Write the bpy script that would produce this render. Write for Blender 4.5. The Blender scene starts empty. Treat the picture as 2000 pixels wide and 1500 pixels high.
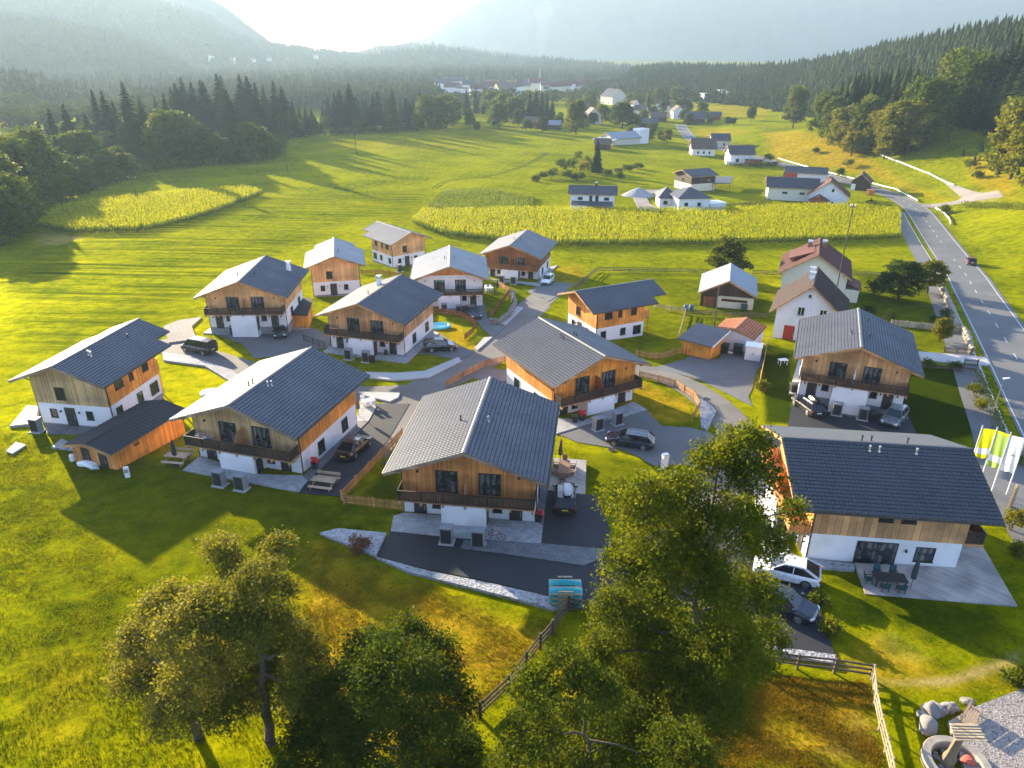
import bpy, bmesh, math, random
import numpy as np
from mathutils import Matrix, Vector
R = math.radians
rng = np.random.default_rng(7)
random.seed(7)
SC = bpy.context.scene
COL = SC.collection

# ------------------------------------------------------------------ camera
F = 1405.3; PITCH = 0.435453; ROLL = 0.0041745; CH = 38.0
cd = bpy.data.cameras.new('camera'); cam = bpy.data.objects.new('camera', cd); COL.objects.link(cam)
cd.sensor_width = 36; cd.lens = F / 2000 * 36; cd.clip_start = 0.5; cd.clip_end = 20000
cam.matrix_world = Matrix.Translation((0, 0, CH)) @ Matrix.Rotation(math.pi / 2 - PITCH, 4, 'X') @ Matrix.Rotation(ROLL, 4, 'Z')
SC.camera = cam

# ------------------------------------------------------------------ world, sun, exposure
SUN_AZ = -39.5   # degrees from +Y, negative = to the left of the view
SUN_EL = 12.0
W = bpy.data.worlds.new('World'); SC.world = W; W.use_nodes = True
wn = W.node_tree.nodes; wl = W.node_tree.links
bg = wn['Background']; sky = wn.new('ShaderNodeTexSky'); sky.sky_type = 'NISHITA'; sky.sun_disc = False
sky.sun_elevation = R(SUN_EL); sky.sun_rotation = R(SUN_AZ); sky.altitude = 600
sky.air_density = 1.0; sky.dust_density = 0.8; sky.ozone_density = 2.2
wm_ = wn.new('ShaderNodeMix'); wm_.data_type = 'RGBA'; wm_.blend_type = 'MULTIPLY'; wm_.inputs[0].default_value = 1; wm_.inputs[7].default_value = (1.12, .98, 1.0, 1)
wl.new(sky.outputs[0], wm_.inputs[6]); wl.new(wm_.outputs[2], bg.inputs[0]); bg.inputs[1].default_value = 0.135
sl = bpy.data.lights.new('sun', 'SUN'); sun = bpy.data.objects.new('sun', sl); COL.objects.link(sun)
sl.energy = 5.0; sl.angle = R(0.55); sl.color = (1.0, 0.84, 0.57)
a, e = R(SUN_AZ), R(SUN_EL)
sdir = Vector((math.sin(a) * math.cos(e), math.cos(a) * math.cos(e), math.sin(e)))
sun.rotation_euler = sdir.to_track_quat('Z', 'Y').to_euler(); sun.location = (0, 0, 200)
SC.view_settings.view_transform = 'Standard'; SC.view_settings.look = 'None'
SC.view_settings.exposure = 2.2; SC.view_settings.gamma = 1.0; SC.view_settings.use_curve_mapping = False
cy = SC.cycles
cy.use_denoising = True; cy.max_bounces = 6; cy.diffuse_bounces = 3; cy.glossy_bounces = 2; cy.transmission_bounces = 3
cy.volume_bounces = 0; cy.transparent_max_bounces = 4; cy.caustics_reflective = False; cy.caustics_refractive = False
cy.sample_clamp_indirect = 8
HAZE = 0.000115

# ------------------------------------------------------------------ terrain function and pixel helpers
RY = np.array([-40, 52, 66.7, 77.5, 86.9, 105.5, 137.3, 162.7, 239.1, 265, 285, 305, 335, 365, 400, 440, 473, 530, 582, 700, 900])
RX = np.array([10, 47, 54.2, 59.3, 63.8, 72.6, 87.4, 99, 131, 139.5, 143, 143, 139, 133, 125, 116, 110, 116, 124, 130, 140.])
def ss(a, b, t):
    t = np.clip((t - a) / (b - a), 0, 1); return t * t * (3 - 2 * t)
def T(x, y):
    """height of the ground"""
    xc = np.clip(x, -90, 110); yy = np.clip(y, -60, 150.)
    z = 3.092 - 0.01645 * xc - 0.07313 * (yy - 50)
    t = np.clip(y - 150, 0, 210); z = z - 0.07313 * (t - t * t / 420)
    d = np.maximum((x - np.interp(y, RY, RX)) * 0.92 - 9.5, 0); d = d * d / (d + 3.)
    k = 0.10 + 0.30 * ss(95, 230, y) - 0.30 * ss(400, 500, y)
    return z + k * np.minimum(d, 35) + 0.6 * k * np.clip(d - 35, 0, 120)
def Tz(x, y): return float(T(float(x), float(y)))
def ray(px, py):
    X, Y = px - 1000, py - 750; cr, sr = math.cos(ROLL), math.sin(ROLL)
    a = (X * cr + Y * sr) / F; b = -(-X * sr + Y * cr) / F; c, s = math.cos(PITCH), math.sin(PITCH)
    return (a, c + b * s, -s + b * c)
def G(px, py, dz=0.):
    """where the sight line through a point of the photograph meets the ground"""
    d = ray(px, py); lo, hi = 1., 1.
    while CH + hi * d[2] > Tz(hi * d[0], hi * d[1]) + dz and hi < 6000: lo = hi; hi *= 1.03
    for _ in range(40):
        m = (lo + hi) / 2
        if CH + m * d[2] > Tz(m * d[0], m * d[1]) + dz: lo = m
        else: hi = m
    return Vector((m * d[0], m * d[1], CH + m * d[2]))
def hgt(p, px, py):
    """height above p's ground of a thing standing at p whose top is seen at row py"""
    d = ray(px, py); h = math.hypot(p[0], p[1]) / math.hypot(d[0], d[1])
    return CH + h * d[2] - p[2]

# ------------------------------------------------------------------ node materials
def nmat(name):
    m = bpy.data.materials.new(name); m.use_nodes = True
    nt = m.node_tree; return m, nt, nt.nodes, nt.links, nt.nodes['Principled BSDF']
def N(n, typ, **kw):
    x = n.new('ShaderNode' + typ)
    for k, v in kw.items():
        if k.startswith('i_'): x.inputs[k[2:].replace('_', ' ')].default_value = v
        elif k[0] == 'I' and k[1:].isdigit(): x.inputs[int(k[1:])].default_value = v
        else: setattr(x, k, v)
    return x
def ramp(n, cols, interp='LINEAR'):
    r = n.new('ShaderNodeValToRGB'); r.color_ramp.interpolation = interp
    el = r.color_ramp.elements
    while len(el) < len(cols): el.new(0.5)
    for x, (p, c) in zip(el, cols): x.position = p; x.color = (*c, 1) if len(c) == 3 else c
    return r
def mixc(n, l, fac, a, b, mode='MIX'):
    m = n.new('ShaderNodeMix'); m.data_type = 'RGBA'; m.blend_type = mode
    for sock, v in ((m.inputs[0], fac), (m.inputs[6], a), (m.inputs[7], b)):
        if hasattr(v, 'is_linked'): l.new(v, sock)
        elif isinstance(v, (tuple, list)): sock.default_value = (*v[:3], 1)
        else: sock.default_value = v
    return m.outputs[2]
def math_(n, l, op, a, b=None, c=None):
    m = n.new('ShaderNodeMath'); m.operation = op
    for i, v in enumerate((a, b, c)):
        if v is None: continue
        if hasattr(v, 'is_linked'): l.new(v, m.inputs[i])
        else: m.inputs[i].default_value = v
    return m.outputs[0]
def bump(n, l, h, strength, dist, bsdf):
    b = N(n, 'Bump', i_Strength=strength, i_Distance=dist); l.new(h, b.inputs['Height']); l.new(b.outputs[0], bsdf.inputs['Normal'])
_mc = {}
def plain(name, col, rough=.6, metal=0., var=.18, scale=2.5, bmp=0., spec=.5, dirt=None):
    """a real paint / stone / metal colour with slight wear noise"""
    if name in _mc: return _mc[name]
    m, nt, n, l, b = nmat(name)
    tc = N(n, 'TexCoord'); nz = N(n, 'TexNoise', i_Scale=scale, i_Detail=6., i_Roughness=.65); l.new(tc.outputs['Object'], nz.inputs['Vector'])
    lo = tuple(c * (1 - var) for c in col); hi = tuple(min(1, c * (1 + var)) for c in col)
    r = ramp(n, [(.25, lo), (.75, hi)]); l.new(nz.outputs[0], r.inputs[0]); o = r.outputs[0]
    if dirt:
        n2 = N(n, 'TexNoise', i_Scale=scale * .35, i_Detail=5.); l.new(tc.outputs['Object'], n2.inputs['Vector'])
        r2 = ramp(n, [(.5, (0, 0, 0)), (.75, (1, 1, 1))]); l.new(n2.outputs[0], r2.inputs[0])
        o = mixc(n, l, r2.outputs[0], o, dirt)
    l.new(o, b.inputs['Base Color']); b.inputs['Roughness'].default_value = rough; b.inputs['Metallic'].default_value = metal
    b.inputs['Specular IOR Level'].default_value = spec
    if bmp: bump(n, l, nz.outputs[0], bmp, .05, b)
    _mc[name] = m; return m
def timber(name, col, plank=.15, horiz=False, var=.3, rough=.75):
    """vertical boards: each board its own tone, dark joints, streaky grain"""
    if name in _mc: return _mc[name]
    m, nt, n, l, b = nmat(name)
    tc = N(n, 'TexCoord'); sp = N(n, 'SeparateXYZ'); l.new(tc.outputs['Object'], sp.inputs[0])
    u = sp.outputs[2] if horiz else math_(n, l, 'ADD', sp.outputs[0], sp.outputs[1])
    q = math_(n, l, 'DIVIDE', u, plank); fl = math_(n, l, 'FLOOR', q); fr = math_(n, l, 'FRACT', q)
    wn_ = N(n, 'TexWhiteNoise', noise_dimensions='1D'); l.new(fl, wn_.inputs['W'])
    mp = N(n, 'Mapping'); mp.inputs['Scale'].default_value = (9, 9, .8) if not horiz else (.8, .8, 9); l.new(tc.outputs['Object'], mp.inputs[0])
    nz = N(n, 'TexNoise', i_Scale=1.5, i_Detail=5., i_Roughness=.7); l.new(mp.outputs[0], nz.inputs['Vector'])
    t = math_(n, l, 'ADD', math_(n, l, 'MULTIPLY', wn_.outputs[0], .5), math_(n, l, 'MULTIPLY', nz.outputs[0], .5))
    r = ramp(n, [(.2, tuple(c * (1 - var) for c in col)), (.8, tuple(c * (1 + var) for c in col))]); l.new(t, r.inputs[0])
    n3 = N(n, 'TexNoise', i_Scale=.5, i_Detail=3.); l.new(tc.outputs['Object'], n3.inputs['Vector'])
    r3 = ramp(n, [(.35, (.62, .60, .58)), (.65, (1.15, 1.10, 1.04))]); l.new(n3.outputs[0], r3.inputs[0])
    c2 = mixc(n, l, 1., r.outputs[0], r3.outputs[0], 'MULTIPLY')
    j = math_(n, l, 'LESS_THAN', fr, .12)
    o = mixc(n, l, math_(n, l, 'MULTIPLY', j, .6), c2, tuple(c * .3 for c in col))
    l.new(o, b.inputs['Base Color']); b.inputs['Roughness'].default_value = rough
    bump(n, l, math_(n, l, 'SUBTRACT', nz.outputs[0], j), .4, .02, b)
    _mc[name] = m; return m
def ground_noise(name, cols, scale, rough=.9, bmp=.5, bdist=.05, fine=None, spec=.3, big=.12, crack=None):
    """loose or rolled ground: two scales of noise through a colour ramp"""
    if name in _mc: return _mc[name]
    m, nt, n, l, b = nmat(name)
    tc = N(n, 'TexCoord'); nz = N(n, 'TexNoise', i_Scale=scale, i_Detail=8., i_Roughness=.7); l.new(tc.outputs['Object'], nz.inputs['Vector'])
    nb = N(n, 'TexNoise', i_Scale=big, i_Detail=4.); l.new(tc.outputs['Object'], nb.inputs['Vector'])
    v = math_(n, l, 'ADD', math_(n, l, 'MULTIPLY', nz.outputs[0], .55), math_(n, l, 'MULTIPLY', nb.outputs[0], .45))
    r = ramp(n, cols); l.new(v, r.inputs[0]); o = r.outputs[0]; h = nz.outputs[0]
    if fine:
        vo = N(n, 'TexVoronoi', i_Scale=fine); l.new(tc.outputs['Object'], vo.inputs['Vector'])
        r2 = ramp(n, [(0., (.35, .35, .36)), (.5, (1.15, 1.15, 1.15))]); l.new(vo.outputs['Distance'], r2.inputs[0])
        hs = N(n, 'HueSaturation'); l.new(vo.outputs['Color'], hs.inputs['Color']); hs.inputs['Saturation'].default_value = .12; hs.inputs['Value'].default_value = 1.2
        o = mixc(n, l, .7, o, mixc(n, l, 1., hs.outputs[0], o, 'MULTIPLY')); o = mixc(n, l, .6, o, mixc(n, l, 1., r2.outputs[0], o, 'MULTIPLY')); h = vo.outputs['Distance']
    if crack:
        nw = N(n, 'TexNoise', i_Scale=.5, i_Detail=4.); l.new(tc.outputs['Object'], nw.inputs['Vector']); mv = N(n, 'VectorMath', operation='ADD'); l.new(tc.outputs['Object'], mv.inputs[0]); l.new(nw.outputs['Color'], mv.inputs[1])
        vc = N(n, 'TexVoronoi', i_Scale=crack, feature='DISTANCE_TO_EDGE'); l.new(mv.outputs[0], vc.inputs['Vector']); cr = math_(n, l, 'LESS_THAN', vc.outputs['Distance'], .006); vp = N(n, 'TexVoronoi', i_Scale=crack * .8); l.new(mv.outputs[0], vp.inputs['Vector'])
        sv = N(n, 'SeparateColor'); l.new(vp.outputs['Color'], sv.inputs[0]); pt = ramp(n, [(.0, (.78, .78, .79)), (.5, (1., 1., 1.)), (1., (1.16, 1.15, 1.13))]); l.new(sv.outputs[0], pt.inputs[0]); o = mixc(n, l, .45, o, mixc(n, l, 1., o, pt.outputs[0], 'MULTIPLY')); o = mixc(n, l, math_(n, l, 'MULTIPLY', cr, .3), o, (.02, .02, .02))
    l.new(o, b.inputs['Base Color']); b.inputs['Roughness'].default_value = rough; b.inputs['Specular IOR Level'].default_value = spec
    bump(n, l, h, bmp, bdist, b)
    _mc[name] = m; return m
def leafmat(name, cols, trans=.45, tcol=None, scale=.8, spec=.06):
    """leaves: light that falls on one side also glows through"""
    if name in _mc: return _mc[name]
    m, nt, n, l, b = nmat(name)
    tc = N(n, 'TexCoord'); nz = N(n, 'TexNoise', i_Scale=scale, i_Detail=6., i_Roughness=.8); l.new(tc.outputs['Object'], nz.inputs['Vector'])
    oi = N(n, 'ObjectInfo'); v = math_(n, l, 'ADD', nz.outputs[0], math_(n, l, 'MULTIPLY', math_(n, l, 'SUBTRACT', oi.outputs['Random'], .5), .25))
    r = ramp(n, cols); l.new(v, r.inputs[0])
    l.new(r.outputs[0], b.inputs['Base Color']); b.inputs['Roughness'].default_value = .55; b.inputs['Specular IOR Level'].default_value = spec
    tr = N(n, 'BsdfTranslucent'); tt = mixc(n, l, 1., r.outputs[0], tcol or (1.6, 1.35, .5), 'MULTIPLY'); l.new(tt, tr.inputs[0])
    mx = N(n, 'MixShader'); mx.inputs[0].default_value = trans; l.new(b.outputs[0], mx.inputs[1]); l.new(tr.outputs[0], mx.inputs[2])
    l.new(mx.outputs[0], n['Material Output'].inputs[0])
    _mc[name] = m; return m

# ------------------------------------------------------------------ mesh builder
class MB:
    def __init__(s): s.v = []; s.f = []; s.m = []
    def add(s, vs, fs, mi=0):
        o = len(s.v); s.v += [tuple(v) for v in vs]; s.f += [tuple(i + o for i in f) for f in fs]; s.m += [mi] * len(fs); return s
    def box(s, x0, y0, z0, x1, y1, z1, mi=0, tf=None):
        x0, x1 = min(x0, x1), max(x0, x1); y0, y1 = min(y0, y1), max(y0, y1); z0, z1 = min(z0, z1), max(z0, z1)
        v = [(x0, y0, z0), (x1, y0, z0), (x1, y1, z0), (x0, y1, z0), (x0, y0, z1), (x1, y0, z1), (x1, y1, z1), (x0, y1, z1)]
        if tf is not None: v = [tuple(tf @ Vector(p)) for p in v]
        return s.add(v, [(0, 3, 2, 1), (4, 5, 6, 7), (0, 1, 5, 4), (1, 2, 6, 5), (2, 3, 7, 6), (3, 0, 4, 7)], mi)
    def beam(s, p0, p1, w, h, mi=0):
        p0, p1 = Vector(p0), Vector(p1); d = (p1 - p0).normalized(); up = Vector((0, 0, 1)) if abs(d.z) < .95 else Vector((0, 1, 0))
        a = d.cross(up).normalized() * w / 2; b = a.cross(d).normalized() * h / 2
        v = [p0 - a - b, p0 + a - b, p0 + a + b, p0 - a + b, p1 - a - b, p1 + a - b, p1 + a + b, p1 - a + b]
        return s.add(v, [(0, 3, 2, 1), (4, 5, 6, 7), (0, 1, 5, 4), (1, 2, 6, 5), (2, 3, 7, 6), (3, 0, 4, 7)], mi)
    def cyl(s, p0, p1, r0, r1=None, n=8, mi=0, cap=True):
        r1 = r0 if r1 is None else r1; p0, p1 = Vector(p0), Vector(p1); d = (p1 - p0).normalized()
        up = Vector((0, 0, 1)) if abs(d.z) < .9 else Vector((0, 1, 0)); a = d.cross(up).normalized(); b = a.cross(d)
        v = []
        for p, r in ((p0, r0), (p1, r1)):
            for i in range(n):
                t = 2 * math.pi * i / n; v.append(p + a * (r * math.cos(t)) + b * (r * math.sin(t)))
        f = [(i, (i + 1) % n, n + (i + 1) % n, n + i) for i in range(n)]
        if cap: f += [tuple(range(n))[::-1], tuple(range(n, 2 * n))]
        return s.add(v, f, mi)
    def tube(s, pts, r, n=6, mi=0):
        for a_, b_ in zip(pts[:-1], pts[1:]): s.cyl(a_, b_, r, r, n, mi)
        return s
    def lathe(s, prof, n=16, c=(0, 0, 0), mi=0):
        v = []
        for r, z in prof:
            for i in range(n): t = 2 * math.pi * i / n; v.append((c[0] + r * math.cos(t), c[1] + r * math.sin(t), c[2] + z))
        f = []
        for k in range(len(prof) - 1):
            for i in range(n): f.append((k * n + i, k * n + (i + 1) % n, (k + 1) * n + (i + 1) % n, (k + 1) * n + i))
        f += [tuple(range(n))[::-1], tuple(range((len(prof) - 1) * n, len(prof) * n))]
        return s.add(v, f, mi)
    def loft(s, secs, mi=0, cap=True, closed=True):
        n = len(secs[0]); v = [p for q in secs for p in q]; f = []
        for k in range(len(secs) - 1):
            for i in range(n if closed else n - 1): f.append((k * n + i, k * n + (i + 1) % n, (k + 1) * n + (i + 1) % n, (k + 1) * n + i))
        if cap: f += [tuple(range(n))[::-1], tuple(range((len(secs) - 1) * n, len(secs) * n))]
        return s.add(v, f, mi)
    def blob(s, c, r, seed=0, amp=.2, n=2, mi=0):
        bm = bmesh.new(); bmesh.ops.create_icosphere(bm, subdivisions=n, radius=1); g = np.random.default_rng(seed)
        w = g.normal(size=(3, 3)); ph = g.uniform(0, 6, 3)
        vs = []
        for v in bm.verts:
            q = 1 + amp * sum(math.sin(2 * float(np.dot(w[i], v.co)) + ph[i]) for i in range(3)) / 1.7
            vs.append((c[0] + v.co.x * r[0] * q, c[1] + v.co.y * r[1] * q, c[2] + v.co.z * r[2] * q))
        s.add(vs, [tuple(v.index for v in f.verts) for f in bm.faces], mi); bm.free(); return s
    def build(s, name, mat, parent=None, smooth=False):
        me = bpy.data.meshes.new(name); me.from_pydata(s.v, [], s.f)
        mats = mat if isinstance(mat, (list, tuple)) else [mat]
        for x in mats: me.materials.append(x)
        if len(mats) > 1: me.polygons.foreach_set('material_index', s.m)
        if smooth: me.polygons.foreach_set('use_smooth', [True] * len(me.polygons))
        me.update(); return link(name, me, parent)
def link(name, me, parent=None):
    o = bpy.data.objects.new(name, me); COL.objects.link(o)
    if parent is not None: o.parent = parent
    return o
def npmesh(name, v, f, mats, smooth=False, mi=None):
    """a mesh from numpy arrays; f is (m,3) or (m,4)"""
    me = bpy.data.meshes.new(name); v = np.asarray(v, np.float32); f = np.asarray(f, np.int32); k = f.shape[1]
    me.vertices.add(len(v)); me.vertices.foreach_set('co', v.ravel())
    me.loops.add(f.size); me.loops.foreach_set('vertex_index', f.ravel())
    me.polygons.add(len(f)); me.polygons.foreach_set('loop_start', np.arange(0, f.size, k, dtype=np.int32)); me.polygons.foreach_set('loop_total', np.full(len(f), k, np.int32))
    for x in (mats if isinstance(mats, (list, tuple)) else [mats]): me.materials.append(x)
    if mi is not None: me.polygons.foreach_set('material_index', np.asarray(mi, np.int32))
    if smooth: me.polygons.foreach_set('use_smooth', np.ones(len(f), bool))
    me.update(); me.validate(); return me
def tag(o, label=None, cat=None, group=None, kind=None):
    if label: o['label'] = label
    if cat: o['category'] = cat
    if group: o['group'] = group
    if kind: o['kind'] = kind
    return o
def thing(name, label, cat, loc=(0, 0, 0), rz=0., group=None):
    o = bpy.data.objects.new(name, None); COL.objects.link(o); o.empty_display_size = .3
    o.location = loc; o.rotation_euler = (0, 0, rz); return tag(o, label, cat, group)
def dup(root, loc, rz, label, group=None):
    r = root.copy(); COL.objects.link(r); r.location = loc; r.rotation_euler = (0, 0, rz); r['label'] = label
    if group: r['group'] = group
    for ch in root.children:
        c = ch.copy(); COL.objects.link(c); c.parent = r
        for g in ch.children:
            d = g.copy(); COL.objects.link(d); d.parent = c
    return r
def struct(o): o['kind'] = 'structure'; return o
def stuff(o, label, cat): return tag(o, label, cat, kind='stuff')
def heading(p, q): return math.atan2(q[1] - p[1], q[0] - p[0])
# ------------------------------------------------------------------ the ground: one sheet out to the mountains
def inpoly(x, y, P):
    P = np.asarray(P); c = np.zeros(x.shape, bool); n = len(P); j = n - 1
    for i in range(n):
        xi, yi = P[i]; xj, yj = P[j]
        t = ((yi > y) != (yj > y)) & (x < (xj - xi) * (y - yi) / (yj - yi + 1e-12) + xi); c ^= t; j = i
    return c
def gp(pts): return np.array([tuple(G(*p)[:2]) for p in pts])
def edgedist(x, y, P):
    P = np.asarray(P); d = np.full(x.shape, 1e9)
    for i in range(len(P)):
        a, b = P[i - 1], P[i]; ab = b - a; t = np.clip(((x - a[0]) * ab[0] + (y - a[1]) * ab[1]) / (ab @ ab + 1e-9), 0, 1)
        d = np.minimum(d, np.hypot(x - a[0] - t * ab[0], y - a[1] - t * ab[1]))
    return d
th = np.concatenate([np.arange(-180, -48, 6), np.arange(-48, 48.01, .24), np.arange(54, 180, 6)]); th = np.radians(th)
rr = [4.]
while rr[-1] < 2600: rr.append(rr[-1] * 1.0125 + .05)
rr += [3000, 3600, 4500, 5600]; rr = np.array(rr)
A_, R_ = np.meshgrid(th, rr); gx, gy = R_ * np.sin(A_), R_ * np.cos(A_)
gz = T(gx, gy); na, nr = len(th), len(rr)
idx = np.arange(na * nr).reshape(nr, na)
fq = np.stack([idx[:-1], np.roll(idx, -1, 1)[:-1], np.roll(idx, -1, 1)[1:], idx[1:]], -1).reshape(-1, 4)
# what grows where: R dry, G mown lawn, B mowing rows, A bare earth
Z = np.zeros((nr, na, 4), np.float32)
near = (gy > 5) & (gy < 800)
def zone(pts, ch, val, soft=1.5):
    P = gp(pts); ins = inpoly(gx, gy, P) & near; d = edgedist(gx, gy, P); w = np.where(ins, np.clip(d / soft, 0, 1), 0) * val
    Z[..., ch] = np.maximum(Z[..., ch], w)
zone([(560, 1060), (640, 1040), (760, 1110), (1010, 1200), (1110, 1215), (940, 1400), (860, 1500), (640, 1490), (540, 1400)], 0, .85, 2)
zone([(1480, 1320), (1690, 1330), (1730, 1500), (1300, 1500), (1400, 1400)], 0, 1., 1)
zone([(1080, 1260), (1180, 1230), (1160, 1370), (1060, 1420)], 0, .8, 1)
zone([(1700, 1220), (1860, 1300), (1990, 1270), (2000, 1360), (1740, 1370), (1600, 1310), (1620, 1250)], 0, .8, 2)
zone([(1100, 760), (1250, 742), (1350, 785), (1350, 830), (1270, 820)], 0, 1., .6)
zone([(700, 650), (900, 630), (940, 680), (850, 700)], 0, .9, .8)
zone([(0, 1250), (260, 1260), (200, 1500), (0, 1500)], 0, .5, 5)
zone([(1060, 520), (1150, 515), (1150, 560), (1090, 580)], 0, .75, 2)
zone([(1480, 255), (1700, 300), (1900, 390), (1830, 395), (1700, 345), (1500, 310)], 0, 1., 4)
zone([(1880, 300), (2000, 300), (2000, 420), (1960, 390), (1880, 350)], 0, .9, 4)
zone([(1340, 250), (1450, 250), (1470, 262), (1360, 270)], 0, .95, 8)
zone([(1300, 205), (1420, 195), (1520, 215), (1500, 235), (1330, 225)], 0, .75, 12)
zone([(600, 270), (780, 255), (960, 235), (1040, 260), (1000, 290), (700, 300), (580, 300)], 0, .35, 20)
zone([(1480, 690), (1545, 690), (1560, 830), (1490, 830)], 1, 1., .6)
zone([(1760, 705), (1915, 725), (1950, 800), (1930, 850), (1760, 890), (1740, 800)], 1, 1., 1)
zone([(1670, 530), (1840, 540), (1880, 640), (1870, 690), (1780, 690), (1650, 600)], 1, .55, 2)
zone([(1160, 540), (1500, 545), (1520, 640), (1340, 660), (1240, 690), (1190, 600)], 1, .35, 2)
zone([(690, 980), (790, 850), (800, 990)], 1, .8, 1)
zone([(1085, 870), (1280, 900), (1280, 1000), (1150, 950)], 1, .5, 1)
zone([(1580, 1110), (1700, 1110), (1990, 1190), (2000, 1270), (1880, 1290), (1700, 1210)], 1, .7, 2)
zone([(20, 850), (600, 900), (760, 1010), (740, 1060), (560, 1080), (300, 1200), (60, 1000)], 1, .55, 4)
zone([(0, 500), (520, 380), (860, 365), (800, 440), (700, 430), (590, 480), (370, 600), (330, 640), (20, 740), (0, 830)], 2, 1., 6)
zone([(0, 840), (110, 850), (200, 1100), (330, 1200), (200, 1500), (0, 1500)], 2, .35, 6)
zone([(-200, 830), (110, 850), (560, 960), (760, 1000), (640, 1500), (-200, 1500)], 1, .5, 8)
zone([(20, 640), (330, 560), (420, 620), (330, 660), (0, 850), (-200, 900), (-200, 640)], 1, .3, 8)
zone([(1690, 1240), (1740, 1225), (1800, 1265), (1850, 1300), (1730, 1300)], 3, .35, 2)
zone([(1700, 1325), (1850, 1318), (2000, 1262), (2000, 1300), (1950, 1318), (1850, 1345), (1705, 1342)], 3, 1., .5)
zone([(60, 452), (180, 462), (130, 480), (60, 480)], 3, .7, 3)
zone([(1830, 370), (1960, 370), (1960, 395), (1900, 400)], 3, .7, 4)
zone([(1650, 1380), (1720, 1400), (1720, 1500), (1560, 1500)], 3, .35, 1.5)
Z[..., 1] = np.maximum(Z[..., 1], np.clip((R_ - 1250) / 200, 0, 1)); Z[..., 1] = np.maximum(Z[..., 1], np.where(gx < -40, np.clip((gy - 560) / 60, 0, 1), 0))
nzv = np.sin(gx * .21 + 3 * np.sin(gy * .05)) * np.sin(gy * .17 + 1.3)
micro = (rng.normal(size=gz.shape) * np.clip(R_ / 2500, 0.01, .12) * 0.6) * (R_ < 900)
me = npmesh('ground', np.stack([gx, gy, gz], -1).reshape(-1, 3), fq, [], smooth=True)
at = me.attributes.new('zone', 'FLOAT_COLOR', 'POINT'); at.data.foreach_set('color', Z.reshape(-1))
m, nt, n, l, b = nmat('meadow')
tc = N(n, 'TexCoord'); P_ = tc.outputs['Object']
za = N(n, 'Attribute', attribute_name='zone'); zs = N(n, 'SeparateColor'); l.new(za.outputs['Color'], zs.inputs[0])
n1 = N(n, 'TexNoise', i_Scale=.045, i_Detail=6., i_Roughness=.6); l.new(P_, n1.inputs['Vector'])
n2 = N(n, 'TexNoise', i_Scale=.55, i_Detail=8., i_Roughness=.75); l.new(P_, n2.inputs['Vector'])
n3 = N(n, 'TexNoise', i_Scale=5., i_Detail=6., i_Roughness=.8); l.new(P_, n3.inputs['Vector'])
# mowing rows run across the slope of the long field
mp = N(n, 'Mapping'); mp.inputs['Rotation'].default_value = (0, 0, R(-38)); mp.inputs['Scale'].default_value = (.018, .42, .3); l.new(P_, mp.inputs[0])
nr_ = N(n, 'TexNoise', i_Scale=1., i_Detail=7., i_Roughness=.72, i_Distortion=.3); l.new(mp.outputs[0], nr_.inputs['Vector'])
mixv = math_(n, l, 'ADD', math_(n, l, 'MULTIPLY', n1.outputs[0], .28), math_(n, l, 'ADD', math_(n, l, 'MULTIPLY', n2.outputs[0], .42), math_(n, l, 'MULTIPLY', n3.outputs[0], .3)))
g0 = ramp(n, [(.36, (.018, .042, .0008)), (.44, (.085, .105, .0009)), (.52, (.21, .212, .0011)), (.65, (.38, .33, .002))]); l.new(mixv, g0.inputs[0])
rowf = ramp(n, [(.36, (0, 0, 0)), (.56, (1, 1, 1))]); l.new(nr_.outputs[0], rowf.inputs[0])
grow = mixc(n, l, math_(n, l, 'MULTIPLY', zs.outputs[2], math_(n, l, 'SUBTRACT', 1., rowf.outputs[0])), g0.outputs[0], (.022, .046, .001))
lawn = ramp(n, [(.35, (.006, .018, .0008)), (.55, (.018, .038, .0009)), (.75, (.055, .075, .0015))]); l.new(mixv, lawn.inputs[0])
c1 = mixc(n, l, zs.outputs[1], grow, lawn.outputs[0])
dry = ramp(n, [(.35, (.09, .070, .006)), (.5, (.30, .19, .014)), (.66, (.58, .37, .05))]); l.new(mixv, dry.inputs[0])
nd = ramp(n, [(.35, (0, 0, 0)), (.6, (1, 1, 1))]); l.new(n2.outputs[0], nd.inputs[0])
dm = math_(n, l, 'MULTIPLY', zs.outputs[0], math_(n, l, 'ADD', math_(n, l, 'MULTIPLY', nd.outputs[0], .5), .5))
c2 = mixc(n, l, dm, c1, dry.outputs[0])
bare = ramp(n, [(.3, (.22, .16, .09)), (.7, (.42, .33, .2))]); l.new(mixv, bare.inputs[0])
bm_ = math_(n, l, 'MULTIPLY', za.outputs['Alpha'], math_(n, l, 'ADD', nd.outputs[0], .25)); bm_ = math_(n, l, 'MINIMUM', bm_, 1.)
c3 = mixc(n, l, bm_, c2, bare.outputs[0])
l.new(c3, b.inputs['Base Color']); b.inputs['Roughness'].default_value = .9; b.inputs['Specular IOR Level'].default_value = 0.
b.inputs['Sheen Weight'].default_value = .08; b.inputs['Sheen Roughness'].default_value = .5; b.inputs['Sheen Tint'].default_value = (.85, .95, .02, 1)
hh = math_(n, l, 'ADD', math_(n, l, 'MULTIPLY', n3.outputs[0], .5), math_(n, l, 'MULTIPLY', n2.outputs[0], 1.2))
hh = math_(n, l, 'ADD', hh, math_(n, l, 'MULTIPLY', math_(n, l, 'MULTIPLY', nr_.outputs[0], zs.outputs[2]), 1.6))
bump(n, l, hh, .8, .55, b)
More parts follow.
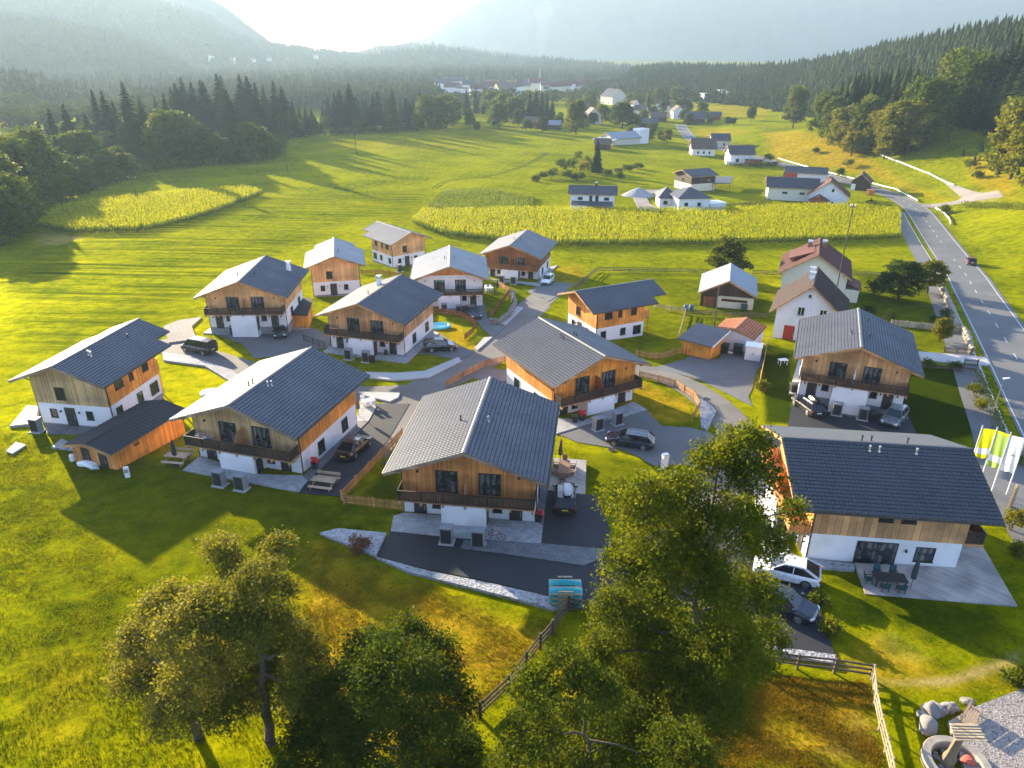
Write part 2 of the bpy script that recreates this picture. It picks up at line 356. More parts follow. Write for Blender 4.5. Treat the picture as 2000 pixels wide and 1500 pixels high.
gl_ = N(n, 'BsdfAnisotropic' if False else 'BsdfGlossy', i_Roughness=.62); gcol = mixc(n, l, 1., c3, (1.5, 1.45, .5), 'MULTIPLY'); l.new(gcol, gl_.inputs['Color']); l.new(b.inputs['Normal'].links[0].from_socket, gl_.inputs['Normal'])
dk_ = mixc(n, l, 1., c3, (.72, .78, .7), 'MULTIPLY'); l.new(dk_, b.inputs['Base Color'])
mx_ = N(n, 'MixShader'); mx_.inputs[0].default_value = .22; l.new(b.outputs[0], mx_.inputs[1]); l.new(gl_.outputs[0], mx_.inputs[2]); l.new(mx_.outputs[0], n['Material Output'].inputs[0])
me.materials.append(m)
struct(link('ground', me))
MEADOW = m

# ------------------------------------------------------------------ roads, yards and paths as thin sheets on the ground
M_asph = ground_noise('asphalt', [(.3, (.085, .087, .09)), (.5, (.12, .12, .122)), (.7, (.16, .157, .152))], 14., .85, .3, .01, spec=.4, crack=.16)
M_tar = ground_noise('new_asphalt', [(.3, (.016, .017, .021)), (.5, (.024, .025, .03)), (.7, (.04, .041, .046))], 20., .8, .3, .01, spec=.35, crack=.1)
M_lane = ground_noise('worn_asphalt', [(.3, (.095, .085, .075)), (.5, (.15, .135, .12)), (.7, (.21, .19, .165))], 9., .85, .3, .01, spec=.4, crack=.22)
M_grav = ground_noise('gravel', [(.3, (.22, .22, .23)), (.7, (.42, .42, .43))], 3., .9, .7, .06, fine=6.)
M_sand = ground_noise('gravel_yard', [(.3, (.14, .125, .115)), (.5, (.25, .22, .2)), (.7, (.36, .32, .28))], 6., .9, .6, .04, fine=9.)
M_conc = ground_noise('concrete', [(.3, (.3, .29, .28)), (.7, (.48, .47, .45))], 5., .85, .2, .01)
def paver(name, c0, c1, sx, sy, gap=.012):
    m, nt, n, l, b = nmat(name)
    tc = N(n, 'TexCoord'); br = N(n, 'TexBrick', i_Scale=1.); br.inputs['Brick Width'].default_value = sx; br.inputs['Row Height'].default_value = sy; br.inputs['Mortar Size'].default_value = gap
    br.inputs['Color1'].default_value = (*c0, 1); br.inputs['Color2'].default_value = (*c1, 1); br.inputs['Mortar'].default_value = tuple(c * .4 for c in c0) + (1,)
    l.new(tc.outputs['Object'], br.inputs['Vector'])
    nz = N(n, 'TexNoise', i_Scale=1.2, i_Detail=6.); l.new(tc.outputs['Object'], nz.inputs['Vector'])
    rp = ramp(n, [(.3, (.75, .75, .75)), (.7, (1.1, 1.1, 1.1))]); l.new(nz.outputs[0], rp.inputs[0])
    l.new(mixc(n, l, 1., br.outputs[0], rp.outputs[0], 'MULTIPLY'), b.inputs['Base Color']); b.inputs['Roughness'].default_value = .8
    return m
M_pave = paver('paving', (.30, .30, .31), (.40, .395, .385), .4, .25)
M_pave2 = paver('small_paving', (.13, .135, .145), (.21, .21, .215), .2, .12)
_lay = [0.03]
def sheet(name, pts, mat, lift=None, px=True, cut=0):
    """a flat piece of paving laid over the sloping ground, with a thin edge"""
    if lift is None: _lay[0] += .005; lift = _lay[0]
    P = [tuple(G(*p)[:2]) for p in pts] if px else pts
    bm = bmesh.new(); vs = [bm.verts.new((x, y, 0)) for x, y in P]; f = bm.faces.new(vs); bmesh.ops.triangulate(bm, faces=[f])
    if cut: bmesh.ops.subdivide_edges(bm, edges=bm.edges[:], cuts=cut, use_grid_fill=True)
    bmesh.ops.recalc_face_normals(bm, faces=bm.faces[:])
    if sum(f.normal.z for f in bm.faces) < 0: bmesh.ops.reverse_faces(bm, faces=bm.faces[:])
    r = bmesh.ops.extrude_face_region(bm, geom=bm.faces[:]); top = [v for v in r['geom'] if isinstance(v, bmesh.types.BMVert)]; tops = set(top)
    for v in bm.verts: v.co.z = Tz(v.co.x, v.co.y) + (lift if v in tops else -.15)
    me = bpy.data.meshes.new(name); bm.to_mesh(me); bm.free(); me.materials.append(mat); me.update()
    return struct(link(name, me))
def smooth_line(P, n=8):
    P = [np.array(p, float) for p in P]; out = []
    for i in range(len(P) - 1):
        p0, p1, p2, p3 = P[max(i - 1, 0)], P[i], P[i + 1], P[min(i + 2, len(P) - 1)]
        for k in range(n):
            t = k / n; out.append(.5 * ((2 * p1) + (p2 - p0) * t + (2 * p0 - 5 * p1 + 4 * p2 - p3) * t * t + (3 * p1 - p0 - 3 * p2 + p3) * t ** 3))
    out.append(P[-1]); return out
def band(name, line, wl_, wr_, mat, lift, dash=None, zf=None):
    """a ribbon along a ground line, from wl_ on its left to wr_ on its right (metres)"""
    L = np.array(line); tg = np.gradient(L, axis=0); tg /= np.linalg.norm(tg, axis=1)[:, None]; nrm = np.stack([-tg[:, 1], tg[:, 0]], 1)
    A, B = L + nrm * wl_, L - nrm * wr_; s = np.concatenate([[0], np.cumsum(np.linalg.norm(np.diff(L, axis=0), axis=1))])
    mb = MB()
    def at(t): return [np.array([np.interp(t, s, Q[:, 0]), np.interp(t, s, Q[:, 1])]) for Q in (A, B)]
    segs = [(s[0], s[-1])] if not dash else [(k, k + dash[0]) for k in np.arange(0, s[-1] - dash[0], dash[0] + dash[1])]
    for a0, a1 in segs:
        m_ = max(1, int((a1 - a0) / 2.5)); pr = [at(t) for t in np.linspace(a0, a1, m_ + 1)]
        v = [(q[0], q[1], Tz(*q) + lift) for p in pr for q in p]
        mb.add(v, [(2 * i + 1, 2 * i + 3, 2 * i + 2, 2 * i) for i in range(m_)])
    return struct(mb.build(name, mat))
ROAD = [np.array(p, float) for p in zip(RX[1:19], RY[1:19])]
rl = smooth_line([(36, 30)] + [tuple(p) for p in ROAD], 6)
band('road', rl, .35, 8.0, M_asph, .05)
M_line = plain('road_paint', (.52, .52, .51), .7, var=.35, scale=6)
band('road_marking', rl, .06, .06, M_line, .058); band('road_marking', rl, -7.25, 7.4, M_line, .058); band('road_marking', rl, -3.65, 3.79, M_line, .058, (3., 6.))
bk = smooth_line([(40, 36)] + [tuple(np.array(p) + (-1.6, .4)) for p in ROAD[:8]] + [(129.0, 240.)], 6)
band('cycle_path', bk, 3.3, -.05, M_asph, .045)
band('kerb', bk, .0, .28, M_conc, .10)
# lanes of the estate
def lane(name, pts, w, mat=M_lane, lift=None):
    if lift is None: _lay[0] += .005; lift = _lay[0]
    return band(name, smooth_line([tuple(G(*p)[:2]) for p in pts], 6), w / 2, w / 2, mat, lift)
lane('estate_lane', [(1098, 552), (1072, 572), (1040, 598), (1005, 640), (962, 690), (900, 728), (840, 752), (790, 790), (735, 850), (705, 890)], 5.2)
lane('estate_lane', [(300, 668), (345, 682), (400, 695), (470, 718), (560, 742), (690, 768), (800, 765)], 4.6)
lane('estate_lane', [(900, 722), (1000, 735), (1120, 720), (1240, 722), (1330, 748), (1400, 795), (1450, 850), (1520, 885), (1600, 890)], 4.4)
lane('estate_lane', [(1450, 840), (1420, 930), (1380, 1020), (1300, 1080)], 5.)
def z6(*q): return [(940 + x / 3.2617, 500 + y / 3.2617) for x, y in q]
def z3(*q): return [(640 + x / 3., 720 + y / 3.) for x, y in q]
def z2(*q): return [(320 + x / 3.75, 640 + y / 3.75) for x, y in q]
def z4(*q): return [(340 + x / 3.571, 420 + y / 3.571) for x, y in q]
def z5(*q): return [(680 + x / 4., 410 + y / 4.) for x, y in q]
def z7(*q): return [(1300 + x / 3.125, 440 + y / 3.125) for x, y in q]
sheet('yard', z6((1060, 722), (1290, 662), (1330, 640), (1520, 660), (1530, 540), (1790, 545), (1790, 690), (1755, 730), (1725, 850), (1700, 900), (1730, 960), (1560, 875), (1400, 795), (1250, 750)), M_asph)
sheet('parking_lot', z6((490, 1140), (700, 1060), (900, 1010), (1052, 985), (1150, 1085), (1330, 1095), (1450, 1125), (1600, 1230), (1500, 1400), (1300, 1335), (1090, 1335), (1000, 1280), (900, 1235), (620, 1190)), M_asph)
sheet('driveway', [(1478, 846), (1538, 838), (1550, 770), (1760, 806), (1775, 815), (1796, 860), (1780, 900), (1500, 895)], M_tar)
sheet('driveway', z3((280, 1108), (372, 958), (790, 1000), (1250, 1028), (1292, 715), (1470, 735), (1570, 745), (1640, 900), (1680, 1060), (1760, 1150), (1800, 1420), (1440, 1395), (1310, 1345), (1000, 1262), (600, 1182)), M_tar)
sheet('driveway', z2((975, 1210), (1010, 1150), (1270, 860), (1440, 720), (1500, 560), (1800, 560), (1640, 830), (1290, 1240)), M_tar)
sheet('driveway', z4((480, 905), (300, 830), (560, 850), (690, 800), (980, 790), (1090, 850), (1080, 930), (960, 940), (800, 985), (560, 1000)), M_asph)
sheet('driveway', z5((560, 1130), (600, 1010), (700, 960), (860, 1060), (990, 1110), (900, 1170), (830, 1170), (640, 1130)), M_asph)
sheet('driveway', z5((880, 770), (1060, 740), (1090, 850), (1130, 870), (1250, 900), (1130, 1000), (1050, 930), (1000, 860)), M_asph)
sheet('driveway', z5((1480, 600), (1600, 560), (1750, 580), (1700, 640), (1560, 720), (1400, 640)), M_asph)
sheet('parking_lot', [(1400, 1090), (1500, 1140), (1582, 1140), (1600, 1190), (1632, 1284), (1510, 1268), (1440, 1260), (1380, 1200)], M_tar)
sheet('driveway', [(1330, 1010), (1430, 1000), (1505, 1150), (1380, 1240), (1300, 1160)], M_tar)
sheet('parking_lot', [(1880, 930), (2010, 870), (2080, 980), (2040, 1010), (1960, 965)], M_asph)
# paving around the houses
sheet('paving', z3((385, 868), (455, 850), (1225, 905), (1262, 925), (1250, 1030), (790, 1000), (370, 958)), M_pave)
sheet('paving', z3((800, 1010), (1250, 1030), (1640, 1065), (1660, 1090), (1500, 1160), (1000, 1085), (780, 1060)), M_pave2)
sheet('paving', z3((1225, 900), (1240, 700), (1290, 700), (1262, 925)), M_pave2)
sheet('paving', z2((140, 1050), (260, 950), (700, 1080), (1015, 1090), (1060, 1120), (990, 1210)), M_pave)
sheet('paving', z2((1020, 1100), (1420, 690), (1500, 690), (1060, 1130)), M_pave2)
sheet('terrace', z2((1415, 690), (1430, 545), (1520, 540), (1560, 580), (1500, 690)), M_pave)
sheet('paving', z6((475, 1140), (490, 1040), (660, 1050), (970, 935), (1055, 985), (900, 1030), (700, 1070)), M_pave)
sheet('paving', [(1552, 775), (1560, 768), (1765, 806), (1768, 826), (1700, 822), (1556, 795)], M_pave2)
sheet('path', [(1540, 770), (1566, 680), (1572, 700), (1556, 772)], M_conc)
sheet('paving', z4((205, 830), (250, 795), (780, 775), (900, 790), (960, 800), (700, 810), (560, 850), (300, 835)), M_pave)
sheet('paving', z4((1040, 960), (1090, 920), (1610, 990), (1810, 815), (1850, 830), (1620, 1040)), M_pave)
sheet('paving', z5((650, 790), (1060, 735), (1080, 760), (900, 800)), M_pave2)
sheet('paving', z5((1090, 545), (1480, 575), (1580, 450), (1640, 435), (1590, 480), (1500, 600)), M_pave)
sheet('paving', [(88, 830), (225, 812), (190, 850), (92, 848)], M_pave2)
sheet('path', [(101, 876), (122, 859), (150, 874), (143, 882)], M_pave); sheet('path', [(13, 884), (32, 866), (52, 872), (25, 889)], M_conc)
sheet('path', [(1790, 688), (1925, 700), (1935, 716), (1800, 706)], M_conc)
sheet('paving', [(1470, 940), (1500, 935), (1518, 1000), (1545, 1085), (1580, 1098), (1500, 1108), (1480, 1030)], M_pave)
sheet('path', [(1000, 600), (1060, 575), (1075, 600), (1030, 640)], M_lane, .02)
sheet('pavement', z5((1130, 870), (1200, 880), (1320, 760), (1370, 770), (1230, 910)), M_conc)
sheet('pavement', z5((985, 1090), (1060, 1005), (1130, 1000), (1010, 1105)), M_conc)
sheet('pavement', [(715, 729), (770, 731), (830, 727), (895, 700), (902, 708), (838, 740), (770, 745), (722, 740)], M_conc)
sheet('pavement', z2((1425, 480), (1730, 488), (1720, 520), (1655, 552), (1480, 510)), M_conc)
sheet('gravel', [(735, 1092), (840, 1120), (970, 1146), (1080, 1172), (1110, 1186), (1080, 1195), (1000, 1172), (880, 1142), (800, 1122)], M_grav)
sheet('gravel', [(625, 1045), (660, 1036), (755, 1045), (735, 1090), (700, 1075)], M_grav)
sheet('gravel', [(1490, 1262), (1515, 1268), (1632, 1284), (1625, 1300), (1500, 1278)], M_grav)
sheet('gravel', [(1574, 1094), (1668, 1106), (1668, 1118), (1580, 1110)], M_grav)
sheet('gravel', z6((1400, 1095), (1385, 910), (1440, 940), (1495, 1000), (1440, 1118)), M_grav)
sheet('gravel', z2((-10, 190), (180, 215), (500, 320), (560, 370), (480, 400), (300, 290), (0, 250)), M_grav)
sheet('gravel', [(320, 640), (350, 628), (395, 622), (375, 640), (385, 665), (330, 672)], M_sand)
sheet('gravel_yard', [(1850, 1415), (1905, 1385), (2010, 1345), (2060, 1420), (2060, 1560), (1900, 1560)], M_sand)
sheet('field_track', [(1235, 384), (1255, 372), (1290, 372), (1262, 385), (1270, 400), (1300, 414), (1250, 414)], M_sand, cut=3)
sheet('field_track', z4((590, 490), (660, 475), (640, 500), (760, 580), (700, 590), (610, 520)), M_sand, cut=3)
sheet('hill_track', [(1838, 312 + 35), (1920, 378), (1950, 372), (1960, 385), (1920, 390), (1850, 402), (1800, 405), (1800, 398), (1870, 392), (1880, 385)], M_sand, .1, cut=4)

for off in (-.8, .8):
    tl = smooth_line([tuple(G(*p)[:2]) for p in [(848, 368), (872, 354), (905, 349), (950, 345), (1000, 332), (1040, 316), (1068, 298)]], 8); band('field_track', tl, off + .3, -off + .3, ground_noise('rut_grass', [(.3, (.03, .04, .006)), (.7, (.10, .11, .012))], 2., .95, .5, .05, spec=0.), .03)

for k, px in enumerate([(640, 752), (1010, 646), (1380, 780), (1195, 880), (755, 905), (1060, 583)]):
    m_ = MB(); m_.lathe([(.36, 0), (.36, .02), (.30, .022), (.28, .012), (.01, .014)], 18); o_ = m_.build('manhole_cover', ground_noise('cast_iron', [(.3, (.02, .02, .02)), (.7, (.05, .048, .045))], 9., .6)); p_ = G(*px); o_.location = (p_.x, p_.y, p_.z + .085); tag(o_, 'round iron manhole cover in the estate asphalt', 'manhole', 'manhole covers in the asphalt')
# ------------------------------------------------------------------ houses
M_plaster = plain('white_plaster', (.78, .745, .755), .85, var=.05, scale=1.2, bmp=.05, dirt=(.62, .61, .6))
M_beige = plain('beige_plaster', (.66, .60, .48), .85, var=.06, scale=1.2)
M_old = plain('old_cream_plaster', (.6, .56, .46), .9, var=.1, scale=1.5)
M_plinth = plain('grey_plinth', (.25, .25, .26), .85)
M_larch = timber('larch_cladding', (.72, .30, .09)); M_orange = timber('honey_cladding', (.84, .32, .045)); M_grey = timber('weathered_cladding', (.60, .40, .20))
M_pale = timber('pale_larch_cladding', (.82, .44, .19), var=.2); M_brownw = timber('brown_cladding', (.32, .12, .04)); M_tan = timber('tan_cladding', (.64, .35, .16), .5); M_dkwood = timber('dark_wood', (.06, .038, .026), .2); M_rail = timber('railing_wood', (.055, .036, .026), .12)
M_fas = timber('fascia_wood', (.52, .28, .12), .3, True); M_soffit = timber('soffit_wood', (.42, .25, .11), .16); M_fasg = timber('grey_fascia_wood', (.33, .25, .19), .3, True)
M_dark = plain('anthracite_metal', (.028, .03, .034), .45, .3); M_frame = plain('window_frame_paint', (.03, .03, .033), .5); M_door = plain('door_paint', (.035, .033, .034), .5, var=.3)
M_steel = plain('galvanised_steel', (.5, .51, .52), .4, .8); M_white = plain('white_paint', (.78, .78, .77), .5, var=.06); M_red = plain('red_paint', (.42, .035, .025), .5)
M_mat = plain('rubber_mat', (.03, .03, .03), .9)
def glassmat(name, col, curtain=0.):
    m, nt, n, l, b = nmat(name); tc = N(n, 'TexCoord'); sp = N(n, 'SeparateXYZ'); l.new(tc.outputs['Object'], sp.inputs[0])
    wv = math_(n, l, 'SINE', math_(n, l, 'MULTIPLY', math_(n, l, 'ADD', sp.outputs[0], sp.outputs[1]), 13.)); nz = N(n, 'TexNoise', i_Scale=1.3, i_Detail=2.); l.new(tc.outputs['Object'], nz.inputs['Vector'])
    r = ramp(n, [(.45, (0, 0, 0)), (.55, (1, 1, 1))]); l.new(nz.outputs[0], r.inputs[0])
    f = math_(n, l, 'MULTIPLY', math_(n, l, 'MULTIPLY', math_(n, l, 'ADD', wv, 1.4), curtain * .38), r.outputs[0])
    l.new(mixc(n, l, f, col, (.22, .22, .21)), b.inputs['Base Color']); b.inputs['Roughness'].default_value = .06; b.inputs['Specular IOR Level'].default_value = .6; b.inputs['Coat Weight'].default_value = .3
    return m
M_glass = glassmat('window_glass', (.02, .023, .028)); M_glassc = glassmat('curtained_glass', (.022, .026, .03), .9)
def tilemat(name, col, rough=.42, var=.35, spec=.6):
    m, nt, n, l, b = nmat(name); tc = N(n, 'TexCoord')
    br = N(n, 'TexNoise', i_Scale=2.2, i_Detail=6., i_Roughness=.8); l.new(tc.outputs['Object'], br.inputs['Vector'])
    n2 = N(n, 'TexNoise', i_Scale=.25, i_Detail=4.); l.new(tc.outputs['Object'], n2.inputs['Vector'])
    v = math_(n, l, 'ADD', math_(n, l, 'MULTIPLY', br.outputs[0], .6), math_(n, l, 'MULTIPLY', n2.outputs[0], .4))
    r = ramp(n, [(.3, tuple(c * (1 - var) for c in col)), (.7, tuple(c * (1 + var) for c in col))]); l.new(v, r.inputs[0])
    l.new(r.outputs[0], b.inputs['Base Color']); b.inputs['Roughness'].default_value = rough; b.inputs['Specular IOR Level'].default_value = spec
    return m
M_tile = tilemat('anthracite_tile', (.100, .103, .116), .57, .5, .7); M_tiledk = tilemat('dark_wavy_tile', (.040, .045, .056), .5); M_tile2 = tilemat('grey_tile', (.15, .142, .14), .58, spec=.75); M_tile3 = tilemat('silver_grey_tile', (.2, .205, .205), .45, spec=.7)
M_browntile = tilemat('brown_tile', (.055, .030, .024), .75, spec=.25); M_redtile = tilemat('red_brown_tile', (.12, .045, .034), .75, spec=.25); M_orangetile = tilemat('orange_tile', (.50, .18, .08), .8, .5, .25)
M_tin = tilemat('tin_roof', (.26, .29, .32), .6, .15, .4); M_felt = ground_noise('roofing_felt', [(.3, (.02, .02, .022)), (.7, (.036, .036, .04))], 30., .85, .3, .01)
M_edgeshade = plain('tile_edge_shade', (.012, .013, .016), .8, var=.5, scale=4)  # shade under each tile overlap, painted as a near-black colour
M_fartile = tilemat('dark_far_tile', (.05, .05, .06), .6); M_farbrown = tilemat('brown_far_tile', (.11, .07, .05), .7)

def slope_mesh(mb, x0, z0, x1, z1, y0, y1, tw=.32, thh=.40, amp=.028, mi=0, step=.030, seam=False):
    """one roof slope of overlapping wavy tiles from ridge (x0,z0) to eave (x1,z1)"""
    Ls = math.hypot(x1 - x0, z1 - z0); rows = max(2, round(Ls / thh)); sg = 1 if x1 > x0 else -1
    nx, nz_ = -(z1 - z0) / Ls * sg, abs(x1 - x0) / Ls
    per = 4; cols = max(4, round((y1 - y0) / tw) * per) if not seam else max(4, round((y1 - y0) / .45) * 3)
    ys = np.linspace(y0, y1, cols + 1); v = []; f = []
    if seam: wv = np.where(np.arange(cols + 1) % 3 == 0, amp * 1.4, 0.)
    else: wv = amp * np.sin(2 * math.pi * np.arange(cols + 1) / per + .4)
    lev = []
    for r in range(rows):
        lev += [(r / rows, 0.), ((r + .84) / rows, step * .84), ((r + 1) / rows, step)]
    if seam: lev = [(0, 0), (1, 0)]
    for t, h in lev:
        for y, w in zip(ys, wv):
            q = h + w + .02; v.append((x0 + (x1 - x0) * t + nx * q, y, z0 + (z1 - z0) * t + nz_ * q))
    c = cols + 1
    for k in range(len(lev) - 1):
        for i in range(cols):
            q = (k * c + i, k * c + i + 1, (k + 1) * c + i + 1, (k + 1) * c + i); f.append(q if sg < 0 else q[::-1])
    o = len(mb.v); mb.add(v, f, mi)
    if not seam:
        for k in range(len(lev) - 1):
            if k % 3: mb.m[-len(f) + k * cols:len(mb.m) - len(f) + (k + 1) * cols] = [1] * cols  # lower band and riser of each row take the painted overlap shade
def gable_roof(P, H, tile, front_cut=None, fascia=None, seam=False, tw=.32, thh=.40, gutter=True, thick=.2):
    """roof part of house P: tiled slopes; children: deck (boards and fascia), ridge caps, gutters"""
    w, L, ze, zr, e, of, ob = (H[k] for k in ('w', 'L', 'ze', 'zr', 'e', 'of', 'ob')); xe = w + e; s = (zr - ze) / xe
    secs = [(-of, L + ob, xe)] if not front_cut else [(-of, front_cut[0], xe), (front_cut[0], L + ob, front_cut[1])]
    mb = MB(); dk = MB(); gt = {1: MB(), -1: MB()}
    for y0, y1, xx in secs:
        zz = zr - s * xx
        for sg in (1, -1):
            if front_cut and len(front_cut) > 2 and front_cut[2] != sg and xx != xe: x2, z2 = xe, ze
            else: x2, z2 = xx, zz
            slope_mesh(mb, 0, zr, sg * x2, z2, y0, y1, seam=seam, tw=tw, thh=thh)
            a = [(0, y0, zr - .01), (sg * x2, y0, z2 - .01), (sg * x2, y0, z2 - thick), (0, y0, zr - thick)]; b_ = [(x, y1, z) for x, _, z in a]
            dk.loft([a, b_] if sg < 0 else [a[::-1], b_[::-1]])
            for yy, dd in ((y0, -.03), (y1, .03)):   # barge boards stand proud of the deck ends
                dk.beam((0, yy + dd, zr - .12), (sg * (x2 + .01), yy + dd, z2 - .12), .055, .24, 1)
            if gutter:
                gt[sg].cyl((sg * (x2 + .07), y0 + .02, z2 - .06), (sg * (x2 + .07), y1 - .02, z2 - .06), .075, n=8)
    if gutter and not H.get('nopipe'):
        for sg in (1, -1): gt[sg].tube([(sg * (xe + .05), .06, ze - .12), (sg * (w + .10), .06, ze - .5), (sg * (w + .10), .06, -.9)], .05)
    ro = mb.build('roof', [tile, M_edgeshade], P)
    dk.build('roof_deck', [M_soffit, fascia or M_fas], ro)
    rg = MB(); n_ = int((L + of + ob) / .42)
    for k in range(n_):
        ya = -of + (L + of + ob) * k / n_; yb = -of + (L + of + ob) * (k + 1.06) / n_
        rg.add([(x, y, zr + .02 + z + (.02 if y == yb else 0)) for y in (ya, yb) for x, z in ((-.17, -.045), (-.08, .05), (.08, .05), (.17, -.045))], [(0, 1, 5, 4), (1, 2, 6, 5), (2, 3, 7, 6), (3, 2, 1, 0), (4, 5, 6, 7)])
    rg.build('ridge_cap', tile, ro)
    if gutter:
        for sg in (1, -1): gt[sg].build('gutter', M_dark, ro)
    return ro
def fbox(mb, H, side, u0, u1, z0, z1, d0, d1, mi=0):
    w, L = H['w'], H['L']
    if side == 'f': mb.box(u0, -d1, z0, u1, -d0, z1, mi)
    elif side == 'b': mb.box(u0, L + d0, z0, u1, L + d1, z1, mi)
    elif side == 'r': mb.box(w + d0, u0, z0, w + d1, u1, z1, mi)
    else: mb.box(-w - d1, u0, z0, -w - d0, u1, z1, mi)
def window(P, H, side, u, z0, wd, ht, off=.0, mull=1, curtain=False, sill=True, name='window', fm=None, gm=None, label=None):
    fr = MB(); b = .07; u0, u1 = u - wd / 2, u + wd / 2; z1 = z0 + ht
    for q in ((u0, u1, z1 - b, z1), (u0, u1, z0, z0 + b), (u0, u0 + b, z0 + b, z1 - b), (u1 - b, u1, z0 + b, z1 - b)): fbox(fr, H, side, *q, off - .02, off + .07)
    for k in range(1, mull + 1):
        uc = u0 + wd * k / (mull + 1); fbox(fr, H, side, uc - b * .6, uc + b * .6, z0 + b, z1 - b, off - .02, off + .055)
    o = fr.build(name, fm or M_frame, P)
    pn = MB(); fbox(pn, H, side, u0 + b * .5, u1 - b * .5, z0 + b * .5, z1 - b * .5, off - .015, off + .025); pn.build('pane', gm or (M_glassc if curtain else M_glass), o)
    if sill:
        sl_ = MB(); fbox(sl_, H, side, u0 - .04, u1 + .04, z0 - .045, z0 - .002, off - .02, off + .13); sl_.build('sill', M_dark, o)
    if label: o['label'] = label
    return o
def door(P, H, side, u, z0=0., wd=1.05, ht=2.15, mat=None, off=0., label=None):
    d = MB(); fbox(d, H, side, u - wd / 2, u + wd / 2, z0, z0 + ht, off - .02, off + .05)
    for k in range(3): fbox(d, H, side, u - wd / 2 + .12, u + wd / 2 - .12, z0 + .2 + k * .65, z0 + .7 + k * .65, off + .05, off + .065)
    o = d.build('door', mat or M_door, P); h = MB(); fbox(h, H, side, u + wd / 2 - .16, u + wd / 2 - .12, z0 + .85, z0 + 1.35, off + .065, off + .11); h.build('handle', M_steel, o)
    if label: o['label'] = label
    return o
def wall_lamp(P, H, side, u, z, off=0.):
    d = MB(); fbox(d, H, side, u - .06, u + .06, z - .11, z + .11, off, off + .05); fbox(d, H, side, u - .07, u + .07, z - .09, z + .05, off + .05, off + .18); d.build('wall_lamp', M_dark, P)
def walls(P, H, lower, upper_front, upper_side, zb=-1.6, plinth=True, all_upper=None, tri=None):
    """ground floor box and the timber floor above it, up under the roof"""
    w, L, zm, ze, zr, e = (H[k] for k in ('w', 'L', 'zm', 'ze', 'zr', 'e')); xe = w + e; s = (zr - ze) / xe; zt = zr - s * (w + .03) - .21; zp = zr - .21
    g = MB(); g.box(-w, 0, zb, w, L, zm); go = g.build('wall', lower, P)
    if plinth:
        p = MB(); p.box(-w - .025, -.025, zb, w + .025, L + .025, .22); p.build('plinth', M_plinth, go)
    u = MB(); o = .035; a = w + o
    f0 = [(-a, -o, zm), (a, -o, zm), (a, -o, zt), (0, -o, zp), (-a, -o, zt)]; b0 = [(x, L + o, z) for x, _, z in f0]
    u.add(f0 + b0, [(0, 1, 2, 3, 4), (9, 8, 7, 6, 5)], 0); u.add(f0 + b0, [(1, 6, 7, 2), (0, 4, 9, 5)], 1); u.add(f0 + b0, [(0, 5, 6, 1)], 0)
    u.build('upper_wall', [upper_front, upper_side], P)
    if tri:
        t = MB(); zc = zt + .25; xh = (zp - zc) / s
        t.add([(-xh, -o - .03, zc), (xh, -o - .03, zc), (0, -o - .03, zp - .01), (-xh, .02, zc), (xh, .02, zc), (0, .02, zp - .01)], [(0, 1, 2), (5, 4, 3), (0, 3, 4, 1), (1, 4, 5, 2), (2, 5, 3, 0)]); t.build('gable_boarding', tri, P)
def vents(P, H, ls):
    s = (H['zr'] - H['ze']) / (H['w'] + H['e'])
    for x, y, mat in ls:
        z = H['zr'] - s * abs(x); m_ = MB(); m_.cyl((x, y, z - .1), (x, y, z + .42), .055, n=8); m_.cyl((x, y, z + .42), (x, y, z + .52), .10, .08, n=8); m_.cyl((x, y, z - .05), (x, y, z + .12), .14, .07, n=8)
        m_.build('vent_pipe', mat, P)
def chimney(P, H, x, y, mat=None, h=1.1, wd=.55, name='chimney'):
    s = (H['zr'] - H['ze']) / (H['w'] + H['e']); z = H['zr'] - s * abs(x); m_ = MB(); m_.box(x - wd / 2, y - wd / 2, z - .5, x + wd / 2, y + wd / 2, z + h)
    o = m_.build(name, mat or M_white, P); c = MB(); c.box(x - wd / 2 - .06, y - wd / 2 - .06, z + h, x + wd / 2 + .06, y + wd / 2 + .06, z + h + .07)
    for k in (-1, 1): c.box(x + k * wd / 2 - .04, y - wd / 2, z + h + .07, x + k * wd / 2 + .04, y + wd / 2, z + h + .3)
    c.box(x - wd / 2 - .1, y - wd / 2 - .1, z + h + .3, x + wd / 2 + .1, y + wd / 2 + .1, z + h + .35); c.build('chimney_cap', M_steel, o)
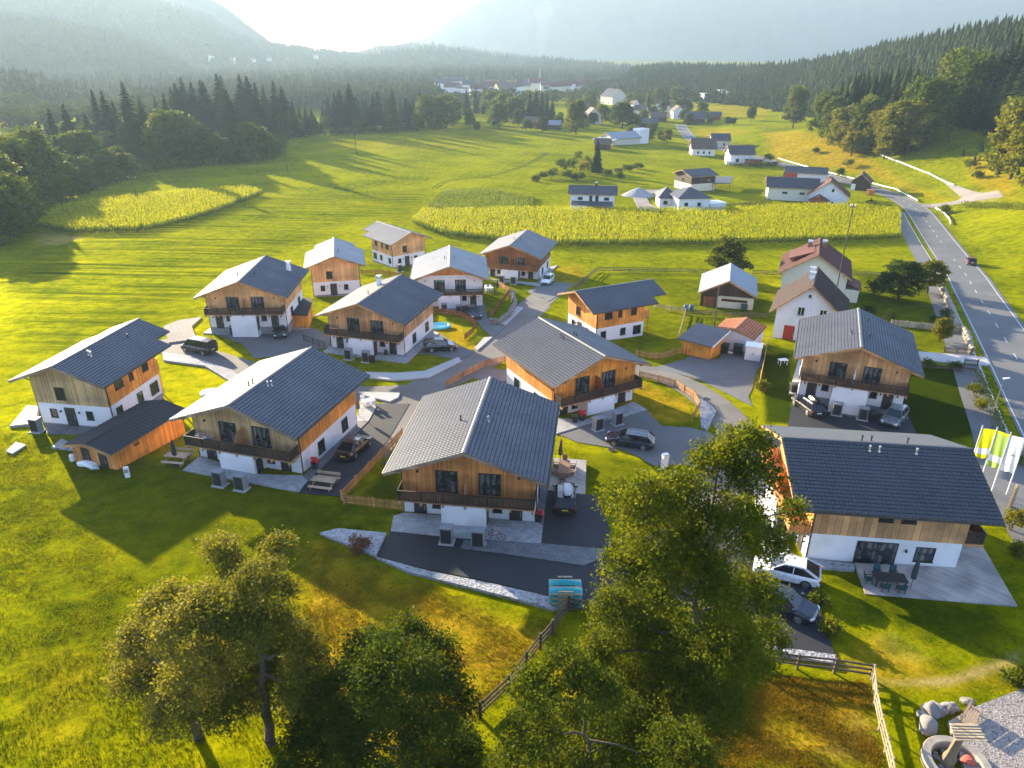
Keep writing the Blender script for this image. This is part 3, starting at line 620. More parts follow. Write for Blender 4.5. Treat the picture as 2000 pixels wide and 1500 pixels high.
def balcony(P, H, side='f', u0=None, u1=None, depth=1.55, rail=None, divider=None, slat=True, floor=None):
    w, zm = H['w'], H['zm']; u0 = -w - .05 if u0 is None else u0; u1 = w + .05 if u1 is None else u1; rail = rail or M_rail
    f = MB(); fbox(f, H, side, u0, u1, zm - .02, zm + .10, .05, depth)
    n_ = max(2, int((u1 - u0) / 1.8))
    for k in range(n_ + 1):
        uc = u0 + .12 + (u1 - u0 - .24) * k / n_; fbox(f, H, side, uc - .08, uc + .08, zm - .22, zm - .02, .05, depth + .12)
    bo = f.build('balcony', floor or M_fas, P)
    r = MB(); zt = zm + 1.05; d = depth
    fbox(r, H, side, u0, u1, zt - .06, zt, d - .07, d + .05); fbox(r, H, side, u0, u1, zm + .16, zm + .24, d - .03, d + .02)
    def endrail(u, k):
        fbox(r, H, side, u - k * .06, u + k * .02, zt - .06, zt, .05, d - .07); fbox(r, H, side, u - k * .05, u + k * .02, zm + .16, zm + .24, .05, d - .03)
        q = int((d - .1) / .14)
        for i in range(q): fbox(r, H, side, u - k * .045, u + k * .005, zm + .06, zt - .06, .1 + i * .14, .19 + i * .14)
    endrail(u0, -1); endrail(u1, 1)
    nn = int((u1 - u0) / .135)
    for i in range(nn):
        a0 = u0 + (u1 - u0) * i / nn; fbox(r, H, side, a0 + .02, a0 + .105, zm + .06, zt - .06, d - .02, d + .015)
    for k in range(n_ + 1):
        uc = u0 + .06 + (u1 - u0 - .12) * k / n_; fbox(r, H, side, uc - .05, uc + .05, zm + .1, zt - .06, d - .10, d - .02)
    r.build('railing', rail, bo)
    if divider:
        v = MB(); um = (u0 + u1) / 2; pr = [(.06, zm + .1), (depth - .02, zm + .1), (depth - .02, zm + 1.25), (depth - .35, zm + 1.85), (depth - .8, zm + 2.05), (.06, zm + 2.05)]
        if side == 'f': v.loft([[(um - .03, -a_, z) for a_, z in pr], [(um + .03, -a_, z) for a_, z in pr]])
        else: v.loft([[(-H['w'] - a_, um - .03, z) for a_, z in pr], [(-H['w'] - a_, um + .03, z) for a_, z in pr]])
        v.build('balcony_divider', divider, bo)
    return bo
DUP = dict(w=5.4, L=10.69, ze=5.15, zr=7.47, zm=2.54, e=1.03, of=1.65, ob=1.66)
SIN = dict(w=3.98, L=8.35, ze=5.42, zr=7.29, zm=2.54, e=1.13, of=1.34, ob=4.07)
def duplex(label, x, y, rot, z, tile, ft, st, fas=None, group='timber clad twin houses of the estate', upper=None, tri=None, chim=None, seam=False, vt=None, dv=None, side='rl', bal=True, dormat=True, rail=None, drail=True):
    H = DUP; P = thing('twin_house', label, 'house', (x, y, z), rot, group)
    walls(P, H, M_plaster, upper or ft, upper or st, tri=tri)
    gable_roof(P, H, tile, fascia=fas, seam=seam, tw=.30, thh=.35)
    bay = MB(); bay.box(-1.95, -1.58, -1.4, 1.65, -.001, 2.46); bo = bay.build('storage_bay', M_plaster, P); bd = MB(); bd.box(1.65, -1.3, .05, 1.70, -.4, 2.05); bd.build('bay_door', M_door, bo)
    for u in (-4.05, 3.85): door(P, H, 'f', u)
    for u in (-2.65, 2.35): window(P, H, 'f', u, 1.15, .75, .8, mull=0)
    for u in (-3.3, 3.05, -4.85, 4.75): wall_lamp(P, H, 'f', u, 1.75)
    for u in (-1.75, 1.75): window(P, H, 'f', u, 2.72, 1.8, 2.05, .035, 1, True, False)
    for u in (-4.1, 4.1): wall_lamp(P, H, 'f', u, 4.6, .035)
    if bal: balcony(P, H, 'f', divider=dv or M_tan, rail=rail)
    for sd in side:
        if sd == 'R':     # garden side with the wide glass door
            window(P, H, 'r', 4.9, .08, 2.9, 2.1, mull=1, curtain=True, sill=False); window(P, H, 'r', 8.3, .75, 1.35, 1.25, mull=0, curtain=True)
            window(P, H, 'r', 5.0, 4.05, 1.0, .62, .035, 0); window(P, H, 'r', 6.6, 4.05, 1.0, .62, .035, 0); wall_lamp(P, H, 'r', 6.95, 1.6)
            continue
        for u, wd, z0, ht in ((3.6, 1.15, .75, 1.3), (8.2, 1.15, .75, 1.3)): window(P, H, sd, u, z0, wd, ht, mull=0)
        for u in (3.4, 4.9): window(P, H, sd, u, 4.2, .8, .55, .035, 0)
    window(P, H, 'b', -2.2, .1, 2.2, 2.1, mull=1, sill=False); window(P, H, 'b', 2.2, .1, 2.2, 2.1, mull=1, sill=False)
    vents(P, H, vt or [(-.9, 3.6, M_dark), (.85, 3.7, M_dark)])
    if chim: chimney(P, H, *chim)
    pu = MB()
    for xx, zz in ((0, 7.47 - .42), (-5.2, 5.62 - .34), (5.2, 5.62 - .34)): pu.box(xx - .09, -1.5, zz - .12, xx + .09, -.04, zz + .1)
    pu.build('purlin', M_soffit, P)
    return P
def single(label, x, y, rot, z, tile, ft, st, fas=None, seam=False, group='small timber clad houses of the estate', vt=None, cut=(9.9, 3.5)):
    H = SIN; P = thing('small_house', label, 'house', (x, y, z), rot, group)
    walls(P, H, M_plaster, ft, st); gable_roof(P, H, tile, front_cut=cut, fascia=fas, seam=seam, tw=.30, thh=.35)
    window(P, H, 'f', -1.05, 3.05, 1.05, 1.35, .035, 0); door(P, H, 'f', -.55, wd=1.15)
    for u in (-2.4, 1.6): window(P, H, 'f', u, .95, .75, .95, mull=0)
    for u in (-1.55, .5): wall_lamp(P, H, 'f', u, 1.7)
    for sd in 'rl':
        for u, wd in ((2.0, 1.3), (4.0, .6), (6.4, 1.0)): window(P, H, sd, u, 3.75, wd, 1.15, .035, 0)
        for u, wd, z0, ht in ((1.3, .9, .9, 1.1), (4.7, .9, .9, 1.1), (7.2, 1.35, .7, 1.3)): window(P, H, sd, u, z0, wd, ht, mull=0)
    bo = balcony(P, H, 'b', -3.0, 3.0, 1.7, rail=M_larch); po = MB()
    for u in (-2.9, 2.9): po = MB(); po.box(u - .07, 8.35 + 1.55, -1.2, u + .07, 8.35 + 1.69, 2.55); po.build('balcony_post', M_larch, bo)
    window(P, H, 'b', 0, .1, 2.4, 2.1, mull=1, sill=False); window(P, H, 'b', 0, 2.7, 2., 2., .035, 1, sill=False)
    vents(P, H, vt or [(1.0, 2.6, M_steel), (1.25, 2.6, M_steel), (1.6, 8.0, M_dark)])
    return P
# pose of each house: position of the front wall's middle, turn, floor height
single('leftmost small house with weathered gable and honey side wall by the timber shed', -44.23, 64.78, -.1437, 2.83, M_tile, M_grey, M_orange, M_fasg)
duplex('twin house with curved balcony divider and weathered gable above two picnic tables', -24.23, 57.31, -.278, 2.44, M_tile, M_grey, M_orange, M_fasg, vt=[(-.9, 3.4, M_dark), (-1.0, 2.9, M_dark), (.75, 3.3, M_steel), (.95, 3.6, M_steel)], dv=M_tan)
duplex('front middle twin house with two heat pumps and a bicycle before its white bay', -3.47, 48.91, -.1204, 2.75, M_tile2 if False else M_tile, M_larch, M_tan, M_fasg, vt=[(-1.35, 4.4, M_dark), (1.0, 4.3, M_steel)])
duplex('twin house with chimney and a black roofed carport beside the hay meadow', -38.14, 98.01, .0363, 1.16, M_tile, M_pale, M_pale, vt=[(-1.5, 3.0, M_dark), (.9, 3.1, M_dark)], chim=(4.2, 9.2))
duplex('twin house with chimney next to the pale blue paddling pool', -19.72, 90.84, -.2749, .43, M_tile, M_tan, M_tan, vt=[(-.9, 3.3, M_dark), (.9, 3.2, M_dark)], chim=(-1.6, 8.2))
duplex('house with white upper floor, small wooden gable and pale roof', -10.42, 115.79, .0743, -1.57, M_tile3, M_larch, M_larch, upper=M_plaster, tri=M_larch, vt=[(-.8, 4.2, M_dark), (.8, 4.2, M_dark)], dv=M_white, seam=True)
duplex('red brown clad twin house before the maize field, with a white car', -.09, 139.96, -.2669, -4.06, M_tile2, M_brownw, M_brownw, vt=[(-.7, 4., M_dark), (.7, 4., M_dark)], dv=M_brownw, rail=M_brownw, seam=True)
duplex('honey coloured twin house with warm grey roof between lane and picket fence', 9.26, 72.67, .5048, .73, M_tile2, M_orange, M_orange, vt=[(-.9, 5.4, M_dark), (-.9, 5.9, M_dark), (.9, 5.4, M_dark), (.9, 5.9, M_dark)], dv=M_brownw)
duplex('twin house with wide glazed balcony doors beside the deep green lawn and the road', 38.16, 73.28, -.3879, 1.65, M_tile, M_tan, M_tan, vt=[(-.9, 3.2, M_dark), (1.0, 3.1, M_dark), (1.0, 8.6, M_dark)], dv=M_plaster)
duplex('twin house seen from its garden side, with big wooden deck beside the flagpoles', 22.75, 49.05, -1.6886, 3.08, M_tiledk, M_orange, M_tan, side='lR', vt=[(-.8, 4.6, M_dark), (-.8, 5.3, M_dark), (-.8, 8.0, M_dark), (.8, 4.7, M_steel), (.8, 5.4, M_steel), (.8, 8.1, M_steel)], dv=M_orange, rail=M_larch)
single('farthest small house of the estate, light grey roof stepped on one side', -21.86, 149.39, .7093, -3.77, M_tile2, M_pale, M_pale, seam=True, vt=[(1.2, 3, M_dark)])
single('small house whose light grey roof steps in on both sides, behind the carport', -30.85, 121.81, .2193, -1.49, M_tile3, M_pale, M_pale, seam=True, vt=[(.8, 3., M_dark)])
single('small honey coloured house with dark blue roof and round lawn, near the metal roofed barn', 10.34, 101.12, -1.1131, -1.12, M_tile, M_orange, M_orange, vt=[(.6, 3.2, M_dark)])
# rear balcony and garden deck of the house by the flagpoles
_b = [o for o in bpy.data.objects if o.get('label', '').startswith('twin house seen from its garden')][0]
_bo = balcony(_b, DUP, 'b', -5.4, 5.45, 1.3)
# ------------------------------------------------------------------ other buildings
def gable_house(name, label, x, y, rot, w, L, ze, zr, e, of, wall, tile, upper=None, zm=None, group=None, cat='house', z=None, wins=(), doors=(), chim=(), fas=None, thick=.18, seam=False, tiles=True, ob=None):
    H = dict(w=w, L=L, ze=ze, zr=zr, e=e, of=of, ob=of if ob is None else ob, zm=zm or ze * .55, nopipe=True)
    rot = R(rot); z = Tz(x - L / 2 * math.sin(rot), y + L / 2 * math.cos(rot)) if z is None else z
    P = thing(name, label, cat, (x, y, z), rot, group)
    s = (zr - ze) / (w + e); zt = zr - s * w - thick; g = MB()
    f0 = [(-w, 0, -1.5), (w, 0, -1.5), (w, 0, zt), (0, 0, zr - thick), (-w, 0, zt)]; b0 = [(q[0], L, q[2]) for q in f0]
    if upper:
        zz = H['zm']; f0 = [(-w, 0, -1.5), (w, 0, -1.5), (w, 0, zz), (-w, 0, zz)]; g.loft([f0, [(q[0], L, q[2]) for q in f0]]); g.build('wall', wall, P)
        u = MB(); a = w + .03; f1 = [(-a, -.03, zz), (a, -.03, zz), (a, -.03, zt), (0, -.03, zr - thick), (-a, -.03, zt)]; u.loft([f1, [(q[0], L + .03, q[2]) for q in f1]]); u.build('upper_wall', upper, P)
    else: g.loft([f0, b0]); g.build('wall', wall, P)
    gable_roof(P, H, tile, fascia=fas, gutter=False, seam=seam, tw=.3 if tiles else 1.2, thh=.4 if tiles else 1.2, thick=thick)
    for sd, u, z0, wd, ht in wins: window(P, H, sd, u, z0, wd, ht, .03 if upper and z0 > H['zm'] else 0., 0 if wd < .9 else 1, fm=M_shut if name == 'old_farmhouse' else None)
    for sd, u, wd, ht, mt in doors: door(P, H, sd, u, 0, wd, ht, mt)
    for cx, cy_, ch, cm in chim: chimney(P, H, cx, cy_, cm, ch, .7)
    return P, H
M_brick = plain('chimney_brick', (.25, .12, .08), .9, var=.3, scale=6)
M_shut = plain('cream_window_frame', (.62, .58, .42), .6)
# long timber shed
gable_house('timber_shed', 'long low timber shed with black felt roof beside the leftmost house', -38.1, 56.6, -18.8, 2.43, 8.54, 2.2, 2.8, .35, .5, M_larch, M_felt, cat='shed', z=2.95, thick=.1, seam=True, doors=(('f', -.9, .95, 1.9, M_door), ('f', 1.1, .95, 1.9, M_door)), wins=(('r', 2.6, 1.6, .5, .4),))
_s = [o for o in bpy.data.objects if o.name.startswith('timber_shed')][0]
mb = MB(); mb.box(2.44, 0.02, -.8, 2.465, 8.52, 2.03); mb.build('side_boarding', M_orange, _s)
# carport beside the house with chimney
def carport(name, label, pts, h, wallm, roofm, over=.4, posts=True, cat='carport', wallh=None):
    c = [G(*p) for p in pts]; o = sum(c, Vector()) / 4; P = thing(name, label, cat, o, 0)
    q = [p - o for p in c]; zt = h
    r = MB(); ctr = Vector((0, 0, 0)); ex = [v + (v - ctr).normalized() * over for v in q]
    r.loft([[(v.x, v.y, zt - .12) for v in ex], [(v.x, v.y, zt + .1) for v in ex]]); r.build('roof', roofm, P)
    if wallm:
        w_ = MB(); w_.loft([[(v.x, v.y, -1) for v in q], [(v.x, v.y, zt - .125) for v in q]]); w_.build('wall', wallm, P)
    else:
        for v in q: w_ = MB(); w_.box(v.x - .07, v.y - .07, -.6, v.x + .07, v.y + .07, zt - .125); w_.build('post', M_dkwood, P)
    return P
carport('carport_shed', 'small flat black roofed timber carport attached beside the chimney house', [(562, 640), (603, 642), (612, 618), (575, 612)], 2.5, M_orange, M_felt, .35)
# old farmhouses
gable_house('old_farmhouse', 'white old house with dark brown roof, cream windows and a red door', 43.3, 99.9, -24.5, 4.38, 9.48, 4.5, 9.09, .93, .72, M_plaster, M_browntile, zm=3, wins=(('f', -1.0, 4.3, .95, 1.25), ('f', 2.0, 4.3, .95, 1.25), ('f', -.15, 7.1, .5, .5), ('f', 2.2, 1.2, 1., 1.2), ('l', 3, 1.3, 1., 1.2), ('l', 6.5, 1.3, 1., 1.2)), doors=(('f', -2.2, 1.5, 2.5, M_red),), chim=((-.6, 6.4, 1.1, M_white), (-.4, 3.6, .9, M_white)))
P, H = gable_house('old_farmhouse', 'cream old house with red brown dormered roof at the edge of the maize', 54.9, 126.9, -22.1, 5.46, 12.71, 4.87, 8.81, .83, .75, M_beige, M_redtile, zm=3, wins=(('f', -2, 1.2, 1., 1.2), ('f', 2, 1.2, 1., 1.2), ('f', 0, 4.6, 1., 1.2), ('r', 4, 1.3, 1., 1.2), ('r', 8, 1.3, 1., 1.2)), chim=((-1.6, 8.2, 1.2, M_brick), (.9, 7.4, 1.2, M_brick)))
mb = MB(); mb.loft([[(-4.6, 3, 6.3), (-4.6, 3, 6.9), (-.9, 3, 8.3)], [(-4.6, 8.5, 6.3), (-4.6, 8.5, 6.9), (-.9, 8.5, 8.3)]]); d_ = mb.build('dormer', M_brownw, P)
mb = MB(); mb.beam((-5.0, 5.75, 6.83), (-.7, 5.75, 8.46), 6.3, .12); mb.build('dormer_roof', M_redtile, d_)
mb = MB(); mb.add([(5.3, 0, 4.2), (8.2, 0, 3.0), (8.2, 6, 3.0), (5.3, 6, 4.2), (5.3, 0, 4.05), (8.2, 0, 2.85), (8.2, 6, 2.85), (5.3, 6, 4.05)], [(0, 1, 2, 3), (7, 6, 5, 4), (0, 4, 5, 1), (1, 5, 6, 2), (2, 6, 7, 3)]); mb.build('lean_to_roof', M_redtile, P)
mb = MB(); mb.box(5.46, .2, -1, 7.8, 5.8, 2.85); mb.build('lean_to', M_beige, P)
# barn with metal roof
P, H = gable_house('barn', 'brown wooden barn with pale metal roof and a cream sliding front', 37.1, 119., -16.4, 4.41, 9.99, 2.9, 5.4, .5, .9, M_dkwood, M_tin, zm=2.2, cat='barn', seam=True)
mb = MB(); mb.box(-1.7, -.16, -1, 4.42, -.001, 2.35); mb.build('front_wall', M_beige, P); mb = MB(); mb.box(-1.2, -.6, 2.35, 4.3, -.1, 2.5); mb.build('canopy', M_old, P)
mb = MB(); mb.box(-.9, -.2, 1.55, 3.4, -.16, 2.0); mb.build('ladder_rack', M_dkwood, P)
mb = MB(); mb.box(-3.9, -.06, -.5, -2.0, -.001, 2.1); mb.build('barn_door', M_brownw, P)
# garage with orange tiles, wood shed, utility cabinet
a_ = G(1393, 678); b_ = G(1468, 692); ang = math.degrees(heading(a_, b_))
P, H = gable_house('garage', 'white garage with weathered orange tile roof behind the dark bins', (a_.x + b_.x) / 2 - .0, (a_.y + b_.y) / 2 + .2, ang, 2.75, 5.4, 2.5, 3.3, .25, .25, M_plaster, M_orangetile, cat='garage', z=a_.z)
a_ = G(1330, 690); b_ = G(1385, 703); c_ = G(1402, 672); ang = heading(a_, b_)
P = thing('wood_shed', 'small honey timber shed with sloping grey roof at the yard', 'shed', a_, ang); ln = (b_ - a_).length
mb = MB(); mb.box(0, 0, -.6, ln, 4.2, 2.15); mb.build('wall', M_orange, P)
mb = MB(); mb.loft([[(-.45, -.6, 2.2), (-.45, 4.9, 2.95), (-.45, 4.9, 3.1), (-.45, -.6, 2.35)], [(ln + .5, -.6, 2.2), (ln + .5, 4.9, 2.95), (ln + .5, 4.9, 3.1), (ln + .5, -.6, 2.35)]][::-1]); mb.build('roof', tilemat('grey_felt', (.11, .105, .105), .8), P)
mb = MB(); mb.beam((ln + .52, -.6, 2.3), (ln + .52, 4.9, 3.05), .05, .24); mb.build('fascia', M_white, P)
a_ = G(1453, 703); b_ = G(1484, 707); ang = heading(a_, b_)
P = thing('utility_cabinet', 'white utility cabinet with double doors beside the dark bins', 'utility cabinet', a_, ang); ln = (b_ - a_).length
mb = MB(); mb.box(0, 0, -.3, ln, 1.7, 2.0); mb.build('cabinet_body', M_white, P); mb = MB(); mb.box(-.08, -.08, 2.0, ln + .08, 1.78, 2.12); mb.build('cabinet_roof', M_white, P)
for k in (0, 1):
    mb = MB(); mb.box(.06 + k * ln / 2, -.03, .1, ln / 2 - .03 + k * ln / 2, -.001, 1.9); d_ = mb.build('cabinet_door', M_white, P); mb = MB(); mb.box(ln / 2 + (-.14 if k == 0 else .08), -.06, .9, ln / 2 + (-.08 if k == 0 else .14), -.03, 1.15); mb.build('handle', M_dark, d_)
P = thing('timber_screen', 'tall thin timber board screen between the yard and the narrow lawn', 'fence', G(1481, 762), 0); q = G(1499, 672) - P.location
mb = MB(); mb.beam((0, 0, .55), (q.x, q.y, q.z + .55), .06, 1.3); mb.build('board_panel', M_fas, P)
for k in range(6): mb = MB(); t = k / 5; mb.box(q.x * t - .06, q.y * t - .06, q.z * t - .2, q.x * t + .06, q.y * t + .06, q.z * t + 1.3); mb.build('post', M_fas, P)
# houses across the maize
W4 = lambda ze: (('f', -1.5, 1, 1, 1.2), ('f', 1.5, 1, 1, 1.2), ('f', 0, ze, 1, 1.1))
P, H = gable_house('village_house', 'white box house with long grey roof and carport behind the maize', 33.4, 240.9, 83.2, 4.61, 14.12, 5.45, 7.45, .69, .93, M_plaster, M_fartile, zm=3, tiles=False, wins=(('l', 2.5, 3.6, 1.6, .9), ('l', 5.6, 2.9, 1.0, 2.1), ('l', 7.6, 2.9, 1.0, 2.1), ('l', 11, 3.6, 1.6, .9), ('f', 0, 3.6, 1.2, 1.1)), chim=((0, 6, .8, M_dark),))
mb = MB(); mb.loft([[(-8.2, .5, 2.45), (-8.2, 13.8, 2.45), (-4.6, 13.8, 3.1), (-4.6, .5, 3.1)], [(-8.2, .5, 2.6), (-8.2, 13.8, 2.6), (-4.6, 13.8, 3.25), (-4.6, .5, 3.25)]]); mb.build('carport_roof', M_fartile, P)
mb = MB(); mb.box(-7.9, 8.6, -1, -4.61, 13.3, 2.45); mb.build('garage_box', M_plaster, P); mb = MB(); mb.box(-7.9, 1, -1, -7.6, 8.6, 2.0); mb.build('carport_wall', M_brownw, P)
P, H = gable_house('village_house', 'white gabled house with red brown roof and low porch behind the maize end', 112.7, 261.4, -23.2, 6.5, 9.1, 3.1, 8.4, .64, .82, M_plaster, M_redtile, zm=2.6, tiles=False, wins=(('f', 1.2, 4.6, .8, 1.0), ('f', -2.5, 1, .8, .8), ('f', 1.6, .6, .5, .6)), chim=((-.5, 7.6, .8, M_brick),))
mb = MB(); mb.loft([[(-6.4, -5, 1.6), (-3.0, -5, 3.6), (.8, -5, 1.5), (-3.0, -5, 3.4)], [(-6.4, 0, 1.6), (-3.0, 0, 3.6), (.8, 0, 1.5), (-3.0, 0, 3.4)]]); mb.build('porch_roof', M_redtile, P)
mb = MB(); mb.loft([[(-5.8, -4.6, -1), (.3, -4.6, -1), (.3, -4.6, 1.6), (-3, -4.6, 3.3), (-5.8, -4.6, 1.7)], [(-5.8, 0, -1), (.3, 0, -1), (.3, 0, 1.6), (-3, 0, 3.3), (-5.8, 0, 1.7)]]); mb.build('porch', M_brownw, P)
P, H = gable_house('roadside_hut', 'small dark wooden hut with a white door beside the road bend', 139.4, 295.7, -32., 3.37, 5.96, 3.25, 6.5, .6, .6, M_dkwood, M_farbrown, cat='hut', tiles=False, chim=((0, 3, .7, M_brick),))
mb = MB(); mb.box(-3.3, -.08, -.5, -1.7, -.001, 2.4); mb.build('door', M_white, P)
gable_house('village_farmhouse', 'farmhouse with tall dark hipped looking roof and white ground floor in the hamlet', 109., 408.1, 85.9, 4.93, 12.27, 3.5, 8.4, .78, .73, M_plaster, M_farbrown, tiles=False, zm=2.8, wins=(('l', 3, 1, 1, 1.2), ('l', 6, 1, 1, 1.2), ('l', 9, 1, 1, 1.2)), chim=((.0, 4, 1., M_brick),))
P, H = gable_house('village_house', 'white house with steep dark grey roof and a brown annex in the hamlet', 120.3, 378.7, 89.6, 5.14, 11.65, 4.6, 8.3, .73, .8, M_plaster, M_fartile, tiles=False, zm=2.8, wins=(('l', 3, 1, 1, 1.3), ('l', 8, 1, 1.6, 1.6), ('b', 0, 1.5, 1.2, 1.2), ('b', 0, 4.6, 1., 1.1)))
mb = MB(); mb.box(-9.5, -3, -1, -5.14, 4.0, 2.4); mb.build('annex', M_brownw, P); mb = MB(); mb.box(-10, -3.5, 2.4, -5.14, 4.5, 2.65); mb.build('annex_roof', M_farbrown, P); mb = MB(); mb.box(-7, 9.5, -1, -5.14, 14, 1.6); mb.build('terrace_box', M_plaster, P)
gable_house('long_farm_barn', 'long beige barn with dark roof in front of the low white gabled house', 111.5, 270.7, 76.4, 4.43, 16.9, 4.8, 7.8, .74, .93, M_beige, M_fartile, cat='barn', tiles=False, wins=(('l', 5, 2.6, 1.8, .7), ('l', 11, 2.6, 1.8, .7)))
P, H = gable_house('red_shed', 'low dark roofed shed with a red end wall beside the road', 134.7, 319., 69.9, 4.54, 16.3, 3.9, 5.9, .8, .69, M_plaster, M_fartile, cat='shed', tiles=False)
mb = MB(); mb.box(-4.7, 11.5, -1, 4.6, 17.2, 3.9); mb.build('red_wall', M_red, P)
gable_house('village_house', 'grey two storey house with wide flat dark roof and an open carport', 77.6, 296.4, 113.3, 5.54, 11.28, 5.78, 7.7, .98, .96, M_beige, M_fartile, tiles=False, zm=2.9, upper=M_dkwood, wins=(('l', 3, 3.4, 1.2, 1.1), ('l', 8, 3.4, 1.2, 1.1), ('b', 0, 3.4, 1.2, 1.1), ('f', 0, 3.4, 1.6, 1.6)))
carport('open_carport', 'dark flat open carport on posts beside the grey two storey house', [(1391, 372), (1424, 372), (1430, 361), (1398, 361)], 3.0, None, M_fartile, .6)
def hip_house(name, label, p0, p1, depth, ze, zr, e, wall, tile, wins=()):
    a, b = G(*p0), G(*p1); P = thing(name, label, 'house', a, heading(a, b)); ln = (b - a).length; d = depth
    mb = MB(); mb.box(0, 0, -1.5, ln, d, ze - .05); mb.build('wall', wall, P)
    mb = MB(); k = min(ln, d) / 2; y = d / 2; x0, x1 = (k, ln - k) if ln > d else (ln / 2 - .01, ln / 2 + .01); c = [(-e, -e), (ln + e, -e), (ln + e, d + e), (-e, d + e)]
    v = [(x, yy, ze - .15) for x, yy in c] + [(x, yy, ze) for x, yy in c] + [(x0, y, zr), (x1, y, zr)]
    mb.add(v, [(3, 2, 1, 0), (0, 1, 5, 4), (1, 2, 6, 5), (2, 3, 7, 6), (3, 0, 4, 7), (4, 5, 9, 8), (5, 6, 9), (6, 7, 8, 9), (7, 4, 8)]); mb.build('roof', tile, P)
    H = dict(w=0, L=d)
    for u, z0, wd, ht in wins: window(P, H, 'f', u, z0, wd, ht, 0., 1)
    return P
hip_house('village_bungalow', 'white bungalow with pyramid dark roof and garage annex behind the maize', (1324, 413), (1384, 413), 11., 4.3, 7.0, .7, M_plaster, M_fartile, ((2.6, 1.6, 1.2, 1.2), (7., 1.6, 1.2, 1.2)))
hip_house('village_bungalow', 'low white bungalow wing with dark hipped roof beside the gravel heap', (1287, 406), (1320, 407), 10., 3.4, 6.2, .7, M_plaster, M_fartile, ((2., 1.2, 1.4, 1.2),))
P = hip_house('low_garage', 'low white garage beside the pyramid roofed bungalow', (1387, 412), (1416, 411), 5., 2.4, 2.6, .2, M_plaster, M_white)
# the dairy like barn with white roof
P, H = gable_house('white_roofed_barn', 'low barn with white sheet roof and a pale annex out in the meadow', 55.5, 447., -62., 6., 20., 3.6, 6.8, .8, .6, M_old, M_tin, cat='barn', tiles=False, seam=True)
mb = MB(); mb.loft([[(-6.5, -6, 2.6), (11, -6, 2.6), (11, 0.0, 3.6), (-6.5, 0., 3.6)], [(-6.5, -6, 2.85), (11, -6, 2.85), (11, 0., 3.85), (-6.5, 0, 3.85)]]); mb.build('lean_to_roof', M_tin, P)
mb = MB(); mb.box(-2, 20.1, -1, 5, 27, 8.2); mb.build('annex', M_plaster, P)
# smaller houses of the hamlet and the village beyond: (base x, base y, width m, wall h, roof rise, wall, roof, turn, label)
VIL = [(1192, 291, 9, 3, 2.6, M_dkwood, M_farbrown, 80), (1422, 286, 11, 4, 3.4, M_old, M_fartile, 85), (1375, 240, 15, 4, 4.5, M_dkwood, M_fartile, 80), (1407, 233, 9, 3, 3, M_brownw, M_fartile, 70), (1325, 232, 11, 5.5, 4.5, M_plaster, M_farbrown, 5),
       (1318, 218, 10, 5, 4.5, M_plaster, M_redtile, 30), (1300, 237, 13, 3.5, 3.6, M_dkwood, M_farbrown, 85), (1262, 226, 11, 4.5, 4, M_beige, M_farbrown, 60), (1283, 248, 14, 3, 3, M_dkwood, M_fartile, 85), (1160, 243, 12, 6.5, 5, M_beige, M_farbrown, 10),
       (1148, 222, 14, 5, 4, M_dkwood, M_farbrown, 80), (1210, 205, 22, 8, 7, M_beige, M_fartile, 30), (1095, 252, 13, 3, 2.5, M_dkwood, M_tin, 80), (1052, 246, 11, 3, 3, M_brownw, M_farbrown, 60), (1338, 226, 9, 4.5, 4, M_plaster, M_farbrown, 75), (1300, 212, 10, 5, 4, M_plaster, M_redtile, 80), (1243, 214, 9, 4.5, 4, M_plaster, M_farbrown, 20)]
for px, py, wd, ht, rs, wm, rm, rt in VIL:
    p = G(px, py)
    gable_house('hamlet_house', 'small distant house or barn of the village between trees along the far road', p.x, p.y, rt, wd * .42, wd * .95, ht, ht + rs, .6, .5, wm, rm, tiles=False, group='houses of the village along the far road', cat='house', wins=(('f', 0, 1.2, 1.2, 1.2), ('l', wd * .3, 1.2, 1.2, 1.2), ('l', wd * .7, 1.2, 1.2, 1.2)) if wm is not M_dkwood else ())
# the town on the valley floor, a kilometre off
random.seed(3)
TP = []
for k in range(46):
    px = 862 + (k * 389 / 46) + random.uniform(-4, 4); py = 176 + random.uniform(-5, 6) + (5 if 900 < px < 1000 else 0)
    TP.append((px, py))
for px, py in TP:
    p = G(px, py); wd = random.uniform(13, 24); ht = random.uniform(5, 10)
    P = thing('town_house', 'tiny pale house of the hazy town at the far end of the valley', 'house', p, random.uniform(-.6, .6), 'houses of the hazy town')
    mb = MB(); mb.box(-wd / 2, -6, -2, wd / 2, 6, ht); mb.build('wall', random.choice([M_plaster, M_beige, M_plaster, M_old]), P)
    mb = MB(); mb.loft([[(-wd / 2 - .6, -7, ht - .3), (-wd / 2 - .6, 7, ht - .3), (-wd / 2 - .6, 0, ht + 5)], [(wd / 2 + .6, -7, ht - .3), (wd / 2 + .6, 7, ht - .3), (wd / 2 + .6, 0, ht + 5)]]); mb.build('roof', random.choice([M_redtile, M_farbrown, M_fartile]), P)
p = G(1150, 172); P = thing('factory_hall', 'long pale factory hall at the edge of the hazy town', 'factory', p, 0); mb = MB(); mb.box(-60, -8, -2, 55, 12, 7); mb.build('wall', M_white, P); mb = MB(); mb.box(-61, -9, 7, 56, 13, 8); mb.build('roof', M_tin, P)
p = G(1054, 175); P = thing('factory_chimney', 'tall thin factory chimney rising from the hazy town', 'chimney', p, 0); mb = MB(); mb.cyl((0, 0, -2), (0, 0, 26), 1.5, .9, 12); mb.build('stack', M_plinth, P); mb = MB(); mb.cyl((0, 0, 26), (0, 0, 27), 1.1, 1.1, 12); mb.build('rim', M_plinth, P)
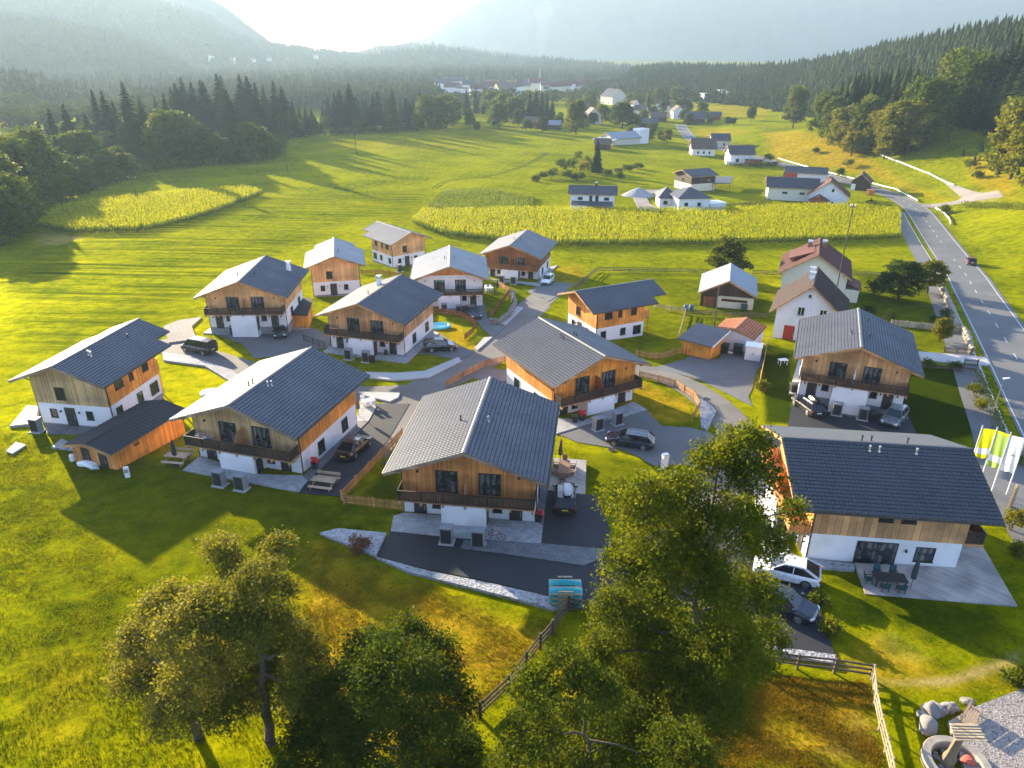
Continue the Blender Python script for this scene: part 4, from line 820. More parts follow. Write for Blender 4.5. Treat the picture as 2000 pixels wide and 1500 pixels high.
for px, py, wd, ht in ((1395, 196, 26, 6), (1440, 192, 30, 6), (1420, 190, 22, 7), (1470, 194, 18, 4)):
    p = G(px, py); P = thing('roadside_hall', 'pale flat hall beside the far fields below the forest ridge', 'hall', p, .1, 'pale halls below the forest ridge'); mb = MB(); mb.box(-wd / 2, -6, -2, wd / 2, 8, ht); mb.build('wall', M_white, P); mb = MB(); mb.box(-wd / 2 - .5, -6.5, ht, wd / 2 + .5, 8.5, ht + .8); mb.build('roof', M_tin, P)
# ------------------------------------------------------------------ fences, rails, walls
M_picket = timber('picket_wood', (.52, .27, .10), .1); M_oldrail = timber('old_rail_wood', (.10, .075, .055), .12); M_palerail = timber('pale_rail_wood', (.45, .36, .24), .12)
def resample(pts, step):
    P = [Vector((*G(*p)[:2], 0)) for p in pts]; out = [P[0]]; 
    for a, b in zip(P[:-1], P[1:]):
        n_ = max(1, round((b - a).length / step))
        for k in range(1, n_ + 1): out.append(a.lerp(b, k / n_))
    for p in out: p.z = Tz(p.x, p.y)
    return out
def fence(label, pts, h=.95, mat=None, kind='picket', step=2.4, group=None, postw=.10, name=None):
    mat = mat or M_picket; st = resample(pts, step); o = st[0].copy(); P = thing(name or (kind + '_fence' if kind in ('picket', 'rail') else 'fence'), label, 'fence', o, 0, group)
    pn = MB()
    for a, b in zip(st[:-1], st[1:]):
        a, b = a - o, b - o; d = b - a; ln = d.length
        if kind == 'picket':
            for z in (.25, h - .2): pn.beam(a + Vector((0, 0, z)), b + Vector((0, 0, z)), .04, .08)
            nn = max(2, int(ln / .16)); s_ = Vector((-d.y, d.x, 0)).normalized() * .035
            for i in range(nn):
                p = a + d * ((i + .5) / nn) + s_; hh = h + random.uniform(-.02, .02); q = d.normalized() * .04; pn.loft([[tuple(p - q + Vector((0, 0, .08))), tuple(p + q + Vector((0, 0, .08))), tuple(p + q + Vector((0, 0, hh))), tuple(p - q + Vector((0, 0, hh)))], [tuple(p - q + s_ * .6 + Vector((0, 0, .08))), tuple(p + q + s_ * .6 + Vector((0, 0, .08))), tuple(p + q + s_ * .6 + Vector((0, 0, hh))), tuple(p - q + s_ * .6 + Vector((0, 0, hh)))]])
        elif kind == 'rail':
            for z in (.35, .68, h - .08): pn.beam(a + Vector((0, 0, z)), b + Vector((0, 0, z + random.uniform(-.02, .02))), .05, .13)
        else:
            pn.beam(a + Vector((0, 0, h / 2)), b + Vector((0, 0, h / 2)), .05, h)
    pn.build({'picket': 'picket_panel', 'rail': 'rail', 'board': 'board_panel'}[kind], mat, P)
    for k, p in enumerate(st):
        q = p - o; m_ = MB(); m_.box(q.x - postw / 2, q.y - postw / 2, q.z - .4, q.x + postw / 2, q.y + postw / 2, q.z + h + .08); m_.build('post', mat, P)
    return P
fence('picket fence around the shaded lawn left of the front middle twin house', [(786, 852), (745, 895), (667, 977), (672, 985), (788, 998)])
fence('picket fence curving along the lane behind the front middle twin house', [(872, 757), (905, 738), (947, 717), (986, 708)])
fence('picket fence bending round the dry lawn right of the honey coloured twin house', [(1248, 738), (1285, 746), (1317, 755), (1354, 778), (1365, 798), (1351, 822)])
fence('picket fence along the curved edge of the lawn by the timber shed', [(1243, 696), (1268, 701), (1293, 701), (1332, 690)])
fence('brown fence climbing from the wood shed towards the barn', [(1323, 668), (1339, 613), (1277, 603)], kind='rail', mat=M_palerail)
fence('long brown rail fence across the meadow beside the barn', [(1167, 531), (1230, 532), (1300, 533), (1382, 535)], h=1.1, kind='rail', mat=M_oldrail, step=3.5)
fence('brown rail fence between the barn and the old cream house', [(1470, 537), (1527, 540)], h=1.1, kind='rail', mat=M_oldrail, step=3)
fence('brown rail fence right of the old cream house behind the apple trees', [(1666, 540), (1720, 541), (1800, 545)], h=1.1, kind='rail', mat=M_oldrail, step=3)
fence('dark rail fence in front of the barn and the blue barrels', [(1340, 615), (1394, 618), (1430, 622), (1500, 622)], h=1.0, kind='rail', mat=M_oldrail, step=3)
fence('rail fence up the dry bank beside the red brown twin house', [(1124, 566), (1145, 548), (1165, 531)], h=1.0, kind='rail', mat=M_oldrail)
fence('dark rail fence running down between the bushy trees in the foreground', [(1111, 1194), (1079, 1239), (1055, 1266), (1028, 1302), (994, 1349), (938, 1402)], h=1.15, kind='rail', mat=M_oldrail, postw=.16)
fence('short dark rail fence by the end of the gravel strip under the big tree', [(1111, 1194), (1150, 1199), (1190, 1204)], h=1.1, kind='rail', mat=M_oldrail, postw=.14)
fence('dark rail fence below the gravel strip right of the big tree', [(1440, 1290), (1494, 1297), (1556, 1306), (1628, 1314), (1700, 1325)], h=1.1, kind='rail', mat=M_oldrail, postw=.13)
fence('pale rail fence running down to the bottom edge beside the fountain', [(1701, 1327), (1706, 1378), (1716, 1426), (1727, 1471), (1736, 1510), (1745, 1560)], h=1.1, kind='rail', mat=M_palerail, postw=.1)
fence('picket fence curving above the bank beside the paddling pool', [(850, 612), (900, 619), (930, 637), (924, 650), (908, 664)], mat=M_brownw)
fence('picket fence on the stony bank right of the white upper floored house', [(957, 622), (978, 597), (996, 573), (976, 558)], mat=M_brownw)
fence('low brown fence behind the carport towards the farthest small house', [(706, 535), (760, 537), (800, 546)], mat=M_brownw, h=.9)
fence('grey gate fence at the forecourt of the chimney houses', [(594, 668), (612, 674), (635, 682)], mat=M_frame, h=1.1, kind='rail', step=1.6)
fence('small dark gate beside the driveway wall at the road', [(1842, 690), (1868, 692), (1896, 693)], mat=M_oldrail, h=1.0)
fence('small dark gate across the narrow driveway near the road', [(1882, 714), (1908, 716)], mat=M_oldrail, h=1.0)
fence('low grey garden fence on the wall behind the young yellow tree', [(1740, 636), (1800, 642), (1878, 650)], mat=M_palerail, h=1.0, kind='board')
fence('grey board fence along the planted edge of the deep green lawn', [(1800, 722), (1850, 724), (1905, 730)], mat=M_oldrail, h=.7, kind='rail')
def stone_wall(label, pts, h, w, seed, mat):
    st = resample(pts, .75); o = st[0].copy(); P = thing('stone_wall', label, 'wall', o); m_ = MB(); g = random.Random(seed)
    for p in st:
        for k in range(2): m_.blob((p.x - o.x + g.uniform(-.1, .1), p.y - o.y + g.uniform(-.1, .1), p.z - o.z + .15 + k * h * .55), (g.uniform(.38, .5), g.uniform(.3, .42), h * .42), g.randint(0, 999), .18, 1)
    m_.build('stones', mat, P); return P
M_stone = plain('pale_stone', (.30, .26, .215), .9, var=.35, scale=1.5, bmp=.4); M_stone2 = plain('grey_stone', (.22, .20, .185), .9, var=.35, scale=1.2, bmp=.4)
stone_wall('pale dry stone wall along the road beside the apple trees', [(1830, 545), (1850, 592), (1868, 640)], 1.1, .8, 1, M_stone)
stone_wall('pale stone wall end beside the young yellow tree and the small gate', [(1880, 650), (1890, 670), (1897, 692)], 1.1, .8, 2, M_stone)
stone_wall('grey boulder bank below the picket fence at the lane bend', [(1000, 575), (1006, 596), (995, 618), (975, 634), (960, 632)], .9, .8, 3, M_stone2)
def guard_rail(label, pts, h=.75):
    st = resample(pts, 4.); o = st[0].copy(); P = thing('guard_rail', label, 'guard rail', o); m_ = MB()
    for a, b in zip(st[:-1], st[1:]): m_.beam(a - o + Vector((0, 0, h - .15)), b - o + Vector((0, 0, h - .15)), .12, .42)
    m_.build('rail', M_white, P); m_ = MB()
    for p in st: q = p - o; m_.box(q.x - .06, q.y - .06, q.z - .3, q.x + .06, q.y + .06, q.z + h - .1)
    m_.build('rail_posts', M_steel, P)
guard_rail('pale guard rail outside the road bend above the roadside hut', [(1519, 311), (1573, 327), (1630, 342), (1690, 357), (1750, 372), (1791, 394)])
guard_rail('short pale guard rail at the side track mouth by the road', [(1826, 409), (1842, 418), (1853, 430), (1856, 440)])
guard_rail('pale guard rail along the upper hillside track', [(1712, 302), (1760, 320), (1815, 342), (1862, 364)])

# ------------------------------------------------------------------ vehicles
M_tyre = plain('tyre_rubber', (.018, .018, .018), .85); M_rim = plain('alloy_rim', (.35, .35, .36), .35, .8); M_head = plain('headlight_glass', (.7, .72, .75), .15); M_tail = plain('taillight_glass', (.35, .015, .015), .2)
M_plate_y = plain('yellow_number_plate', (.75, .55, .03), .5); M_plate_w = plain('white_number_plate', (.7, .7, .7), .5); M_carglass = plain('car_glass', (.012, .014, .018), .05, spec=.7, var=.05); M_black = plain('black_trim', (.02, .02, .02), .6)
def carpaint(name, col, rough=.22):
    if name in _mc: return _mc[name]
    m, nt, n, l, b = nmat(name); tc = N(n, 'TexCoord'); nz = N(n, 'TexNoise', i_Scale=3., i_Detail=5.); l.new(tc.outputs['Object'], nz.inputs['Vector'])
    r = ramp(n, [(.3, tuple(c * .85 for c in col)), (.7, tuple(c * 1.15 for c in col))]); l.new(nz.outputs[0], r.inputs[0]); l.new(r.outputs[0], b.inputs['Base Color'])
    rr_ = ramp(n, [(.3, (rough,) * 3), (.75, (rough + .15,) * 3)]); l.new(nz.outputs[0], rr_.inputs[0]); l.new(rr_.outputs[0], b.inputs['Roughness']); b.inputs['Coat Weight'].default_value = .7; b.inputs['Coat Roughness'].default_value = .06
    _mc[name] = m; return m
P_black = carpaint('black_car_paint', (.012, .012, .014)); P_navy = carpaint('navy_car_paint', (.012, .018, .035)); P_white = carpaint('white_car_paint', (.75, .76, .78)); P_grey = carpaint('grey_car_paint', (.14, .15, .165)); P_dark = carpaint('dark_grey_car_paint', (.035, .037, .042)); P_dred = carpaint('dark_red_car_paint', (.10, .012, .012))
KIND = dict(estate=(4.8, 1.84, 1.47, .95, (-2.3, -1.75, .35, 1.15)), suv=(4.65, 1.88, 1.68, 1.05, (-2.25, -1.75, .35, 1.1)), hatch=(4.25, 1.8, 1.5, .96, (-2.05, -1.4, .3, 1.0)), sedan=(4.75, 1.83, 1.44, .95, (-1.9, -.95, .3, 1.15)), crossover=(4.55, 1.86, 1.54, .98, (-2.15, -1.15, .25, 1.15)), van=(5.1, 1.95, 1.95, 1.12, (-2.5, -2.35, 1.0, 1.75)), pickup=(5.2, 1.9, 1.8, 1.08, (-.75, -.55, .75, 1.35)))
def car(label, front, rear, kind, paint, cat='car', plate=None, box=False, rails=False, rear_to=None):
    Ln, Wd, Ht, belt, cab = KIND[kind]; a, b = G(*rear), G(*front); c = (a + b) / 2; rz = heading(a, b)
    P = thing({'van': 'passenger_van', 'pickup': 'pickup_truck'}.get(kind, 'parked_car'), label, cat, (c.x, c.y, Tz(c.x, c.y) + .05), rz)
    sl_ = Vector((math.cos(rz), math.sin(rz))); P.rotation_euler = (0, -math.asin(max(-.3, min(.3, (Tz(c.x + sl_.x, c.y + sl_.y) - Tz(c.x - sl_.x, c.y - sl_.y)) / 2))), rz)
    hw = Wd / 2; h2 = Ln / 2; bl = belt; hood = bl - (.06 if kind not in ('van',) else .0); nose = .55 if kind != 'van' else .7
    bed = kind == 'pickup'
    def sec(x, zl, zh, w_): return [(x, s * w_ * k, z) for s, pts in ((1, ((.88, zl), (1., zl + .14), (1., zh - .2), (.93, zh - .04), (.80, zh))), (-1, ((.80, zh), (.93, zh - .04), (1., zh - .2), (1., zl + .14), (.88, zl)))) for k, z in pts]
    S = [sec(-h2, .42, bl - .12, hw * .82), sec(-h2 + .07, .30, bl - .03, hw * .93), sec(-h2 + .35, .22, bl, hw * .99), sec(-.6, .2, bl, hw), sec(cab[3] - .2, .2, bl, hw), sec(cab[3] + .1, .2, hood, hw * .99), sec(h2 - .5, .22, hood - .1, hw * .97), sec(h2 - .12, .28, nose + .18, hw * .9), sec(h2, .38, nose + .05, hw * .74)]
    mb = MB(); mb.loft(S); mb.build('body', paint, P, smooth=False)
    xr0, xr1, xf1, xf0 = cab; g = MB(); wb, wt, wm = hw * .90, hw * .70, hw * .86
    def cs(x, zt, k): return [(x, wb, bl - .02), (x, wb * (1 - k) + wt * k, zt), (x, -(wb * (1 - k) + wt * k), zt), (x, -wb, bl - .02)]
    g.loft([cs(xr0, bl, .0), cs(xr1, Ht - .05, 1.), cs((xr1 + xf1) / 2, Ht - .015, 1.), cs(xf1, Ht - .05, 1.), cs(xf0, bl - .04, .0)]); g.build('window_glass', M_carglass, P)
    r = MB(); top = lambda x: Ht - .05 + .035 * max(0, 1 - abs((x - (xr1 + xf1) / 2) / ((xf1 - xr1) / 2)))
    xs = np.linspace(xr1 - .06, xf1 + .04, 7); r.loft([[(x, wt + .03, top(x) - .03), (x, wt - .06, top(x) + .025), (x, 0, top(x) + .035), (x, -wt + .06, top(x) + .025), (x, -wt - .03, top(x) - .03)] for x in xs])
    for s in (1, -1):
        r.beam((xr0, s * wb, bl), (xr1, s * wt, Ht - .05), .07, .16); r.beam((xf0, s * wb, bl), (xf1, s * wt, Ht - .05), .06, .07)
        for xp in ([(xr1 + xf1) / 2 + .05] if kind not in ('estate', 'van', 'suv') else [(xr1 + xf1) / 2 + .3, xr1 + .45]): r.beam((xp, s * (wb + .005), bl), (xp - .04, s * (wt + .012), Ht - .06), .05, .09)
    r.build('roof', paint, P)
    if bed:
        q = MB(); q.box(-h2 + .12, -hw * .82, bl - .01, xr0 - .08, hw * .82, bl + .05); q.build('bed_cover', M_black, P)
    wr = .34 if kind not in ('suv', 'pickup', 'van') else .37
    for x in (h2 - .92, -h2 + .95):
        for s in (1, -1):
            t = MB(); t.lathe([(wr * .72, 0), (wr * .96, .01), (wr, .05), (wr, .19), (wr * .96, .23), (wr * .72, .235)], 18); M_ = Matrix.Translation((x, s * (hw - .205), wr - .02)) @ Matrix.Rotation(-s * math.pi / 2, 4, 'X'); t.v = [tuple(M_ @ Vector(v)) for v in t.v]; w_ = t.build('wheel', M_tyre, P, True)
            u = MB(); u.lathe([(wr * .70, .236), (wr * .66, .246), (.09, .225), (.06, .25)], 10); u.v = [tuple(M_ @ Vector(v)) for v in u.v]; u.build('rim', M_rim, w_)
            ar = MB(); ar.lathe([(wr * 1.17, .0), (wr * 1.17, .209)], 18); ar.v = [tuple(M_ @ Vector(v)) for v in ar.v]; ar.build('wheel_arch', M_black, P)
    for s in (1, -1):
        q = MB(); q.loft([[(h2 - .22, s * hw * .92, nose + .02), (h2 - .22, s * hw * .92, nose + .20), (h2 - .02, s * hw * .55, nose + .14), (h2 - .02, s * hw * .55, nose - .0)], [(h2 - .05, s * hw * .86, nose + .02), (h2 - .05, s * hw * .86, nose + .16), (h2 + .02, s * hw * .55, nose + .12), (h2 + .02, s * hw * .55, nose)]]); q.build('headlight', M_head, P)
        q = MB(); q.box(-h2 + .015, s * hw * .62, bl - .30, -h2 + .10, s * hw * .95, bl - .10); q.build('taillight', M_tail, P)
        q = MB(); q.box(xf0 - .25, s * (hw * .93), bl, xf0 - .05, s * (hw + .17), bl + .15); q.build('side_mirror', paint, P)
    q = MB(); q.box(-h2 - .012, -.26, bl - .42, -h2 + .03, .26, bl - .30); q.build('number_plate', plate or M_plate_w, P)
    q = MB(); q.box(h2 - .06, -.5, .38, h2 + .015, .5, .56); q.build('grille', M_black, P)
    q = MB(); q.box(-h2 - .02, -hw * .7, .3, -h2 + .06, hw * .7, .46); q.build('bumper', M_black, P)
    if rails or box:
        for s in (1, -1): q = MB(); q.tube([(xr1 + .1, s * wt * .92, Ht - .02), (xr1 + .2, s * wt * .92, Ht + .06), (xf1 - .25, s * wt * .92, Ht + .06), (xf1 - .1, s * wt * .92, Ht - .02)], .02); q.build('roof_rail', M_steel, P)
    if box:
        q = MB(); y0 = -wt * .25; xa, xb = xr1 + .1, xf1 - .05; n_ = 9
        q.loft([[(x, y0 + dy * k, Ht + .08 + dz * k) for dy, dz in ((.38, 0), (.38, .18), (.28, .34), (-.28, .34), (-.38, .18), (-.38, 0))] for x, k in zip(np.linspace(xa, xb, n_), (.55, .85, .97, 1, 1, 1, .95, .8, .45))]); q.build('roof_box', box, P)
    return P
M_boxs = plain('silver_box_plastic', (.5, .52, .55), .3); M_boxk = plain('black_box_plastic', (.025, .025, .028), .3)
car('black passenger van with pale roof driving on the left lane', (358, 681), (424, 694), 'van', P_black, 'van')
car('shiny black saloon parked beside the twin house with picnic tables', (716, 862), (668, 905), 'sedan', P_black, plate=M_plate_y)
car('black estate with silver roof box parked right of the front middle house', (1103, 950), (1103, 1016), 'estate', P_black, plate=M_plate_y, box=M_boxs)
car('long dark blue estate parked broadside in the yard of the honey house', (1184, 862), (1276, 876), 'estate', P_navy, rails=True)
car('black estate with black roof box in front of the house by the deep lawn', (1552, 783), (1604, 822), 'estate', P_black, box=M_boxk)
car('grey off-roader facing the camera beside the deep green lawn', (1730, 840), (1758, 810), 'suv', P_grey, rails=True)
car('white crossover half hidden behind the big tree at the flagpole house', (1492, 1117), (1577, 1137), 'crossover', P_white)
car('dark blue hatchback half hidden behind the big tree on black asphalt', (1568, 1206), (1492, 1176), 'hatch', P_navy)
car('black crossover with brown reflections parked below the paddling pool', (890, 682), (830, 686), 'suv', P_black, rails=True)
car('dark grey compact car parked nose out before the carport house', (547, 668), (549, 644), 'hatch', P_dark)
car('dark pickup parked under the white upper floored house', (938, 630), (905, 606), 'pickup', P_dark, 'pickup')
car('white car parked at the corner of the red brown twin house', (1061, 561), (1077, 546), 'suv', P_white)
car('dark red car driving away on the main road', (1890, 507), (1901, 526), 'suv', P_dred)

# ------------------------------------------------------------------ heat pumps
M_pump = plain('heat_pump_casing', (.26, .265, .28), .5); M_grill = plain('heat_pump_grille', (.018, .018, .02), .7)
def make_pump():
    P = thing('heat_pump', '-', 'heat pump', (0, 0, 0), 0, 'heat pumps in front of the houses')
    m_ = MB(); m_.box(-.47, -.34, .12, .47, .34, 1.5); m_.build('casing', M_pump, P)
    m_ = MB(); m_.box(-.40, -.37, .2, .40, -.341, 1.4); g_ = m_.build('grille', M_grill, P)
    m_ = MB()
    for k in range(9): m_.box(-.39, -.385, .26 + k * .125, .39, -.371, .29 + k * .125)
    m_.build('grille_bars', M_frame, g_)
    m_ = MB(); m_.box(-.51, -.38, 1.5, .51, .38, 1.56); m_.build('lid', M_pump, P)
    m_ = MB(); m_.box(-.6, -.52, -.5, .6, .45, .12); m_.build('base', M_conc, P); return P
PUMPS = [((873, 1060), -.12, 'left of the two grey heat pumps before the front middle twin house'), ((934, 1066), -.12, 'right heat pump before the front middle twin house, next to the bicycle'),
         ((431, 948), -.28, 'left of two heat pumps on the grass before the house with picnic tables'), ((473, 956), -.28, 'right of two heat pumps on the grass before the house with picnic tables'),
         ((458, 656), .04, 'left heat pump before the house with the black roofed carport'), ((491, 657), .04, 'right heat pump before the house with the black roofed carport'),
         ((682, 702), -.27, 'left heat pump before the chimney house near the paddling pool'), ((716, 707), -.27, 'right heat pump before the chimney house near the paddling pool'),
         ((868, 610), .07, 'left heat pump before the house with white upper floor'), ((896, 613), .07, 'right heat pump before the house with white upper floor'),
         ((980, 553), -.27, 'left heat pump before the red brown clad house'), ((1003, 555), -.27, 'right heat pump before the red brown clad house'),
         ((1167, 840), .5, 'left heat pump at the yard of the honey coloured house'), ((1205, 829), .5, 'right heat pump at the yard of the honey coloured house'),
         ((1633, 811), -.39, 'left heat pump between the cars beside the deep green lawn'), ((1683, 820), -.39, 'right heat pump between the cars beside the deep green lawn'),
         ((74, 843), -.15, 'lone heat pump at the left corner of the leftmost small house'), ((780, 531), .7, 'lone heat pump before the farthest small house')]
pp = None
for (px, py), rz, lb in PUMPS:
    g_ = G(px, py)
    if pp is None: pp = make_pump(); pp.location = g_; pp.rotation_euler.z = rz; pp['label'] = lb
    else: dup(pp, g_, rz, lb)

# ------------------------------------------------------------------ garden furniture
M_bench = timber('bench_wood', (.42, .31, .21), .12, True); M_teak = timber('teak_wood', (.30, .17, .10), .1, True); M_cloth = plain('umbrella_cloth', (.10, .075, .065), .9, var=.15); M_cloth2 = plain('dark_umbrella_cloth', (.035, .04, .05), .9); M_deck = timber('deck_boards', (.40, .37, .35), .14, False, .2); M_petrol = plain('petrol_fabric', (.02, .07, .075), .8); M_cable = plain('black_plastic', (.02, .02, .022), .5)
def picnic(label, px, rz, s=1.):
    P = thing('picnic_table', label, 'picnic table', G(*px), rz, 'wooden picnic tables'); P.scale = (s,) * 3
    m_ = MB()
    for k in range(5): m_.box(-1.1, -.40 + k * .165, .70, 1.1, -.25 + k * .165, .75)
    m_.build('table_top', M_bench, P)
    for sg in (1, -1):
        m_ = MB(); y = sg * .85
        for k in range(2): m_.box(-1.1, y - .16 + k * .17, .42, 1.1, y - .01 + k * .17, .46)
        if sg > 0:
            for k in range(2): m_.box(-1.1, y + .2, .60 + k * .16, 1.1, y + .24, .73 + k * .16)
        m_.build('bench_seat', M_bench, P)
    for x in (-.85, .85):
        m_ = MB(); m_.beam((x, -.3, .7), (x, -.62, 0), .06, .09); m_.beam((x, .3, .7), (x, .62, 0), .06, .09); m_.beam((x, -.98, .38), (x, 1.02, .38), .06, .09)
        for y in (-.95, .95): m_.beam((x, y, .42), (x, y, 0), .06, .07)
        m_.beam((x, 1.0, .4), (x, 1.1, .95), .05, .06); m_.build('leg_frame', M_bench, P)
    return P
picnic('wooden picnic table with closed umbrella beside the long timber shed', (348, 902), -.15); picnic('wooden picnic table at the front corner of the black driveway', (634, 950), -.2)
def parasol(label, px, h, cloth, hb=.35, group='closed garden umbrellas'):
    P = thing('closed_umbrella', label, 'umbrella', G(*px), 0, group); m_ = MB(); m_.cyl((0, 0, 0), (0, 0, h), .03, .025); m_.build('pole', M_teak, P)
    m_ = MB(); m_.lathe([(.05, h * hb), (.20, h * hb + .15), (.19, h * .6), (.13, h * .85), (.04, h)], 9); m_.v = [(x * (1 + .18 * math.sin(5 * math.atan2(y, x) + z * 2)), y * (1 + .18 * math.sin(5 * math.atan2(y, x) + z * 2)), z) for x, y, z in m_.v]; m_.build('canopy', cloth, P)
    m_ = MB(); m_.lathe([(.38, 0), (.36, .07), (.1, .10)], 14); m_.build('base', M_cable, P); return P
parasol('closed dark umbrella standing through the picnic table by the timber shed', (345, 907), 2.6, M_cloth2); parasol('closed brown umbrella behind the dining table on the stone terrace', (1094, 908), 2.9, M_cloth); parasol('closed dark umbrella on the wooden deck of the flagpole house', (1777, 1152), 2.7, M_cloth2); parasol('closed brown umbrella on the terrace behind the house with picnic tables', (701, 815), 2.8, M_cloth); parasol('closed dark umbrella beside the terrace of the white upper floored house', (972, 572), 2.6, M_cloth2)
def dining(name, label, px, rz, l_, w_, mat):
    P = thing(name, label, 'table', G(*px, .05), rz); m_ = MB(); m_.box(-l_ / 2, -w_ / 2, .70, l_ / 2, w_ / 2, .75); m_.build('table_top', mat, P)
    for x in (-1, 1):
        for y in (-1, 1): m_ = MB(); m_.box(x * (l_ / 2 - .12) - .04, y * (w_ / 2 - .1) - .04, 0, x * (l_ / 2 - .12) + .04, y * (w_ / 2 - .1) + .04, .7); m_.build('leg', mat, P)
    return P
def chair(label, loc, rz, mat, seatm, group):
    P = thing('garden_chair', label, 'chair', loc, rz, group); m_ = MB(); m_.box(-.24, -.24, .42, .24, .24, .47); m_.build('seat', seatm, P); m_ = MB(); m_.loft([[(-.24, .22, .47), (.24, .22, .47), (.24, .34, .98), (-.24, .34, .98)], [(-.24, .26, .47), (.24, .26, .47), (.24, .38, .98), (-.24, .38, .98)]]); m_.build('backrest', seatm, P)
    for x in (-.21, .21):
        for y in (-.21, .21): m_ = MB(); m_.box(x - .02, y - .02, 0, x + .02, y + .02, .42); m_.build('leg', mat, P)
        m_ = MB(); m_.box(x - .03, -.22, .64, x + .03, .26, .67); m_.build('armrest', mat, P)
    return P
def set_(tab, l_, w_, mat, seatm, lab, group, n):
    o, rz = tab.location, tab.rotation_euler.z; spots = [(-l_ * .25, -w_ / 2 - .25, math.pi), (l_ * .25, -w_ / 2 - .25, math.pi), (-l_ * .25, w_ / 2 + .25, 0), (l_ * .25, w_ / 2 + .25, 0), (-l_ / 2 - .3, 0, math.pi / 2), (l_ / 2 + .3, 0, -math.pi / 2)][:n]
    pr = None
    for x, y, t in spots:
        q = Vector((o.x + x * math.cos(rz) - y * math.sin(rz), o.y + x * math.sin(rz) + y * math.cos(rz), o.z))
        if pr is None: pr = chair(lab, q, rz + t, mat, seatm, group)
        else: dup(pr, q, rz + t, lab)
t_ = dining('dining_table', 'brown teak dining table on the stone terrace right of the front middle house', (1101, 925), 1.45, 2.4, 1.0, M_teak); set_(t_, 2.4, 1.0, M_teak, M_teak, 'brown teak chair around the table on the stone terrace', 'teak chairs on the stone terrace', 6)
t_ = dining('dining_table', 'dark garden table before the glass door on the wooden deck', (1734, 1143), -.12, 2.2, 1.0, M_frame); set_(t_, 2.2, 1.0, M_frame, M_petrol, 'petrol green chair around the dark table on the wooden deck', 'petrol chairs on the wooden deck', 5)
t_ = dining('dining_table', 'small pale table on the terrace behind the house with picnic tables', (720, 792), .5, 1.4, .8, M_white); set_(t_, 1.4, .8, M_steel, M_white, 'pale chair on the terrace behind the house with picnic tables', 'pale terrace chairs', 3)
t_ = dining('dining_table', 'small white table on the narrow lawn next to the timber screen', (1528, 712), .2, 1.2, .8, M_white)
t_ = dining('dining_table', 'pale table on the terrace of the white upper floored house', (955, 569), .2, 1.6, .9, M_white); set_(t_, 1.6, .9, M_white, M_white, 'white chair around the pale terrace table by the stony bank', 'white terrace chairs by the stony bank', 4)
# decks
def deck(label, pts, h):
    c = [G(*p) for p in pts]; o = c[0].copy(); P = thing('wooden_deck', label, 'deck', o); m_ = MB(); top = max(v.z for v in c) + h - o.z; hh = [(v.x - o.x, v.y - o.y) for v in c]
    bm = bmesh.new(); f = bm.faces.new([bm.verts.new((x, y, top)) for x, y in hh]); bmesh.ops.recalc_face_normals(bm, faces=[f])
    if f.normal.z < 0: bmesh.ops.reverse_faces(bm, faces=[f])
    r = bmesh.ops.extrude_face_region(bm, geom=[f]); 
    for v in r['geom']:
        if isinstance(v, bmesh.types.BMVert): pass
    ups = {v for v in r['geom'] if isinstance(v, bmesh.types.BMVert)}
    for v in bm.verts:
        if v not in ups: v.co.z = top - .9
    bmesh.ops.triangulate(bm, faces=bm.faces[:]); bmesh.ops.recalc_face_normals(bm, faces=bm.faces[:])
    me = bpy.data.meshes.new('deck_boards'); bm.to_mesh(me); bm.free(); me.materials.append(M_deck); link('deck_boards', me, P); return P
deck('big grey wooden deck wrapping the garden side of the flagpole house', [(1668, 1106), (1690, 1161), (1986, 1186), (1903, 1062), (1868, 1065), (1864, 1117)], .06)
deck('pale stone and wood terrace right of the front middle house', [(1070, 958), (1083, 902), (1145, 907), (1143, 966)], .04)
deck('pale wooden terrace at the left side of the leftmost small house', [(20, 836), (56, 800), (78, 803), (70, 832)], .25)
# carved fountain, bench and boulders
o = G(1866, 1500); P = thing('stone_fountain', 'round stone fountain basin with a carved wooden post and roof board', 'fountain', o)
m_ = MB(); m_.lathe([(1.62, -.3), (1.62, .42), (1.58, .47), (1.22, .47), (1.18, .42), (1.18, -.1), (.01, -.1)], 40); m_.build('basin', M_stone, P)
m_ = MB()
for k in range(26): t = random.uniform(0, 6.28); q = random.uniform(.3, 1.05); m_.blob((q * math.cos(t), q * math.sin(t), .02), (.17, .15, .12), k, .2, 1)
m_.build('basin_stones', M_stone2, P)
m_ = MB(); m_.loft([[(-.02 + r_ * math.cos(t) * (1 + .2 * math.sin(2 * t + z)) - .25 + .10 * z, .32 + r_ * math.sin(t), z) for t in np.linspace(0, 5.6, 9)] for z, r_ in ((-.1, .42), (.3, .36), (.7, .25), (1.2, .22), (1.7, .20), (2.0, .24))]); m_.build('carved_post', timber('old_log', (.30, .22, .13), .08), P)
m_ = MB()
for k in range(6): m_.beam((-.55 + k * .03, .05 + k * .15, 2.05 + .03 * k), (.95 - .06 * (k % 2), -.10 + k * .15, 2.20 + .03 * k), .14, .05)
m_.build('roof_board', M_palerail, P)
m_ = MB(); m_.blob((.72, .25, .25), (.34, .3, .22), 5, .2, 2); m_.build('flowers', plain('red_blossom', (.45, .08, .05), .7, var=.6, scale=14), P)
